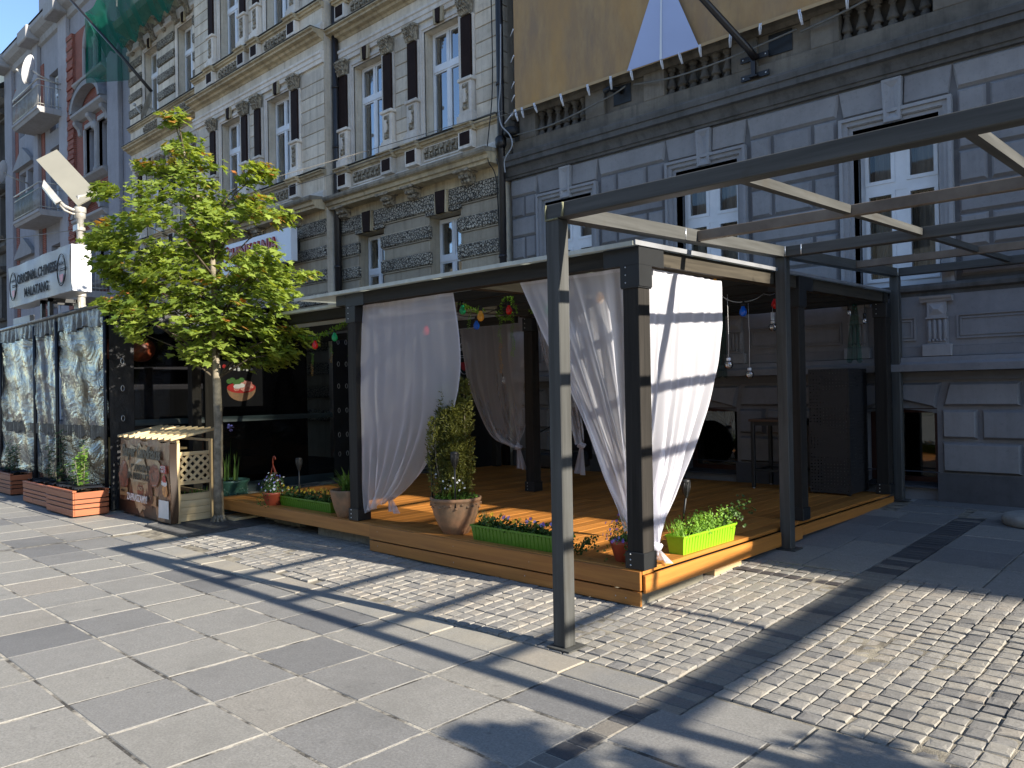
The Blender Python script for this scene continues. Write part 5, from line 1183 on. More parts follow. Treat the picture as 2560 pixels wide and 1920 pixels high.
def trough(label, x0, x1, y0, y1, z, h, mat, ax_long='x', name='flower_trough'):
    th = thing(name, label, 'flower box', ((x0+x1)/2, (y0+y1)/2, z), 'green plastic flower boxes')
    t = .018; m = MB()
    b = [(x0+t, y0+t), (x1-t, y0+t), (x1-t, y1-t), (x0+t, y1-t)]; tp = [(x0, y0), (x1, y0), (x1, y1), (x0, y1)]
    inn = [(x0+.008, y0+.008), (x1-.008, y0+.008), (x1-.008, y1-.008), (x0+.008, y1-.008)]
    vs = [(*p, z) for p in b]+[(*p, z+h) for p in tp]+[(*p, z+h) for p in inn]+[(p[0]+(.006 if p[0] < (x0+x1)/2 else -.006), p[1]+(.006 if p[1] < (y0+y1)/2 else -.006), z+h-.05) for p in inn]
    m.add(vs, [(3, 2, 1, 0)]+[(i, (i+1) % 4, 4+(i+1) % 4, 4+i) for i in range(4)]+[(4+i, 4+(i+1) % 4, 8+(i+1) % 4, 8+i) for i in range(4)]+[(8+i, 8+(i+1) % 4, 12+(i+1) % 4, 12+i) for i in range(4)])
    part('box', m, mat, th)
    rim = MB().box(x0-.006, x1+.006, y0-.006, y0, z+h-.014, z+h+.001).box(x0-.006, x1+.006, y1, y1+.006, z+h-.014, z+h+.001).box(x0-.006, x0, y0, y1, z+h-.014, z+h+.001).box(x1, x1+.006, y0, y1, z+h-.014, z+h+.001)
    part('rim', rim, mat, th)
    L = (x1-x0) if ax_long == 'x' else (y1-y0); n = int(L/.045)
    for k in range(n):
        f = (k+.5)/n
        if ax_long == 'x':
            xx = x0+.03+(x1-x0-.06)*f; r = MB().add([(xx-.004, y0+t-.003, z+.004), (xx+.004, y0+t-.003, z+.004), (xx+.004, y0-.003, z+h-.02), (xx-.004, y0-.003, z+h-.02), (xx-.004, y0+t+.004, z+.004), (xx+.004, y0+t+.004, z+.004), (xx+.004, y0+.004, z+h-.02), (xx-.004, y0+.004, z+h-.02)], [(0, 1, 2, 3), (4, 0, 3, 7), (1, 5, 6, 2)])
        else:
            yy = y0+.03+(y1-y0-.06)*f; r = MB().add([(x1-t+.003, yy-.004, z+.004), (x1-t+.003, yy+.004, z+.004), (x1+.003, yy+.004, z+h-.02), (x1+.003, yy-.004, z+h-.02), (x1-t-.004, yy-.004, z+.004), (x1-t-.004, yy+.004, z+.004), (x1-.004, yy+.004, z+h-.02), (x1-.004, yy-.004, z+h-.02)], [(0, 1, 2, 3), (4, 0, 3, 7), (1, 5, 6, 2)])
        part('groove_rib', r, mat, th)
    part('soil', MB().box(x0+.014, x1-.014, y0+.014, y1-.014, z+h-.06, z+h-.03), M['soil'], th)
    return th
def pansies(th, x0, x1, y0, y1, z, hh, n, cols, mat='darkleaf', grass=None):
    lb = LB(); fl = {c: [] for c in cols}
    for i in range(n):
        p = Vector((random.uniform(x0, x1), random.uniform(y0, y1), z+random.uniform(0, hh)*(.6+.4*math.sin(i)))); lb.leaf(p, rv()+Vector((0, -.4, .8)), rv(), random.uniform(.028, .05), .013, random.random())
    for i in range(max(3, n//26)):
        c = random.choice(cols); p = (random.uniform(x0, x1), random.uniform(y0-.01, y1), z+hh*random.uniform(.75, 1.15)); fl[c].append(flower(p, random.uniform(.014, .021), 5, (random.uniform(-.3, .3), -1, .5)))
    if grass:
        gx, gy_, gn, gl = grass
        for i in range(gn):
            a = random.uniform(0, 6.28); lb.blade((gx+random.gauss(0, .02), gy_+random.gauss(0, .02), z-.02), (math.cos(a)*.35, math.sin(a)*.35, 1), random.uniform(.6, 1)*gl, .0045, random.uniform(.05, .5), random.uniform(.3, 1), 4)
    part('leaves', lb, M[mat], th)
    for c, f in fl.items():
        if f: part('blossoms', join(f), M[c], th)
t1 = trough('moss green flower box with pansies left of the front steel post', -5.06, -4.02, 4.775, 4.93, DZ, .135, M['mossgreen'])
pansies(t1, -5.03, -4.05, 4.79, 4.92, DZ+.12, .10, 620, ['violet', 'yellow', 'lilac'], grass=(-4.93, 4.85, 46, .26))
t2 = trough('moss green flower box with low bedding plants left of the agave pot', -8.42, -7.36, 4.86, 5.0, DZ, .115, M['mossgreen'])
pansies(t2, -8.38, -7.4, 4.87, 4.99, DZ+.1, .12, 620, ['yellow'], grass=(-7.5, 4.9, 34, .34))
torch(-8.04, 4.9, DZ+.08, .36, 'black garden torch in the moss green box near the tent')
t3 = trough('lime green flower box full of bright herbs right of the corner post', -3.43, -3.27, 5.34, 6.18, DZ, .145, M['lime'], 'y')
lb = LB()
for q in range(46):
    b = Vector((random.uniform(-3.41, -3.29), random.uniform(5.5, 6.16), DZ+.12)); H = random.uniform(.06, .17); a = random.uniform(0, 6.28); tip = b+Vector((math.cos(a)*.05, math.sin(a)*.05, H))
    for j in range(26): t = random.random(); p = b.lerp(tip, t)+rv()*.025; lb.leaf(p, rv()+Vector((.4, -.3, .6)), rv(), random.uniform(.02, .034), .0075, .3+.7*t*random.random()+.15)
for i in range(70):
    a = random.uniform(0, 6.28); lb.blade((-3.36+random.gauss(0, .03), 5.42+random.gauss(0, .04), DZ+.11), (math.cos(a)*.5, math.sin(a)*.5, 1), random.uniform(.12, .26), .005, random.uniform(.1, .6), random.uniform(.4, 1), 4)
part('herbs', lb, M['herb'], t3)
lb = LB()
for i in range(7):
    b = Vector((-3.33, 6.12+random.uniform(-.1, .05), DZ+.16)); e = b+Vector((random.uniform(-.05, .15), random.uniform(.1, .42), random.uniform(-.12, .16)))
    for j in range(26): t = j/26; p = b.lerp(e, t)+Vector((0, 0, .1*math.sin(t*3.1)))+rv()*.02; lb.leaf(p, rv()+Vector((.4, 0, .6)), rv(), .03, .012, random.random())
part('trailing_plant', lb, M['darkleaf'], t3)
torch(-3.52, 5.72, DZ+.1, .31, 'black garden torch behind the lime green box', .12)
lb = LB()
for i in range(9):
    b = Vector((-3.93+random.uniform(-.05, .05), 4.86, DZ+.02)); a = random.uniform(-.9, 2.2); e = b+Vector((math.cos(a)*random.uniform(.12, .3), random.uniform(-.1, .06), random.uniform(.02, .16)))
    for j in range(20): t = j/20; p = b.lerp(e, t)+Vector((0, 0, .04*math.sin(t*3.1)))+rv()*.02; lb.leaf(p, rv()+Vector((0, -.5, .6)), rv(), .026, .010, random.random()*.6)
single('trailing_plant', lb, M['darkleaf'], 'dark trailing plant spilling on the deck right of the front steel post', 'plant', loc=(-3.9, 4.86, DZ))
def hang_pot(label, cx, cy, r, h, ph, cols, n, hook):
    th = thing('hanging_pot', label, 'potted plant', (cx, cy, DZ), 'red plastic hanging pots')
    pot_part(th, cx, cy, DZ, [(r*.62, 0), (r*.66, .004), (r*.95, h*.8), (r, h*.84), (r, h), (r*.93, h), (r*.9, h*.9)], M['redplastic'], r*.9, h*.9)
    lb = LB(); fl = {c: [] for c in cols}
    for i in range(n):
        d = rv(); d.z = abs(d.z); p = Vector((cx, cy, DZ+h*.95))+Vector((d.x*r*1.25, d.y*r*1.25, d.z*ph))*random.random()**.35; lb.leaf(p, d+Vector((0, -.3, .3)), rv(), random.uniform(.018, .03), .006, random.random())
        if i % 11 == 0:
            c = random.choice(cols); fl[c].append(flower(p+d*.03, .013, 5, d+Vector((0, -.8, .2))))
    for i in range(10):
        a = random.uniform(0, 6.28); b = Vector((cx+math.cos(a)*r, cy+math.sin(a)*r, DZ+h)); 
        for j in range(14): lb.leaf(b+Vector((math.cos(a)*.05*math.sin(j/5), math.sin(a)*.05*math.sin(j/5), -j*.012))+rv()*.012, rv()+Vector((0, -.5, .4)), rv(), .024, .008, random.random()*.7)
    part('leaves', lb, M['grass'], th)
    for c, f in fl.items():
        if f: part('blossoms', join(f), M[c], th)
    top = DZ+h+hook
    part('hanger', MB().tube([(cx-r, cy, DZ+h), (cx+.005, cy, top-.09)], .003, 4).tube([(cx+r, cy, DZ+h), (cx+.005, cy, top-.09)], .003, 4).tube([(cx, cy+r, DZ+h), (cx+.005, cy, top-.09)], .003, 4).tube([(cx+.005, cy, top-.1), (cx+.005, cy, top-.04), (cx+.015, cy, top-.01), (cx+.04, cy, top), (cx+.06, cy, top-.015), (cx+.06, cy, top-.04)], .007, 6), M['redplastic'], th)
hang_pot('red hanging pot with small white flowers near the tent', -8.5, 4.83, .125, .155, .24, ['whitepetal', 'whitepetal', 'lilac'], 620, .42)
hang_pot('red hanging pot with violet flowers beside the corner post', -3.52, 4.93, .125, .165, .20, ['violet', 'lilac'], 560, .42)
th = thing('potted_agave', 'leafy agave in a tall terracotta pot left of the front left post', 'potted plant', (-7.02, 4.86, DZ))
pot_part(th, -7.02, 4.86, DZ, [(.105, 0), (.115, .005), (.15, .1), (.18, .22), (.187, .27), (.187, .29), (.172, .29), (.165, .26)], M['terra'], .165, .26)
lb = LB()
for i in range(70):
    a = random.uniform(0, 6.28); el = random.uniform(.5, 2.2); lb.blade((-7.02+random.gauss(0, .03), 4.86+random.gauss(0, .03), DZ+.26), (math.cos(a), math.sin(a), el), random.uniform(.22, .42), .017, random.uniform(.1, .45), random.uniform(.1, .9), 5)
part('leaves', lb, M['grass'], th)
th = thing('potted_iris', 'violet iris in a green glazed pot beside the advertising planter', 'potted plant', (-10.2, 5.15, .05))
pot_part(th, -10.2, 5.15, .13, [(.13, 0), (.19, .04), (.225, .16), (.23, .26), (.255, .29), (.26, .32), (.24, .325), (.225, .29)], M['greenglaze'], .225, .29)
orn = MB()
for k in range(40):
    t = 6.283*k/40; orn.ell((-10.2+.228*math.cos(t), 5.15+.228*math.sin(t), .13+.16+.05*math.sin(k*.95)), (.014, .014, .02), 6, 4)
part('pot_relief', orn, M['greenglaze'], th)
part('pot_feet', MB().lathe(-10.2, 5.15, [(.15, .05), (.17, .06), (.16, .13)], 16), M['greenglaze'], th)
lb = LB()
for i in range(26):
    a = random.uniform(0, 6.28); lb.blade((-10.2+random.gauss(0, .09), 5.15+random.gauss(0, .06), .42), (math.cos(a)*.18, math.sin(a)*.18, 1), random.uniform(.25, .52), .013, random.uniform(0, .12), random.uniform(.3, 1), 4)
lb.blade((-10.13, 5.13, .42), (.02, 0, 1), .74, .005, 0, .7, 4)
part('leaves', lb, M['grass'], th)
part('iris_bloom', join([flower((-10.12, 5.13, 1.16), .055, 3, (0, 0, 1)), flower((-10.12, 5.13, 1.14), .06, 3, (0, -1, -.6)), flower((-10.12, 5.12, 1.18), .045, 3, (.5, -.6, .6))]), M['lilac'], th)
torch(-10.33, 5.1, .43, .36, 'black garden torch stuck in the green glazed pot')
# ---------------------------------------------------------------- bulbs, garlands, furniture
def bulb_thing(label, p, col, r=.032):
    th = thing('light_bulb', label, 'light bulb', tuple(p), 'coloured festoon bulbs'); x, y, z = p
    part('glass', MB().lathe(x, y, [(.0, z-r*1.25), (r*.55, z-r*1.1), (r*.95, z-r*.5), (r, z), (r*.85, z+r*.6), (r*.5, z+r*1.2), (r*.42, z+r*1.6)], 12, True, False), M[col], th)
    part('socket', MB().lathe(x, y, [(r*.5, z+r*1.55), (r*.55, z+r*1.7), (r*.55, z+r*2.6), (r*.3, z+r*2.9)], 10), M['rubber'], th)
    return th
for lab, p, c in (('red festoon bulb in the ivy at the middle of the terrace', (-5.91, 6.2, 2.46), 'b_red'), ('blue festoon bulb above the dark middle curtain', (-6.42, 6.2, 2.33), 'b_blue'),
                  ('red festoon bulb hanging between tree and left post', (-8.17, 5.22, 2.17), 'b_red'), ('green festoon bulb hanging near the left post', (-7.76, 5.22, 2.24), 'b_green'),
                  ('red bulb glimmering through the left sheer curtain', (-6.35, 5.4, 2.23), 'b_red'), ('amber bulb glimmering through the left sheer curtain', (-5.53, 5.4, 2.32), 'b_amber'),
                  ('green bulb glimmering through the left sheer curtain', (-6.0, 5.6, 2.43), 'b_green'), ('green bulb beside the sweeping corner curtain', (-5.35, 6.2, 2.42), 'b_green'), ('amber bulb glimmering through the sweeping corner curtain', (-4.0, 5.3, 2.35), 'b_amber'),
                  ('blue festoon bulb right of the bright curtain', (-3.62, 7.06, 2.31), 'b_blue'), ('red festoon bulb behind the middle steel post', (-3.62, 7.75, 2.43), 'b_red'), ('amber bulb at the top right of the bright curtain', (-3.38, 6.1, 2.46), 'b_amber')):
    bulb_thing(lab, p, c, .036)
for lab, (x, y, zt, zb) in (('clear globe bulb hanging on a wire next to the bright curtain', (-3.6, 6.72, 2.45, 1.80)), ('lowest clear globe bulb hanging before the grey wall', (-3.6, 7.13, 2.40, 1.71)), ('clear globe bulb beside the middle steel post', (-3.6, 7.65, 2.40, 2.19)),
                            ('clear globe bulb behind the dark middle curtain', (-7.55, 7.8, 2.5, 1.72)), ('clear globe bulb glimmering behind the ivy', (-7.2, 7.8, 2.5, 1.92))):
    th = thing('globe_bulb', lab, 'light bulb', (x, y, zb), 'clear hanging globe bulbs')
    part('globe', MB().ell((x, y, zb), (.042, .042, .042), 14, 10), M['clearglass'], th)
    part('cap', MB().lathe(x, y, [(.018, zb+.036), (.02, zb+.04), (.02, zb+.06), (.01, zb+.064)], 10), M['signwhite'], th)
    part('wire', MB().tube([(x, y, zb+.06), (x+.004, y, (zb+zt)/2), (x, y, zt)], .0022, 4), M['logogrey'], th)
    part('fairy_coil', MB().tube([(x+.018*math.cos(t*2.3), y+.018*math.sin(t*2.3), zb-.025+.006*t) for t in range(9)], .004, 4), M['screw'], th)
def festoon(label, pts, mat='rubber', r=.005):
    out = []
    for a, b in zip(pts, pts[1:]):
        for k in range(6): t = k/6; p = Vector(a).lerp(Vector(b), t); p.z -= .06*4*t*(1-t)*((Vector(b)-Vector(a)).length/1.2); out.append(p)
    out.append(Vector(pts[-1])); return single('festoon_cable', MB().tube(out, r, 5), M[mat], label, 'cable')
festoon('black festoon cable over the middle of the terrace', [(-6.8, 6.2, 2.5), (-6.42, 6.2, 2.44), (-5.91, 6.2, 2.56), (-5.35, 6.2, 2.53), (-4.6, 6.2, 2.5)])
festoon('black festoon cable between tree and left post', [(-8.6, 5.22, 2.36), (-8.17, 5.22, 2.28), (-7.76, 5.22, 2.35), (-6.9, 5.2, 2.45)])
festoon('pale festoon cable right of the bright curtain', [(-3.4, 6.1, 2.55), (-3.6, 6.65, 2.42), (-3.62, 7.06, 2.41), (-3.62, 7.5, 2.52), (-3.62, 7.75, 2.54)], 'logogrey', .004)
single('price_tag', MB().box(-3.605, -3.6, 7.62, 7.69, 2.26, 2.34), M['signwhite'], 'small white tag on the wire by the middle steel post', 'tag', loc=(-3.6, 7.65, 2.3))
for lab, x, y, z in (('bare lamp socket under the canopy near the cabinet', -3.75, 8.6, 2.42), ('bare lamp socket right of the green scarf', -3.45, 9.3, 2.45), ('bare lamp socket at the back post', -3.35, 9.5, 2.36)):
    th = thing('lamp_socket', lab, 'lamp', (x, y, z), 'bare lamp sockets'); part('socket', MB().lathe(x, y, [(.018, z), (.02, z+.05), (.012, z+.06)], 10), M['rubber'], th); part('glass', MB().ell((x, y, z-.03), (.025, .025, .035), 10, 8), M['clearglass'], th); part('wire', MB().tube([(x, y, z+.06), (x, y, z+.16)], .004, 4), M['rubber'], th)
def garland(label, path, drops, seedv, dry=.15):
    random.seed(seedv); lb = LB(); P = [Vector(p) for p in path]
    def along(a, b, n, val):
        for i in range(n):
            p = a.lerp(b, random.random())+rv()*.018; lb.leaf(p, rv()+Vector((0, -.6, .2)), rv()+Vector((0, 0, -.5)), random.uniform(.025, .045), .007, max(0, min(1, val+random.uniform(-.25, .25))))
    for a, b in zip(P, P[1:]): along(a, b, int(60*(b-a).length/.3)+8, .6)
    for (x, y, z, L, v) in drops:
        n = int(L/.011)
        for i in range(n):
            s = 1 if i % 2 else -1; p = Vector((x+.012*math.sin(i*.3), y, z-i*.011)); lb.leaf(p, (random.uniform(-.4, .4), -1, .3), (s, 0, -.55+random.uniform(-.2, .2)), random.uniform(.024, .036), .006, .95 if (v > .5 and i > n*.45) else .35+.4*random.random())
    return single('ivy_garland', lb, M['ivy'], label, 'garland', 'artificial ivy garlands', tuple(path[0]))
garland('ivy garland round the red bulb with two long strands', [(-6.06, 6.18, 2.4), (-5.98, 6.18, 2.58), (-5.86, 6.18, 2.6), (-5.78, 6.18, 2.45), (-5.9, 6.18, 2.37), (-6.04, 6.18, 2.4)], [(-6.03, 6.18, 2.4, .62, 1), (-5.84, 6.18, 2.38, .42, 0)], 4)
garland('ivy garland strung between tree and left post', [(-8.5, 5.2, 2.3), (-8.17, 5.2, 2.26), (-7.76, 5.2, 2.33), (-7.4, 5.2, 2.42), (-7.25, 5.2, 2.5)], [(-7.33, 5.2, 2.45, .62, 0), (-7.43, 5.2, 2.42, .5, 0), (-7.8, 5.2, 2.15, .2, 1), (-8.2, 5.2, 2.08, .28, 1)], 5)
garland('ivy garland behind the left sheer curtain', [(-6.05, 5.6, 2.5), (-5.8, 5.6, 2.42), (-5.6, 5.5, 2.4)], [(-5.9, 5.6, 2.42, .2, 0)], 6)
garland('dry brown garland beside the sweeping curtain', [(-5.6, 6.2, 2.42), (-5.35, 6.2, 2.5), (-5.15, 6.2, 2.42)], [(-5.4, 6.2, 2.45, .24, 1)], 7)
random.seed(21)
# bar tables
def bar_table(label, x0, x1, y0, y1, h, wood_top=True):
    th = thing('bar_table', label, 'table', ((x0+x1)/2, (y0+y1)/2, DZ), 'high dark bar tables')
    part('table_top', MB().cbox(x0-.02, x1+.02, y0-.02, y1+.02, DZ+h-.03, DZ+h, .004), M['brown_top'], th)
    part('apron', MB().box(x0+.01, x1-.01, y0+.005, y0+.03, DZ+h-.08, DZ+h-.031).box(x0+.01, x1-.01, y1-.03, y1-.005, DZ+h-.08, DZ+h-.031).box(x0+.005, x0+.03, y0+.03, y1-.03, DZ+h-.08, DZ+h-.031).box(x1-.03, x1-.005, y0+.03, y1-.03, DZ+h-.08, DZ+h-.031), M['blacksteel'], th)
    for a in (x0, x1-.045):
        for b in (y0, y1-.045): part('leg', MB().cbox(a, a+.045, b, b+.045, DZ+.012, DZ+h-.03, .003), M['blacksteel'], th); part('glide', MB().lathe(a+.022, b+.022, [(.018, DZ+.002), (.018, DZ+.012)], 8), M['screw'], th)
    part('foot_rail', MB().box(x0+.045, x1-.045, y0+.01, y0+.035, DZ+.22, DZ+.25).box(x0+.045, x1-.045, y1-.035, y1-.01, DZ+.22, DZ+.25).box(x0+.01, x0+.035, y0+.045, y1-.045, DZ+.22, DZ+.25).box(x1-.035, x1-.01, y0+.045, y1-.045, DZ+.22, DZ+.25), M['blacksteel'], th)
M['brown_top'] = mk('brown_wood_table_top', (.10, .05, .03), .5, .3, 6, bst=.1)
bar_table('high bar table with brown top against the grey wall', -4.75, -4.18, 9.40, 9.93, .88)
# perforated cabinet
def perf():
    t = NT('perforated_dark_steel'); sx = t.n('ShaderNodeSeparateXYZ'); t.l(t.pos(), sx.inputs[0]); cx = t.n('ShaderNodeCombineXYZ')
    t.l(t.math('ADD', sx.outputs[0], sx.outputs[1]), cx.inputs[0]); t.l(sx.outputs[2], cx.inputs[1])
    v = t.n('ShaderNodeTexVoronoi', feature='F1', distance='MANHATTAN'); v.inputs['Scale'].default_value = 26; v.inputs['Randomness'].default_value = 0.1; t.l(cx.outputs[0], v.inputs['Vector'])
    band = t.noise(1, 3, .6, t.mapv((1.5, 1.5, 7))); sel = t.ramp(band, [(.44, (0,)*3), (.5, (1,)*3)])
    hole = t.math('MULTIPLY', t.math('LESS_THAN', v.outputs['Distance'], .27), sel)
    d = t.pbr((.028, .027, .028), .5, .2, None, .4); tr = t.n('ShaderNodeBsdfTransparent'); m2 = t.n('ShaderNodeMixShader'); t.l(hole, m2.inputs[0]); t.l(d, m2.inputs[1]); t.l(tr.outputs[0], m2.inputs[2])
    return t.done(m2.outputs[0])
M['perf'] = perf()
ca = thing('perforated_cabinet', 'tall dark perforated steel cabinet standing on the back of deck', 'cabinet', (-3.75, 9.65, DZ))
x0, x1, y0, y1, z1 = -3.98, -3.50, 9.38, 9.95, 1.77
part('front_panel', MB().box(x0, x1-.02, y0, y0+.004, DZ+.02, z1), M['perf'], ca)
part('side_panel', MB().box(x1-.004, x1, y0+.0, y1, DZ+.02, z1), M['perf'], ca)
part('side_panel', MB().box(x0, x0+.004, y0+.004, y1, DZ+.02, z1), M['perf'], ca)
part('frame', MB().box(x1-.02, x1-.004, y0-.002, y0+.016, DZ, z1).box(x0, x1, y0+.005, y1, z1, z1+.012).box(x0+.005, x1-.005, y1-.02, y1, DZ+.03, z1), M['blacksteel'], ca)
part('liner', MB().box(x0+.1, x1-.1, y0+.12, y1-.1, DZ+.03, z1-.02), M['concrete'], ca)  # pale box added to stand for the lit wall seen through the holes
part('feet', MB().box(x0+.02, x0+.06, y0+.03, y0+.07, DZ+.002, DZ+.02).box(x1-.06, x1-.02, y0+.03, y0+.07, DZ+.002, DZ+.02), M['rubber'], ca)
# black lounge chair in the dark
ch = thing('lounge_chair', 'black armchair lost in the dark behind the middle curtain', 'chair', (-7.2, 8.7, DZ))
part('seat', MB().cbox(-7.55, -6.95, 8.3, 8.9, DZ+.2, DZ+.42, .03), M['tarp'], ch)
part('backrest', MB().grid(lambda u, v: (-7.6+.7*u, 8.9+.12*math.sin(u*3.14)-.06*v, DZ+.3+.5*v), 10, 6), M['tarp'], ch)
part('frame', MB().tube([(-7.6, 8.88, DZ+.78), (-7.25, 9.0, DZ+.82), (-6.9, 8.88, DZ+.78)], .012, 6).tube([(-7.6, 8.88, DZ+.78), (-7.6, 8.3, DZ+.6), (-7.58, 8.3, DZ)], .012, 6).tube([(-6.9, 8.88, DZ+.78), (-6.9, 8.3, DZ+.6), (-6.92, 8.3, DZ)], .012, 6), M['blacksteel'], ch)
# large dark parasol bag leaning behind the right curtain
pb = single('covered_disc', MB().lathe(0, 0, [(.0, -.03), (.3, -.03), (.34, 0), (.3, .03), (.0, .03)], 26, True, False), M['tarp_band'], 'round dark covered board leaning under the basement window', 'covered board')
pb.location = (-6.15, 9.75, .75); pb.rotation_euler = (R(78), 0, 0)
# ---------------------------------------------------------------- restaurant tent
tn = thing('restaurant_tent', 'dark restaurant tent with crumpled clear vinyl front and side windows', 'tent', (-14, 7, .05))
TY = 4.12; TX = -11.6
def tz(x): return 2.88+.008*(x+11.6)
seams = [-11.70, -13.74, -14.86, -16.9, -18.1, -20.2]
for i, (b, a) in enumerate(zip(seams, seams[1:])):
    ph = i*2.1
    part('vinyl_panel', MB().grid(lambda u, v: (a+.035+(b-a-.07)*u, TY+.02*math.sin(u*7+ph+v*3)+.014*math.sin(u*19+v*13+ph)+.01*math.sin(v*31+u*5), .12+2.6*v), 40, 60), M['vinyl'], tn)
    part('valance', MB().grid(lambda u, v: (a+(b-a)*u, TY-.02+.02*math.sin(u*(b-a)*24+ph)*(1-v)+.008*math.sin(u*61), lin(2.62+.02*math.sin(u*13), 2.87, v)), 60, 5), M['grey_tarp'], tn)
    part('gathered_band', MB().grid(lambda u, v: (a+.05+(b-a-.1)*u, TY-.012-.012*math.sin(u*(b-a)*75+ph), lin(1.02+.03*math.sin(u*23)*(u > .3), 1.19, v)), 90, 3), M['grey_tarp'], tn)
    part('seam_strip', MB().tube([(b, TY-.015, .1), (b+.008, TY-.02, 1.2), (b-.004, TY-.015, 2.8)], .028, 8), M['tarp'], tn)
part('bottom_skirt', MB().grid(lambda u, v: (-20+8.4*u, TY+.012*math.sin(u*60), .03+.14*v), 60, 2), M['tarp'], tn)
part('roof_edge', MB().tube([(TX+.02, TY-.03, 2.9), (-20.2, TY-.03, 2.83)], .03, 8), M['grey_tarp'], tn)
part('roof', MB().quad((TX+.05, TY-.04, 2.925), (TX+.05, 9.8, 3.05), (-20.2, 9.8, 3.02), (-20.2, TY-.04, 2.86)), M['tarp'], tn)
part('inner_wall', MB().box(-20.2, TX-.6, 7.6, 7.62, .05, 2.9), M['dark'], tn)
part('inner_floor', MB().quad((-20, 4.2, .06), (TX-.02, 4.2, .06), (TX-.02, 9.7, .21), (-20, 9.7, .21)), M['brown_panel'], tn)
part('yellow_board', MB().box(-14.3, -13.4, 4.42, 4.44, .3, 1.03).box(-13.36, -12.4, 4.42, 4.44, .3, 1.0), M['paint_yellow'], tn)
for k, (x, z) in enumerate(((-13.1, 2.35), (-12.55, 2.4), (-12.1, 2.3), (-14.4, 2.38), (-15.6, 2.35))):
    part('paper_lantern', MB().ell((x, 4.75, z), (.2, .2, .19), 12, 8), M['p_rust'] if k % 2 == 0 else M['paint_yellow'], tn)
part('counter', MB().box(-19, -12.3, 5.6, 6.1, .1, 1.0), M['brown_panel'], tn)
for x in (-12.4, -13.6, -15.3): part('table', MB().box(x-.35, x+.35, 4.8, 5.4, .78, .81).box(x-.03, x+.03, 5.07, 5.13, .1, .78), M['pine_x'], tn)
# side towards the deck
part('corner_strip', MB().grid(lambda u, v: (TX+.006*math.sin(v*9), TY+.0+.33*u, .04+2.83*v), 4, 20), M['tarp'], tn)
def side_panel(y0, y1, mat, z0, z1, name): return part(name, MB().grid(lambda u, v: (TX-.01+.006*math.sin(u*6+v*4)+.004*math.sin(u*17), lin(y0, y1, u), lin(z0+gr(y0), z1, v)), 24, 16), mat, tn)
side_panel(4.46, 5.5, M['vinyl_side'], 1.27, 2.62, 'side_window'); side_panel(5.6, 7.75, M['vinyl_side'], 1.27, 2.62, 'side_window')
side_panel(4.46, 7.75, M['tarp_band'], 1.16, 1.27, 'side_band'); side_panel(4.46, 7.75, M['vinyl_side'], .24, 1.16, 'side_window'); side_panel(4.46, 7.75, M['tarp_band'], .05, .24, 'side_skirt')
side_panel(7.76, 9.8, M['tarp'], .05, 2.7, 'side_tarp'); side_panel(4.46, 7.75, M['tarp'], 2.62, 2.9, 'side_head')
part('side_post', MB().box(TX-.06, TX+.02, 5.48, 5.62, .05, 2.9), M['stain_z'], tn)
part('inner_dark', MB().box(-13.4, -13.38, 4.6, 7.6, .1, 2.9), M['dark'], tn)
for y, n in ((4.29, 1), (7.86, 2), (8.02, 2)):
    for z in (.55, .88, 1.3, 1.72, 2.1, 2.48):
        part('eyelet', MB().tube([(TX+.016, y+.022*math.cos(t), z+.04*math.sin(t)) for t in [k*.5236 for k in range(13)]], .005, 4), M['screw'], tn)
# printed bowl poster on the side window
bp = thing('bowl_poster', 'dark poster with a bowl of soup on the tent side window', 'poster', (-11.58, 6.05, 1.5))
part('sheet', MB().box(-11.580, -11.574, 5.72, 6.42, 1.42, 2.12), M['dark'], bp)
def disc_x(x, cy, cz, ry, rz, n=24, z0=None):
    return MB().add([(x, cy+ry*math.cos(6.283*k/n), cz+rz*math.sin(6.283*k/n)) for k in range(n)], [tuple(range(n))])
part('bowl', MB().add([(-11.572, 6.06+.24*math.cos(t), 1.70+(.2*math.sin(t) if math.sin(t) < 0 else 0)) for t in [math.pi+k*math.pi/12 for k in range(13)]], [tuple(range(13))]), M['terra'], bp)
part('soup', disc_x(-11.570, 6.06, 1.71, .24, .085), M['p_red'], bp)
for k in range(16):
    a = random.uniform(0, 6.28); r = math.sqrt(random.random()); part('topping', disc_x(-11.568+.0008*k, 6.06+.18*r*math.cos(a), 1.73+.07*r*math.sin(a), .05, .035, 10), M['meat'] if k % 4 else M['p_white'], bp)
for k in range(5): part('greens', disc_x(-11.567+.0006*k, 5.86+.05*k, 1.81+.02*math.sin(k*2), .05, .04, 9), M['darkgreen'] if 'darkgreen' in M else M.setdefault('darkgreen', mk('print_green', (.06, .16, .03), .5, .3, 20, bst=0)), bp)
part('red_dot', disc_x(-11.571, 5.78, 2.04, .03, .03, 12), M['p_red'], bp)
text('caption', 'ART & SOUP', .05, M['logored'], bp, (-11.571, 5.83, 1.46), ux=(0, 1, 0), depth=.0005) if False else None
for k in range(6): part('caption_glyph', MB().box(-11.572, -11.570, 5.86+.07*k, 5.90+.07*k, 1.97+.01*(k % 2), 2.02).box(-11.572, -11.570, 5.87+.07*k, 5.875+.07*k, 2.025, 2.06), M['logogrey'], bp)
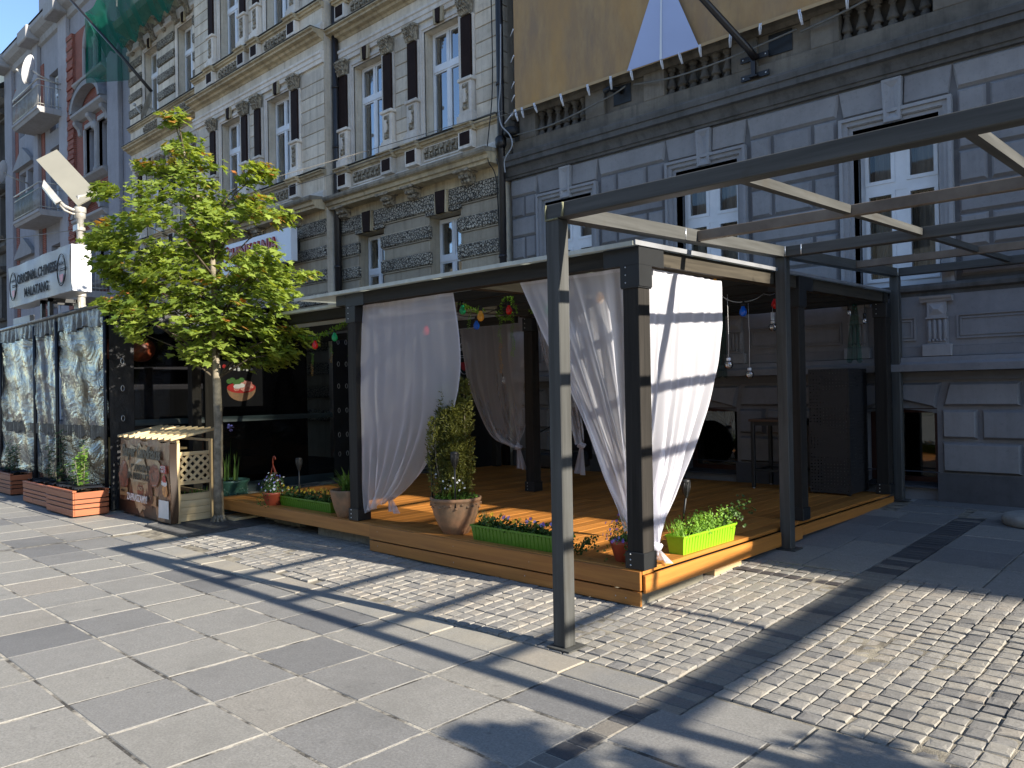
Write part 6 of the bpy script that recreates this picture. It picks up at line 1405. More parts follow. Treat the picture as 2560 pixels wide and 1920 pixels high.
# ---------------------------------------------------------------- sign over the tent
ts = thing('tent_sign', 'grey sign box reading ORIGINAL CHINESE MALATANG above the tent', 'sign', (-15, 4.2, 2.9))
S0, S1, SB, ST = -16.66, -13.36, 3.26, 3.985
part('sign_face', MB().grid(lambda u, v: (lin(S0, S1, u), 4.2+.008*math.sin(u*21+v*4)+.006*math.sin(u*9-v*7), lin(SB+.0*u, ST, v)), 60, 16), M['signgrey'], ts)
part('sign_box', MB().box(S0, S1, 4.215, 4.5, SB, ST), M['signwhite'], ts)
text('lettering', 'ORIGINAL CHINESE', .225, M['signblack'], ts, (-15.02, 4.18, 3.64), align='CENTER', depth=.002, sx=1.08, bold=.006)
text('lettering', 'MALATANG', .225, M['signblack'], ts, (-15.02, 4.18, 3.37), align='CENTER', depth=.002, sx=1.08, bold=.006)
for cx in (-16.32, -13.72):
    part('logo_ring', MB().tube([(cx+.2*math.cos(t), 4.178, 3.62+.25*math.sin(t)) for t in [k*math.pi/14 for k in range(29)]], .006, 5).tube([(cx+.175*math.cos(t), 4.178, 3.62+.22*math.sin(t)) for t in [k*math.pi/14 for k in range(29)]], .004, 4), M['signblack'], ts)
    part('logo_bowl', MB().add([(cx-.10, 4.178, 3.55), (cx+.10, 4.178, 3.55), (cx+.06, 4.178, 3.45), (cx, 4.178, 3.42), (cx-.06, 4.178, 3.45)], [(0, 4, 3, 2, 1)]), M['logored'], ts)
    part('logo_sticks', MB().box(cx-.06, cx+.24, 4.176, 4.179, 3.60, 3.612).box(cx-.06, cx+.24, 4.176, 4.179, 3.63, 3.642), M['signblack'], ts)
    text('logo_lettering', 'pan.bar', .085, M['signblack'], ts, (cx, 4.178, 3.70), align='CENTER', depth=.001)
for x in (-15.05, -14.65): part('bracket', MB().box(x, x+.09, 4.25, 4.31, 2.86, 3.26).box(x, x+.09, 4.25, 4.75, 3.20, 3.26), M['blacksteel'], ts)
part('strut', MB().box(-14.9, -14.5, 4.3, 4.36, 3.1, 3.16), M['zinc'], ts)
th = single('house_number_sign', MB().cbox(-17.6, -16.55, 4.5, 4.58, 2.86, 3.15, .005), M['signgrey'], 'dull grey sign board left of the tent sign', 'sign', loc=(-17, 4.5, 2.86))
# ---------------------------------------------------------------- street lamp with solar panel
lp = thing('street_lamp', 'grey street lamp with tilted solar panel rising behind the tent sign', 'street lamp', (-14.5, 4.72, .05))
LX, LY = -14.5, 4.72
part('pole', MB().lathe(LX, LY, [(.09, .05), (.085, 1.5), (.07, 3.0), (.06, 3.5), (.06, 3.9), (.055, 4.62), (.085, 4.64), (.085, 4.80), (.03, 4.82)], 14), M['lampgrey'], lp)
part('head_clamp', MB().lathe(LX, LY, [(.09, 4.72), (.095, 4.74), (.095, 4.80), (.09, 4.82)], 14), M['lampgrey'], lp)
part('arm', MB().tube([(LX, LY, 4.76), (LX-.01, LY-.12, 4.77), (LX-.06, LY-.22, 4.82), (LX-.12, LY-.3, 4.92)], .028, 8).tube([(LX, LY, 4.70), (LX-.01, LY-.12, 4.70), (LX-.06, LY-.22, 4.75), (LX-.10, LY-.28, 4.84)], .018, 7), M['lampgrey'], lp)
hd = MB(); a0 = Vector((LX-.10, LY-.28, 4.88)); d_ = Vector((-.40, -.12, .37)).normalized(); s_ = Vector((.95, -.3, 0)).normalized(); n_ = s_.cross(d_).normalized()
hd.add([a0+s_*.09-n_*.03, a0-s_*.09-n_*.03, a0+d_*.62-s_*.11-n_*.03, a0+d_*.62+s_*.11-n_*.03, a0+s_*.07+n_*.07, a0-s_*.07+n_*.07, a0+d_*.5-s_*.1+n_*.06, a0+d_*.5+s_*.1+n_*.06], [(0, 1, 2, 3), (7, 6, 5, 4), (0, 4, 5, 1), (1, 5, 6, 2), (2, 6, 7, 3), (3, 7, 4, 0)])
part('lamp_head', hd, M['lampgrey'], lp)
c0 = Vector((LX+.05, LY-.06, 4.84)); Lx = Vector((-1.242, -.263, .983)); Wx = Vector((.12, .30, .22)); nn = Lx.cross(Wx).normalized()*.025
pn = MB().add([c0, c0+Wx, c0+Wx+Lx, c0+Lx, c0+nn, c0+Wx+nn, c0+Wx+Lx+nn, c0+Lx+nn], [(0, 1, 2, 3), (7, 6, 5, 4), (0, 4, 5, 1), (1, 5, 6, 2), (2, 6, 7, 3), (3, 7, 4, 0)])
part('solar_panel', pn, M['lampcream'], lp)
part('panel_bracket', MB().tube([(LX, LY, 4.8), c0+Wx*.3+Lx*.12, c0+Wx*.9+Lx*.02], .03, 7), M['lampgrey'], lp)
for z in (4.05, 4.42, 3.3, 3.1): part('clamp_plate', MB().box(LX-.12, LX+.12, LY-.08, LY-.07, z, z+.1).lathe(LX, LY, [(.075, z), (.078, z+.01), (.078, z+.05), (.075, z+.06)], 12), M['lampgrey'], lp)
cable('span_wire', [(-25, 3.0, 5.3), (-19, 4.0, 4.75), (-14.5, 4.72, 4.45)], .008, 'dark wire running from the lamp to the left edge', 'cable')
cable('span_wire', [(-14.5, 4.72, 4.4), (-11, 6.5, 5.0), (-9.2, 9.6, 6.3)], .006, 'dark wire running from the lamp behind the tree', 'cable')
# ---------------------------------------------------------------- red timber planters
def planter(label, x0, x1, y0, y1, h, seedv, plants):
    th = thing('timber_planter', label, 'planter', ((x0+x1)/2, (y0+y1)/2, 0), 'red stained timber planters'); random.seed(seedv); z = .025
    for hh in (.085, .05, .05, .085):
        hh *= h/.34
        part('slat', MB().cbox(x0, x1, y0, y0+.02, z, z+hh, .003), M['redwood_x'], th); part('slat', MB().cbox(x0, x1, y1-.02, y1, z, z+hh, .003), M['redwood_x'], th)
        part('slat', MB().cbox(x1-.02, x1+.002, y0+.0205, y1-.0205, z, z+hh, .003), M['redwood_y'], th); part('slat', MB().cbox(x0-.002, x0+.02, y0+.0205, y1-.0205, z, z+hh, .003), M['redwood_y'], th); z += hh+.014
    part('liner', MB().box(x0+.022, x1-.022, y0+.022, y1-.022, .02, z-.03), M['rubber'], th)
    part('rim_board', MB().cbox(x0-.004, x1+.004, y0-.004, y0+.045, z-.008, z+.014, .003).cbox(x0-.004, x1+.004, y1-.045, y1+.004, z-.008, z+.014, .003), M['redwood_x'], th)
    part('soil', MB().grid(lambda u, v: (lin(x0+.03, x1-.03, u), lin(y0+.045, y1-.045, v), z-.025+.02*math.sin(u*40)*math.sin(v*11)), 24, 8), M['soil'], th)
    ln = MB()
    for k in range(5):
        xx = lin(x0+.15, x1-.12, k/4); ln.grid(lambda u, v: (xx+.12*(u-.5)+.03*math.sin(v*9), lin(y0+.04, y1-.05, v), z+.015+.035*abs(math.sin(u*5+k))), 8, 6)
    part('foil_liner', ln, M['tarp'], th)
    for (px, py, H, n, kind) in plants:
        lb = LB(); st = MB()
        for s in range(n):
            a = random.uniform(0, 6.28); b = Vector((px+random.gauss(0, .03), py+random.gauss(0, .02), z-.02)); tip = b+Vector((math.cos(a)*.1*H, math.sin(a)*.06*H, H*random.uniform(.7, 1)))
            st.tube([b, b.lerp(tip, .5), tip], [.005, .004, .002], 4)
            for j in range(int(26*H/.4)):
                t = random.uniform(.15, 1); p = b.lerp(tip, t); an = random.uniform(0, 6.28); d = Vector((math.cos(an), math.sin(an), .55)); lb.leaf(p, Vector((random.uniform(-.3, .3), -.4, 1)), d, random.uniform(.06, .1), .018, .25+.75*random.random()*t)
        part('stems', st, M['bark'], th); part('leaves', lb, M[kind], th)
    return th
planter('red timber planter with a bushy green plant nearest to the advertising planter', -12.52, -11.42, 3.58, 4.03, .34, 31, [(-11.75, 3.8, .62, 6, 'herb'), (-12.15, 3.8, .42, 2, 'grass'), (-12.02, 3.85, .9, 1, 'darkleaf')])
planter('red timber planter with sparse seedlings, second from the advertising planter', -13.92, -12.68, 3.66, 4.08, .30, 32, [(-12.9, 3.85, .35, 4, 'darkleaf'), (-13.1, 3.95, .95, 2, 'darkleaf'), (-13.5, 3.9, .7, 2, 'darkleaf')])
planter('red timber planter at the left picture edge before the tent', -16.2, -14.95, 3.75, 4.07, .34, 33, [(-15.2, 3.9, .5, 5, 'darkleaf'), (-15.6, 3.9, .6, 4, 'darkleaf')])
random.seed(5)
# ---------------------------------------------------------------- advertising planter
ad = thing('advertising_planter', 'pale pine planter with lattice wrapped in a brown printed advert', 'planter', (-10.4, 4.45, .02))
ax0, ax1, ay0, ay1, aT = -11.34, -9.66, 4.20, 4.66, 1.02
for x in (ax0, ax1-.04):
    for y in (ay0, ay1-.04): part('post', MB().cbox(x, x+.04, y, y+.04, .03, aT, .004), M['pine_z'], ad)
for k in range(4):
    z = .05+k*.085
    part('side_board', MB().cbox(ax1-.032, ax1-.012, ay0+.041, ay1-.041, z, z+.082, .003), M['pine_y'], ad); part('side_board', MB().cbox(ax0+.012, ax0+.032, ay0+.041, ay1-.041, z, z+.082, .003), M['pine_y'], ad)
    part('back_board', MB().cbox(ax0+.041, ax1-.041, ay1-.03, ay1-.01, z, z+.082, .003), M['pine_x'], ad)
part('rail', MB().cbox(ax1-.034, ax1-.008, ay0+.0405, ay1-.0405, .50, .545, .003).cbox(ax1-.034, ax1-.008, ay0+.0405, ay1-.0405, .86, .905, .003), M['pine_y'], ad)
for k in range(-3, 5):
    for s in (1, -1):
        y = ay0+.05+k*.105; a = (y, .548) if s > 0 else (y+.31, .548); b = (y+.31, .858) if s > 0 else (y, .858)
        pts = []
        for (p, q) in ((a, b),):
            t0, t1 = 0., 1.; lo, hi = ay0+.042, ay1-.042; dy = q[0]-p[0]
            for bound, sg in ((lo, 1), (hi, -1)):
                tt = (bound-p[0])/dy
                if sg*(p[0]-bound) < 0: t0 = max(t0, tt)
                if sg*(q[0]-bound) < 0: t1 = min(t1, tt)
            if t1-t0 < .08: continue
            P = (p[0]+dy*t0, p[1]+(q[1]-p[1])*t0); Q = (p[0]+dy*t1, p[1]+(q[1]-p[1])*t1); xo = ax1-.02 if s > 0 else ax1-.028; h = .016
            part('lattice_slat', MB().add([(xo, P[0]-h*.7, P[1]+s*h*.7), (xo, P[0]+h*.7, P[1]-s*h*.7), (xo, Q[0]+h*.7, Q[1]-s*h*.7), (xo, Q[0]-h*.7, Q[1]+s*h*.7), (xo+.007, P[0]-h*.7, P[1]+s*h*.7), (xo+.007, P[0]+h*.7, P[1]-s*h*.7), (xo+.007, Q[0]+h*.7, Q[1]-s*h*.7), (xo+.007, Q[0]-h*.7, Q[1]+s*h*.7)], [(0, 1, 2, 3), (4, 7, 6, 5), (0, 3, 7, 4), (1, 5, 6, 2)]), M['pine_y'], ad)
part('top_rail', MB().cbox(ax0-.02, ax1+.0, ay0+.0, ay0+.035, aT, aT+.03, .003).cbox(ax0-.02, ax1+.0, ay1-.035, ay1, aT, aT+.03, .003), M['pine_x'], ad)
for k in range(10):
    x = ax0+.02+k*.183; q = MB().cbox(x-.024, x+.024, ay0-.075, ay1+.06, 0, .032, .003); q.v = [(v[0], v[1], v[2]+aT+.031+.19*(v[1]-ay0+.075)) for v in q.v]
    part('top_slat', q, M['pine_y'], ad)
part('soil', MB().box(ax0+.04, ax1-.04, ay0+.04, ay1-.04, .1, .33), M['soil'], ad)
lb = LB()
for i in range(80): a = random.uniform(0, 6.28); lb.blade((ax1-.15+random.gauss(0, .06), 4.5+random.gauss(0, .1), .33), (math.cos(a)*.5, math.sin(a)*.5, 1), random.uniform(.08, .2), .006, random.uniform(.1, .6), random.uniform(.3, 1), 4)
part('grass_tuft', lb, M['grass'], ad)
O = Vector((-11.40, 4.175, .05)); E_ = Vector((-9.62, 4.10, .05)); UX = (E_-O).normalized(); Wd = (E_-O).length; Hh = 1.0; NN = Vector((UX.y, -UX.x, 0))
def sheetpt(u, z, d=0.): return O+UX*(u*Wd)+Vector((0, 0, z))+NN*(d+.012*math.sin(u*17+z*5))
part('printed_wrap', MB().grid(lambda u, v: sheetpt(u, v*(Hh-.03*math.sin(u*9)**2)), 50, 24), M['poster'], ad)
part('wrap_edge', MB().grid(lambda u, v: E_+Vector((.02*math.sin(v*6), .09*u, v*.97)), 6, 12), M['p_dark'], ad)
def blob(name, cu, cz_, ru, rz, mat, d, n=26, wob=.0, a0=0, a1=6.283):
    vs = [sheetpt(cu+ru/Wd*math.cos(a0+(a1-a0)*k/n)*(1+wob*math.sin(k*2.7)), cz_+rz*math.sin(a0+(a1-a0)*k/n)*(1+wob*math.cos(k*3.1)), d) for k in range(n+(a1-a0 < 6))]
    return part(name, MB().add(vs, [tuple(range(len(vs)))]), mat, ad)
blob('print_parchment', .46, .66, .62, .26, M['p_cream'], .012, 30, .12); blob('print_parchment', .45, .42, .30, .36, M['p_cream'], .0135, 24, .1)
blob('print_food', .10, .50, .17, .20, M['p_rust'], .0145, 24, .1); blob('print_food', .62, .30, .16, .22, M['p_dark'], .0148, 20, .1); blob('print_food', .73, .55, .15, .14, M['p_rust'], .0155, 22, .1)
blob('print_food', .91, .40, .09, .09, M['p_orange'], .0165, 20, .1); blob('print_food', .90, .52, .07, .06, M['p_red'], .0175, 18, .1); blob('print_food', .90, .48, .10, .05, M['p_white'], .016, 18, .1)
def patch(name, u0, u1, z0, z1, mat, d): return part(name, MB().add([sheetpt(u0, z0, d), sheetpt(u1, z0, d), sheetpt(u1, z1, d), sheetpt(u0, z1, d)], [(0, 1, 2, 3)]), mat, ad)
patch('print_band', .0, 1., .0, .16, M['p_dark'], .0135); patch('print_band', .22, .60, .16, .30, M['p_rust'], .015); blob('print_badge', .455, .34, .09, .11, M['p_rust'], .0165, 20)
patch('print_label', .82, .975, .05, .27, M['p_white'], .0185); patch('print_label', .84, .97, .60, .70, M['p_red'], .0185); patch('print_label', .04, .17, .22, .33, M['p_tan'], .017); patch('print_label', .62, .78, .17, .30, M['p_tan'], .017)
def adtext(s, size, mat, u, z, sx=1., bold=.0, d=.03): text('lettering', s, size, mat, ad, tuple(sheetpt(u, z, d)), ux=tuple(UX), align='CENTER', sx=sx, depth=.001, bold=bold)
adtext('Bayer Landhaus', .21, M['p_dark'], .47, .76, 1.02, .008)
adtext('PRAWDZIWA', .125, M['p_dark'], .46, .575, .9, .004); adtext('BAWARSKA UCZTA', .115, M['p_dark'], .455, .47, .9, .004)
adtext('LUNCH', .065, M['p_cream'], .455, .335, 1, .001); adtext('ZAPRASZAMY!', .125, M['p_white'], .42, .19, .9, .004)
adtext('OD 12:00', .05, M['p_cream'], .455, .40, .9); adtext('MENU', .05, M['p_dark'], .105, .27, 1); adtext('HOTEL', .055, M['p_white'], .905, .655, 1); adtext('PARTY', .05, M['p_white'], .905, .61, 1)
# ---------------------------------------------------------------- street trees
RT = Vector((.725, .688, 0)); FW = Vector((-.688, .725, 0))
BL = [(430,290,30,1),(440,345,48,1),(470,410,62,1),(395,412,34,1),(350,405,22,1),(485,480,72,.8),(500,550,80,.6),(420,560,60,.5),(620,445,38,.9),(655,430,22,1),(590,500,50,.6),(640,525,55,1),(690,540,28,1),(285,490,28,.4),(310,540,36,.3),(270,590,42,.3),(225,600,26,.5),(330,610,55,.3),(260,660,40,.3),(290,700,42,.7),(250,640,30,.5),(400,650,85,.3),(480,640,80,.2),(430,720,95,.3),(340,740,62,.3),(370,800,62,.2),(330,830,34,.2),(420,850,62,.2),(470,800,80,.2),(500,730,80,.2),(560,640,55,.3),(590,700,62,.2),(640,690,66,.2),(690,670,52,.3),(735,690,34,.3),(700,740,48,.2),(650,770,80,.2),(580,790,80,.2),(540,850,60,.2),(620,850,70,.2),(690,840,50,.1),(735,850,32,.1),(700,890,36,.1),(650,905,36,.1),(590,900,40,.1),(480,895,36,.1),(280,760,30,.2),(420,500,50,.6),(545,570,50,.4)]
def tree_meshes(seedv):
    random.seed(seedv); s = .0049; tr = MB(); br = MB(); lb = LB(); base = Vector((0, 0, 0))
    trunk = [(0, 0, 0), (-.01, 0, .5), (.0, .01, 1.2), (-.02, 0, 2.0), (-.03, 0, 2.7), (-.08, .0, 3.4), (-.22, -.15, 4.2), (-.40, -.3, 4.95)]
    tr.tube(trunk, [.066, .057, .053, .048, .04, .03, .018, .007], 10)
    for k in range(10): t = 6.283*k/10; tr.tube([(0, 0, .12), (.1*math.cos(t), .1*math.sin(t), -.01)], [.04, .015], 5)
    def tp(z):
        for a, b in zip(trunk, trunk[1:]):
            if a[2] <= z <= b[2]: return Vector(a).lerp(Vector(b), (z-a[2])/(b[2]-a[2]))
        return Vector(trunk[-1])
    for (px, py, r, redp) in BL:
        c = RT*((px-525)*s)+Vector((0, 0, (1311-py)*s+.0))+FW*random.gauss(0, .28 if r > 40 else .15); rm = r*s*.9
        z0 = max(1.75, min(4.6, c.z-.25-.5*(c-tp(min(c.z, 4.9))).xy.length)); a = tp(z0); mid = a.lerp(c, .5)+Vector((0, 0, .1)); br.tube([a, mid, c], [.012+.016*rm, .008, .003], 5)
        nt2 = int(9+rm*rm*290)
        for q in range(nt2):
            d = rv()*random.random()**.45; p = c+Vector((d.x*rm*1.15, d.y*rm*1.15, d.z*rm*.85))
            (br.tube([c.lerp(p, .3), p], [.003, .0015], 3, False) if q % 3 == 0 else None)
            outd = (p-tp(max(1.8, min(4.9, p.z)))); outd.z = 0; outd = outd.normalized() if outd.length > .01 else rv()
            red = random.random() < redp*.16*(1 if d.z > 0 else .4)
            for j in range(random.randint(6, 10)):
                o = rv(); lp_ = p+Vector((o.x*.10, o.y*.10, o.z*.035)); n = Vector((random.gauss(0, .4), random.gauss(0, .4), 1))+outd*.35
                lb.maple(lp_, n, outd+rv()*.9+Vector((0, 0, -.35)), random.choice((.05, .065, .08, .095, .115)), random.uniform(.93, 1) if (red and random.random() < .6) else min(.86, max(0, random.gauss(.5, .25))))
    return tr, br, lb
def street_tree(label, x, y, meshes=None, rot=0, seedv=13, scl=1.):
    th = thing('street_tree', label, 'tree', (x, y, gr(y)+.01), 'young maples along the street')
    if meshes is None:
        tr, br, lb = tree_meshes(seedv); a = tr.mesh('trunk'); a.materials.append(M['bark']); c = br.mesh('branches'); c.materials.append(M['darkbark']); b = lb.mesh('crown'); b.materials.append(M['maple'])
    else: a, b, c = meshes
    for nm, me in (('trunk', a), ('crown', b), ('branches', c)):
        o = bpy.data.objects.new(nm, me); COL.objects.link(o); o.parent = th
    th.rotation_euler = (0, 0, rot); th.scale = scl if isinstance(scl, tuple) else (scl, scl, scl)
    return a, b, c
tm = street_tree('young maple with fresh green crown standing beside the advertising planter', -9.40, 4.60)
street_tree('young maple outside the picture whose shadow dapples the near paving', 3.75, 2.95, tm, 2.2, scl=(1.2, 1.2, .62))
street_tree('young maple outside the picture whose shadow falls past the right corner', 7.0, 3.5, tm, 4.0, scl=.8)
random.seed(77)
# ---------------------------------------------------------------- grey house with brick fields
LYP = 10.2
lh = thing('balcony_house', 'lilac grey house with red brick fields and two balconies', 'building', (-33, 11, .2))
LX0, LX1 = -40.2, -26.05
def win2(c, z0, z1, hw, y, arch=False, parent=lh):
    f = MB().box(c-hw, c-hw+.07, y, y+.08, z0, z1).box(c+hw-.07, c+hw, y, y+.08, z0, z1).box(c-hw+.07, c+hw-.07, y, y+.08, z0, z0+.08).box(c-hw+.07, c+hw-.07, y, y+.08, z0+(z1-z0)*.64, z0+(z1-z0)*.64+.1)
    if arch: f.tube([(c+(hw-.03)*math.cos(t), y+.04, z1+(hw-.03)*1.25*math.sin(t)) for t in [k*math.pi/10 for k in range(11)]], .04, 6)
    else: f.box(c-hw+.07, c+hw-.07, y, y+.08, z1-.07, z1)
    w_ = part('window_frame', f, M['white'], parent)
    P = [(c-hw+.03, z0), (c+hw-.03, z0), (c+hw-.03, z1)]+([(c+(hw-.03)*math.cos(t), z1+(hw-.03)*1.25*math.sin(t)) for t in [k*math.pi/10 for k in range(1, 10)]] if arch else [])+[(c-hw+.03, z1)]
    part('pane', MB().add([(p[0], y+.05, p[1]) for p in P], [tuple(range(len(P)))]), M['glass'], w_)
    part('room_back', MB().box(c-hw, c+hw, y+.4, y+.42, z0, z1+hw), M['dark'], parent)
floors = [(12.95, 14.15, True), (9.45, 11.2, False), (5.6, 7.4, False), (1.6, 3.8, False)]
holes = []
for z0, z1, ar in floors:
    for c in (-30.0, -28.75): holes.append((c-.5, c+.5, z0, z1+(.62 if ar else 0)))
    for c in (-38.2, -37.1): holes.append((c-.45, c+.45, z0-.2, z1))
    holes.append((-34.6, -33.5, z0-.9, z1+.2))
part('wall', holes_wall(LX0, LX1, 0, 16.2, LYP, .35, holes), M['left_grey'], lh)
part('core_wall', MB().box(LX0+.05, LX1-.05, LYP+1, LYP+6, 0, 16.2), M['dark'], lh)
part('side_wall', MB().box(LX1-.01, LX1, LYP, LYP+6, 0, 16.2), M['left_grey'], lh)
for a, b in ((-28.15, -27.2), (-33.05, -32.15), (-40.2, -39.15), (-36.2, -35.6)): part('pilaster', MB().cbox(a, b, LYP-.16, LYP, 0, 16.1, .02), M['left_grey'], lh)
part('brick_field', holes_wall(-31.55, -28.16, 4.2, 15.0, LYP-.03, .1, [h for h in holes if -31 < h[0] < -28]), M['brick'], lh)
part('brick_field', MB().box(-32.14, -31.56, LYP-.1, LYP-.03, 4.2, 15.0), M['brick'], lh)
for k in range(58):
    z = 4.3+k*.185; part('brick_quoin', MB().cbox(-32.16, -31.54, LYP-.125-(.03 if k % 2 else 0), LYP-.1, z, z+.16, .01), M['brick'], lh)
part('brick_field', MB().box(-39.14, -38.75, LYP-.03, LYP, 4, 15), M['brick'], lh)
part('brick_field', MB().box(-35.59, -35.2, LYP-.03, LYP, 4, 15), M['brick'], lh)
for z0, z1, ar in floors:
    for c in (-30.0, -28.75):
        win2(c, z0+.03, z1, .42, LYP+.2, ar)
        mb = MB().box(c-.62, c-.5, LYP-.1, LYP+.05, z0-.05, z1).box(c+.5, c+.62, LYP-.1, LYP+.05, z0-.05, z1)
        if ar: mb.tube([(c+.56*math.cos(t), LYP-.04, z1+.72*math.sin(t)) for t in [k*math.pi/12 for k in range(13)]], .075, 6).ell((c, LYP-.1, z1+.85), (.16, .12, .2), 8, 6)
        else: mb.box(c-.5, c+.5, LYP-.1, LYP+.05, z1, z1+.15)
        part('window_surround', mb, M['left_pale'], lh)
    part('mullion_column', MB().lathe(-29.375, LYP-.1, [(.1, z0), (.1, z0+.15), (.06, z0+.2), (.05, z1-.3), (.09, z1-.15), (.1, z1)], 10), M['left_pale'], lh)
    part('sill', MB().prism_x([(LYP, z0-.3), (LYP-.12, z0-.25), (LYP-.3, z0-.12), (LYP-.32, z0-.05), (LYP, z0)], -31.1, -28.2), M['left_pale'], lh)
    if not ar:
        part('hood_cornice', MB().prism_x([(LYP, z1+.35), (LYP-.15, z1+.37), (LYP-.35, z1+.5), (LYP-.36, z1+.58), (LYP, z1+.62)], -31.2, -28.2), M['left_pale'], lh)
        n = 16; arc = [(-29.7+1.48*math.cos(math.pi-k*math.pi/n), z1+.62+(.85*math.sin(k*math.pi/n) if z0 > 9 else .75*(1-abs(1-2*k/n)))) for k in range(n+1)]
        inner = [(-29.7+(p[0]+29.7)*.86, z1+.62+(p[1]-z1-.62)*.8) for p in arc]
        m = MB()
        for i in range(n):
            for ya in (0,): m.add([(arc[i][0], LYP-.38, arc[i][1]), (arc[i+1][0], LYP-.38, arc[i+1][1]), (inner[i+1][0], LYP-.38, inner[i+1][1]), (inner[i][0], LYP-.38, inner[i][1]), (arc[i][0], LYP, arc[i][1]), (arc[i+1][0], LYP, arc[i+1][1]), (inner[i+1][0], LYP-.05, inner[i+1][1]), (inner[i][0], LYP-.05, inner[i][1])], [(0, 3, 2, 1), (0, 1, 5, 4), (3, 7, 6, 2)])
        part('pediment', m, M['left_pale'], lh)
        part('pediment_sheet', MB().add([(p[0], LYP-.4, p[1]+.02) for p in arc]+[(p[0], LYP, p[1]+.03) for p in arc], [(i, i+1, n+2+i, n+1+i) for i in range(n)]), M['zinc'], lh)
        for c in (-31.0, -29.7, -28.4): part('console', MB().prism_x([(LYP, z1-.15), (LYP-.1, z1-.1), (LYP-.14, z1+.1), (LYP-.28, z1+.25), (LYP-.3, z1+.35), (LYP, z1+.35)], c-.12, c+.12), M['left_pale'], lh)
    for c in (-38.2, -37.1): win2(c, z0-.15, z1-.05, .4, LYP+.2, ar)
    win2(-34.05, z0-.85, z1+.15, .5, LYP+.2)
    part('small_pediment', MB().prism_y([(-38.9, z1+.15), (-36.4, z1+.15), (-36.5, z1+.3), (-37.65, z1+.95), (-38.8, z1+.3)], LYP-.2, LYP), M['left_pale'], lh)
part('eaves_cornice', MB().prism_x([(LYP, 15.75), (LYP-.1, 15.8), (LYP-.15, 16.0), (LYP-.35, 16.1), (LYP-.5, 16.25), (LYP-.5, 16.4), (LYP, 16.5)], LX0-.1, LX1), M['left_pale'], lh)
for a in (-27.7, -32.6, -35.9, -39.7): part('cornice_block', MB().cbox(a-.6, a+.6, LYP-.62, LYP, 15.9, 16.45, .04), M['left_pale'], lh)
part('roof', MB().quad((LX0, LYP-.5, 16.5), (LX1, LYP-.5, 16.5), (LX1, LYP+5, 18.2), (LX0, LYP+5, 18.2)), M['roof'], lh)
part('dormer', MB().box(-35.6, -32.4, LYP-.05, LYP+2, 16.5, 19.6), M['left_grey'], lh)
part('dormer', MB().prism_x([(LYP+.1, 16.5), (LYP+3.2, 16.5), (LYP+3.2, 19.2), (LYP+2.2, 19.2)], -38.3, -37.9), M['sunstone'], lh)
part('chimney', MB().cbox(-36.9, -36.0, LYP+1.2, LYP+2, 16.6, 19.0, .03), M['sunstone'], lh)
def balcony(x0, x1, z, pr, green):
    yf = LYP-pr
    part('balcony_slab', MB().prism_x([(LYP, z-.22), (yf+.1, z-.22), (yf+.04, z-.12), (yf, z-.1), (yf, z), (LYP, z)], x0, x1), M['left_pale'], lh)
    rl = part('balcony_rail', MB().tube([(x0+.04, LYP, z+1.0), (x0+.04, yf+.05, z+1.0), (x1-.04, yf+.05, z+1.0), (x1-.04, LYP, z+1.0)], .028, 6).tube([(x0+.04, LYP, z+.78), (x0+.04, yf+.05, z+.78), (x1-.04, yf+.05, z+.78), (x1-.04, LYP, z+.78)], .018, 5).tube([(x0+.04, LYP, z+.1), (x0+.04, yf+.05, z+.1), (x1-.04, yf+.05, z+.1), (x1-.04, LYP, z+.1)], .018, 5), M['lampgrey'], lh)
    n = int((x1-x0)/.12)
    for k in range(n+1): part('baluster_bar', MB().tube([(lin(x0+.04, x1-.04, k/n), yf+.05, z), (lin(x0+.04, x1-.04, k/n), yf+.05, z+.8)], .012, 4), M['lampgrey'], rl)
    for k in range(1, 8): part('baluster_bar', MB().tube([(x1-.04, lin(yf, LYP, k/8), z), (x1-.04, lin(yf, LYP, k/8), z+.8)], .012, 4), M['lampgrey'], rl)
    if green: part('balcony_screen', MB().box(x0+.1, x0+2.4, yf+.08, yf+.09, z+.05, z+.9), M['tarp_green'], rl)
M['tarp_green'] = mk('dark_green_balcony_screen', (.015, .06, .05), .7, .3, 3, bst=.1)
balcony(-35.95, -32.7, 12.45, .98, False); balcony(-35.95, -32.7, 8.62, .98, True); balcony(-31.2, -28.2, 5.15, .9, False)
for lab, c, r in (('white satellite dish above the upper balcony', (-32.9, 9.1, 13.75), .55), ('white satellite dish below the upper balcony', (-37.4, 9.3, 10.9), .5)):
    th = thing('satellite_dish', lab, 'satellite dish', c, 'satellite dishes on the facades'); dish(th, c, r, (-.75, -1, .35), M['signwhite'])
# ---------------------------------------------------------------- dark house at the left edge
fh = thing('sooty_house', 'soot dark old house at the left picture edge', 'building', (-46, 11, .2))
hs = [(c-.45, c+.45, z, z+1.9) for c in (-41.6, -43.6, -45.6, -47.6) for z in (1.5, 5.3, 9.0, 12.4)]
part('wall', holes_wall(-54, LX0-.02, 0, 15.3, 10.3, .35, hs), M['left_dark'], fh)
part('core_wall', MB().box(-54, LX0-.05, 11.3, 16, 0, 15.3), M['dark'], fh)
for h in hs:
    win2((h[0]+h[1])/2, h[2]+.02, h[3]-.02, .43, 10.5, False, fh)
    part('window_hood', MB().prism_x([(10.3, h[3]+.1), (10.1, h[3]+.12), (9.98, h[3]+.25), (9.97, h[3]+.33), (10.3, h[3]+.4)], h[0]-.25, h[1]+.25), M['left_dark'], fh)
    part('sill', MB().prism_x([(10.3, h[2]-.18), (10.15, h[2]-.15), (10.08, h[2]-.05), (10.3, h[2])], h[0]-.2, h[1]+.2), M['left_dark'], fh)
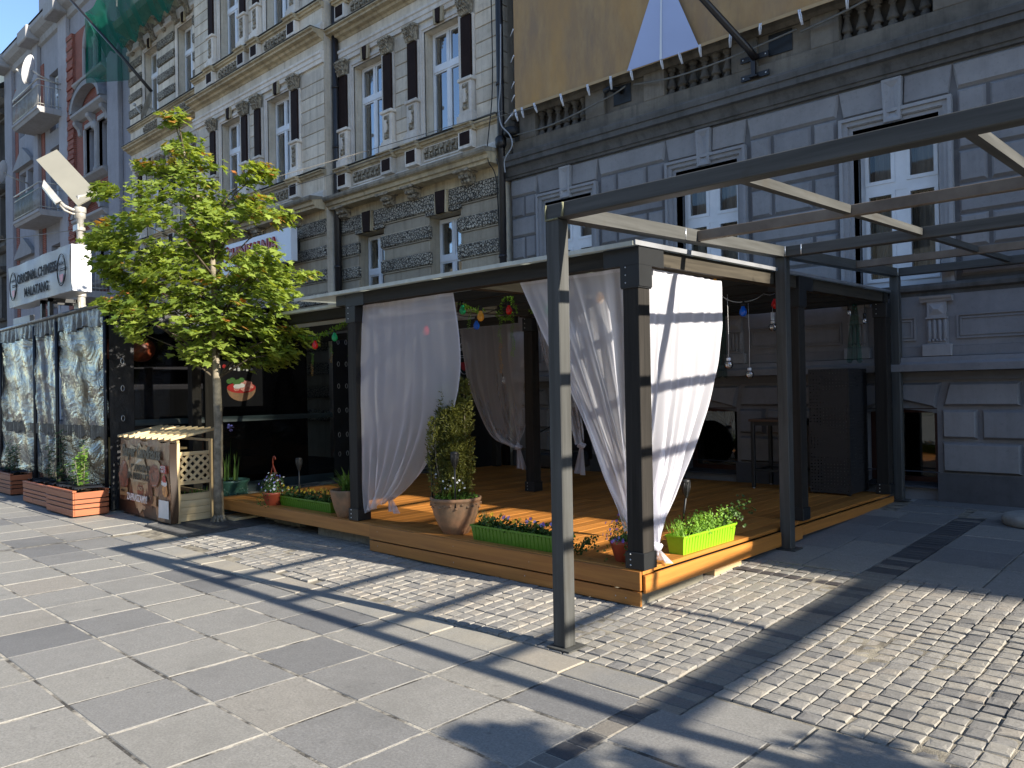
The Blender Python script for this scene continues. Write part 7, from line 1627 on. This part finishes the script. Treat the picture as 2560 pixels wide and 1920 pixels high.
for z in (4.4, 8.2, 11.9): part('string_course', MB().prism_x([(10.3, z), (10.15, z+.05), (10.0, z+.2), (10.0, z+.3), (10.3, z+.34)], -54, LX0-.03), M['left_dark'], fh)
part('eaves_cornice', MB().prism_x([(10.3, 14.7), (10.1, 14.8), (9.8, 15.1), (9.7, 15.3), (10.3, 15.4)], -54, LX0-.03), M['left_dark'], fh)
part('roof', MB().quad((-54, 9.7, 15.4), (LX0-.03, 9.7, 15.4), (LX0-.03, 14, 18.6), (-54, 14, 18.6)), M['zinc'], fh)
part('dormer', MB().prism_x([(10.4, 15.5), (12.5, 15.5), (12.5, 18.4), (11.2, 18.4), (10.5, 17.2)], -43.3, -41.3), M['sunstone'], fh)
# ---------------------------------------------------------------- row of houses across the street, mirrored in panes and vinyl
op = thing('opposite_row', 'pale house row across the street, mirrored in the windows', 'building', (-10, -25, 0))
hs = [(x-.55, x+.55, z, z+2.1) for x in range(-58, 40, 3) for z in (1.2, 5.0, 8.6)]
m = holes_wall(-60, 40, 0, 11.5, -24, -.3, hs); m.f = [f[::-1] for f in m.f]
part('wall', m, M['sunstone'], op)
pm = MB()
for h in hs: pm.quad((h[1], -24.2, h[2]), (h[0], -24.2, h[2]), (h[0], -24.2, h[3]), (h[1], -24.2, h[3]))
part('window_panes', pm, M['dark'], op, kind='stuff')
part('eaves_cornice', MB().box(-60, 40, -24.3, -23.5, 11.5, 12.1), M['cream_warm'], op)
part('roof', MB().quad((-60, -23.5, 12.1), (-60, -29, 14.5), (40, -29, 14.5), (40, -23.5, 12.1)), M['roof'], op)

# ---------------------------------------------------------------- neighbour to the right, outside the picture: its roof shades the pavement
nb = thing('neighbour_house', 'plain grey house right of the picture shading the pavement', 'building', (25, 12, .2))
hs = [(x-.5, x+.5, z, z+2.1) for x in [5+2.6*k for k in range(17)] for z in (1.5, 5.2, 8.8, 12.2)]
part('wall', holes_wall(3.22, 50, 0, 15.1, 10.16, .3, hs), M['left_pale'], nb)
part('core_wall', MB().box(3.25, 50, 10.9, 16, 0, 15.1), M['dark'], nb)
part('eaves_cornice', MB().box(3.22, 50, 9.6, 10.9, 14.9, 15.16), M['grey_cornice'], nb)
part('roof', MB().quad((3.22, 9.6, 15.17), (50, 9.6, 15.17), (50, 15, 15.6), (3.22, 15, 15.6)), M['roof'], nb)
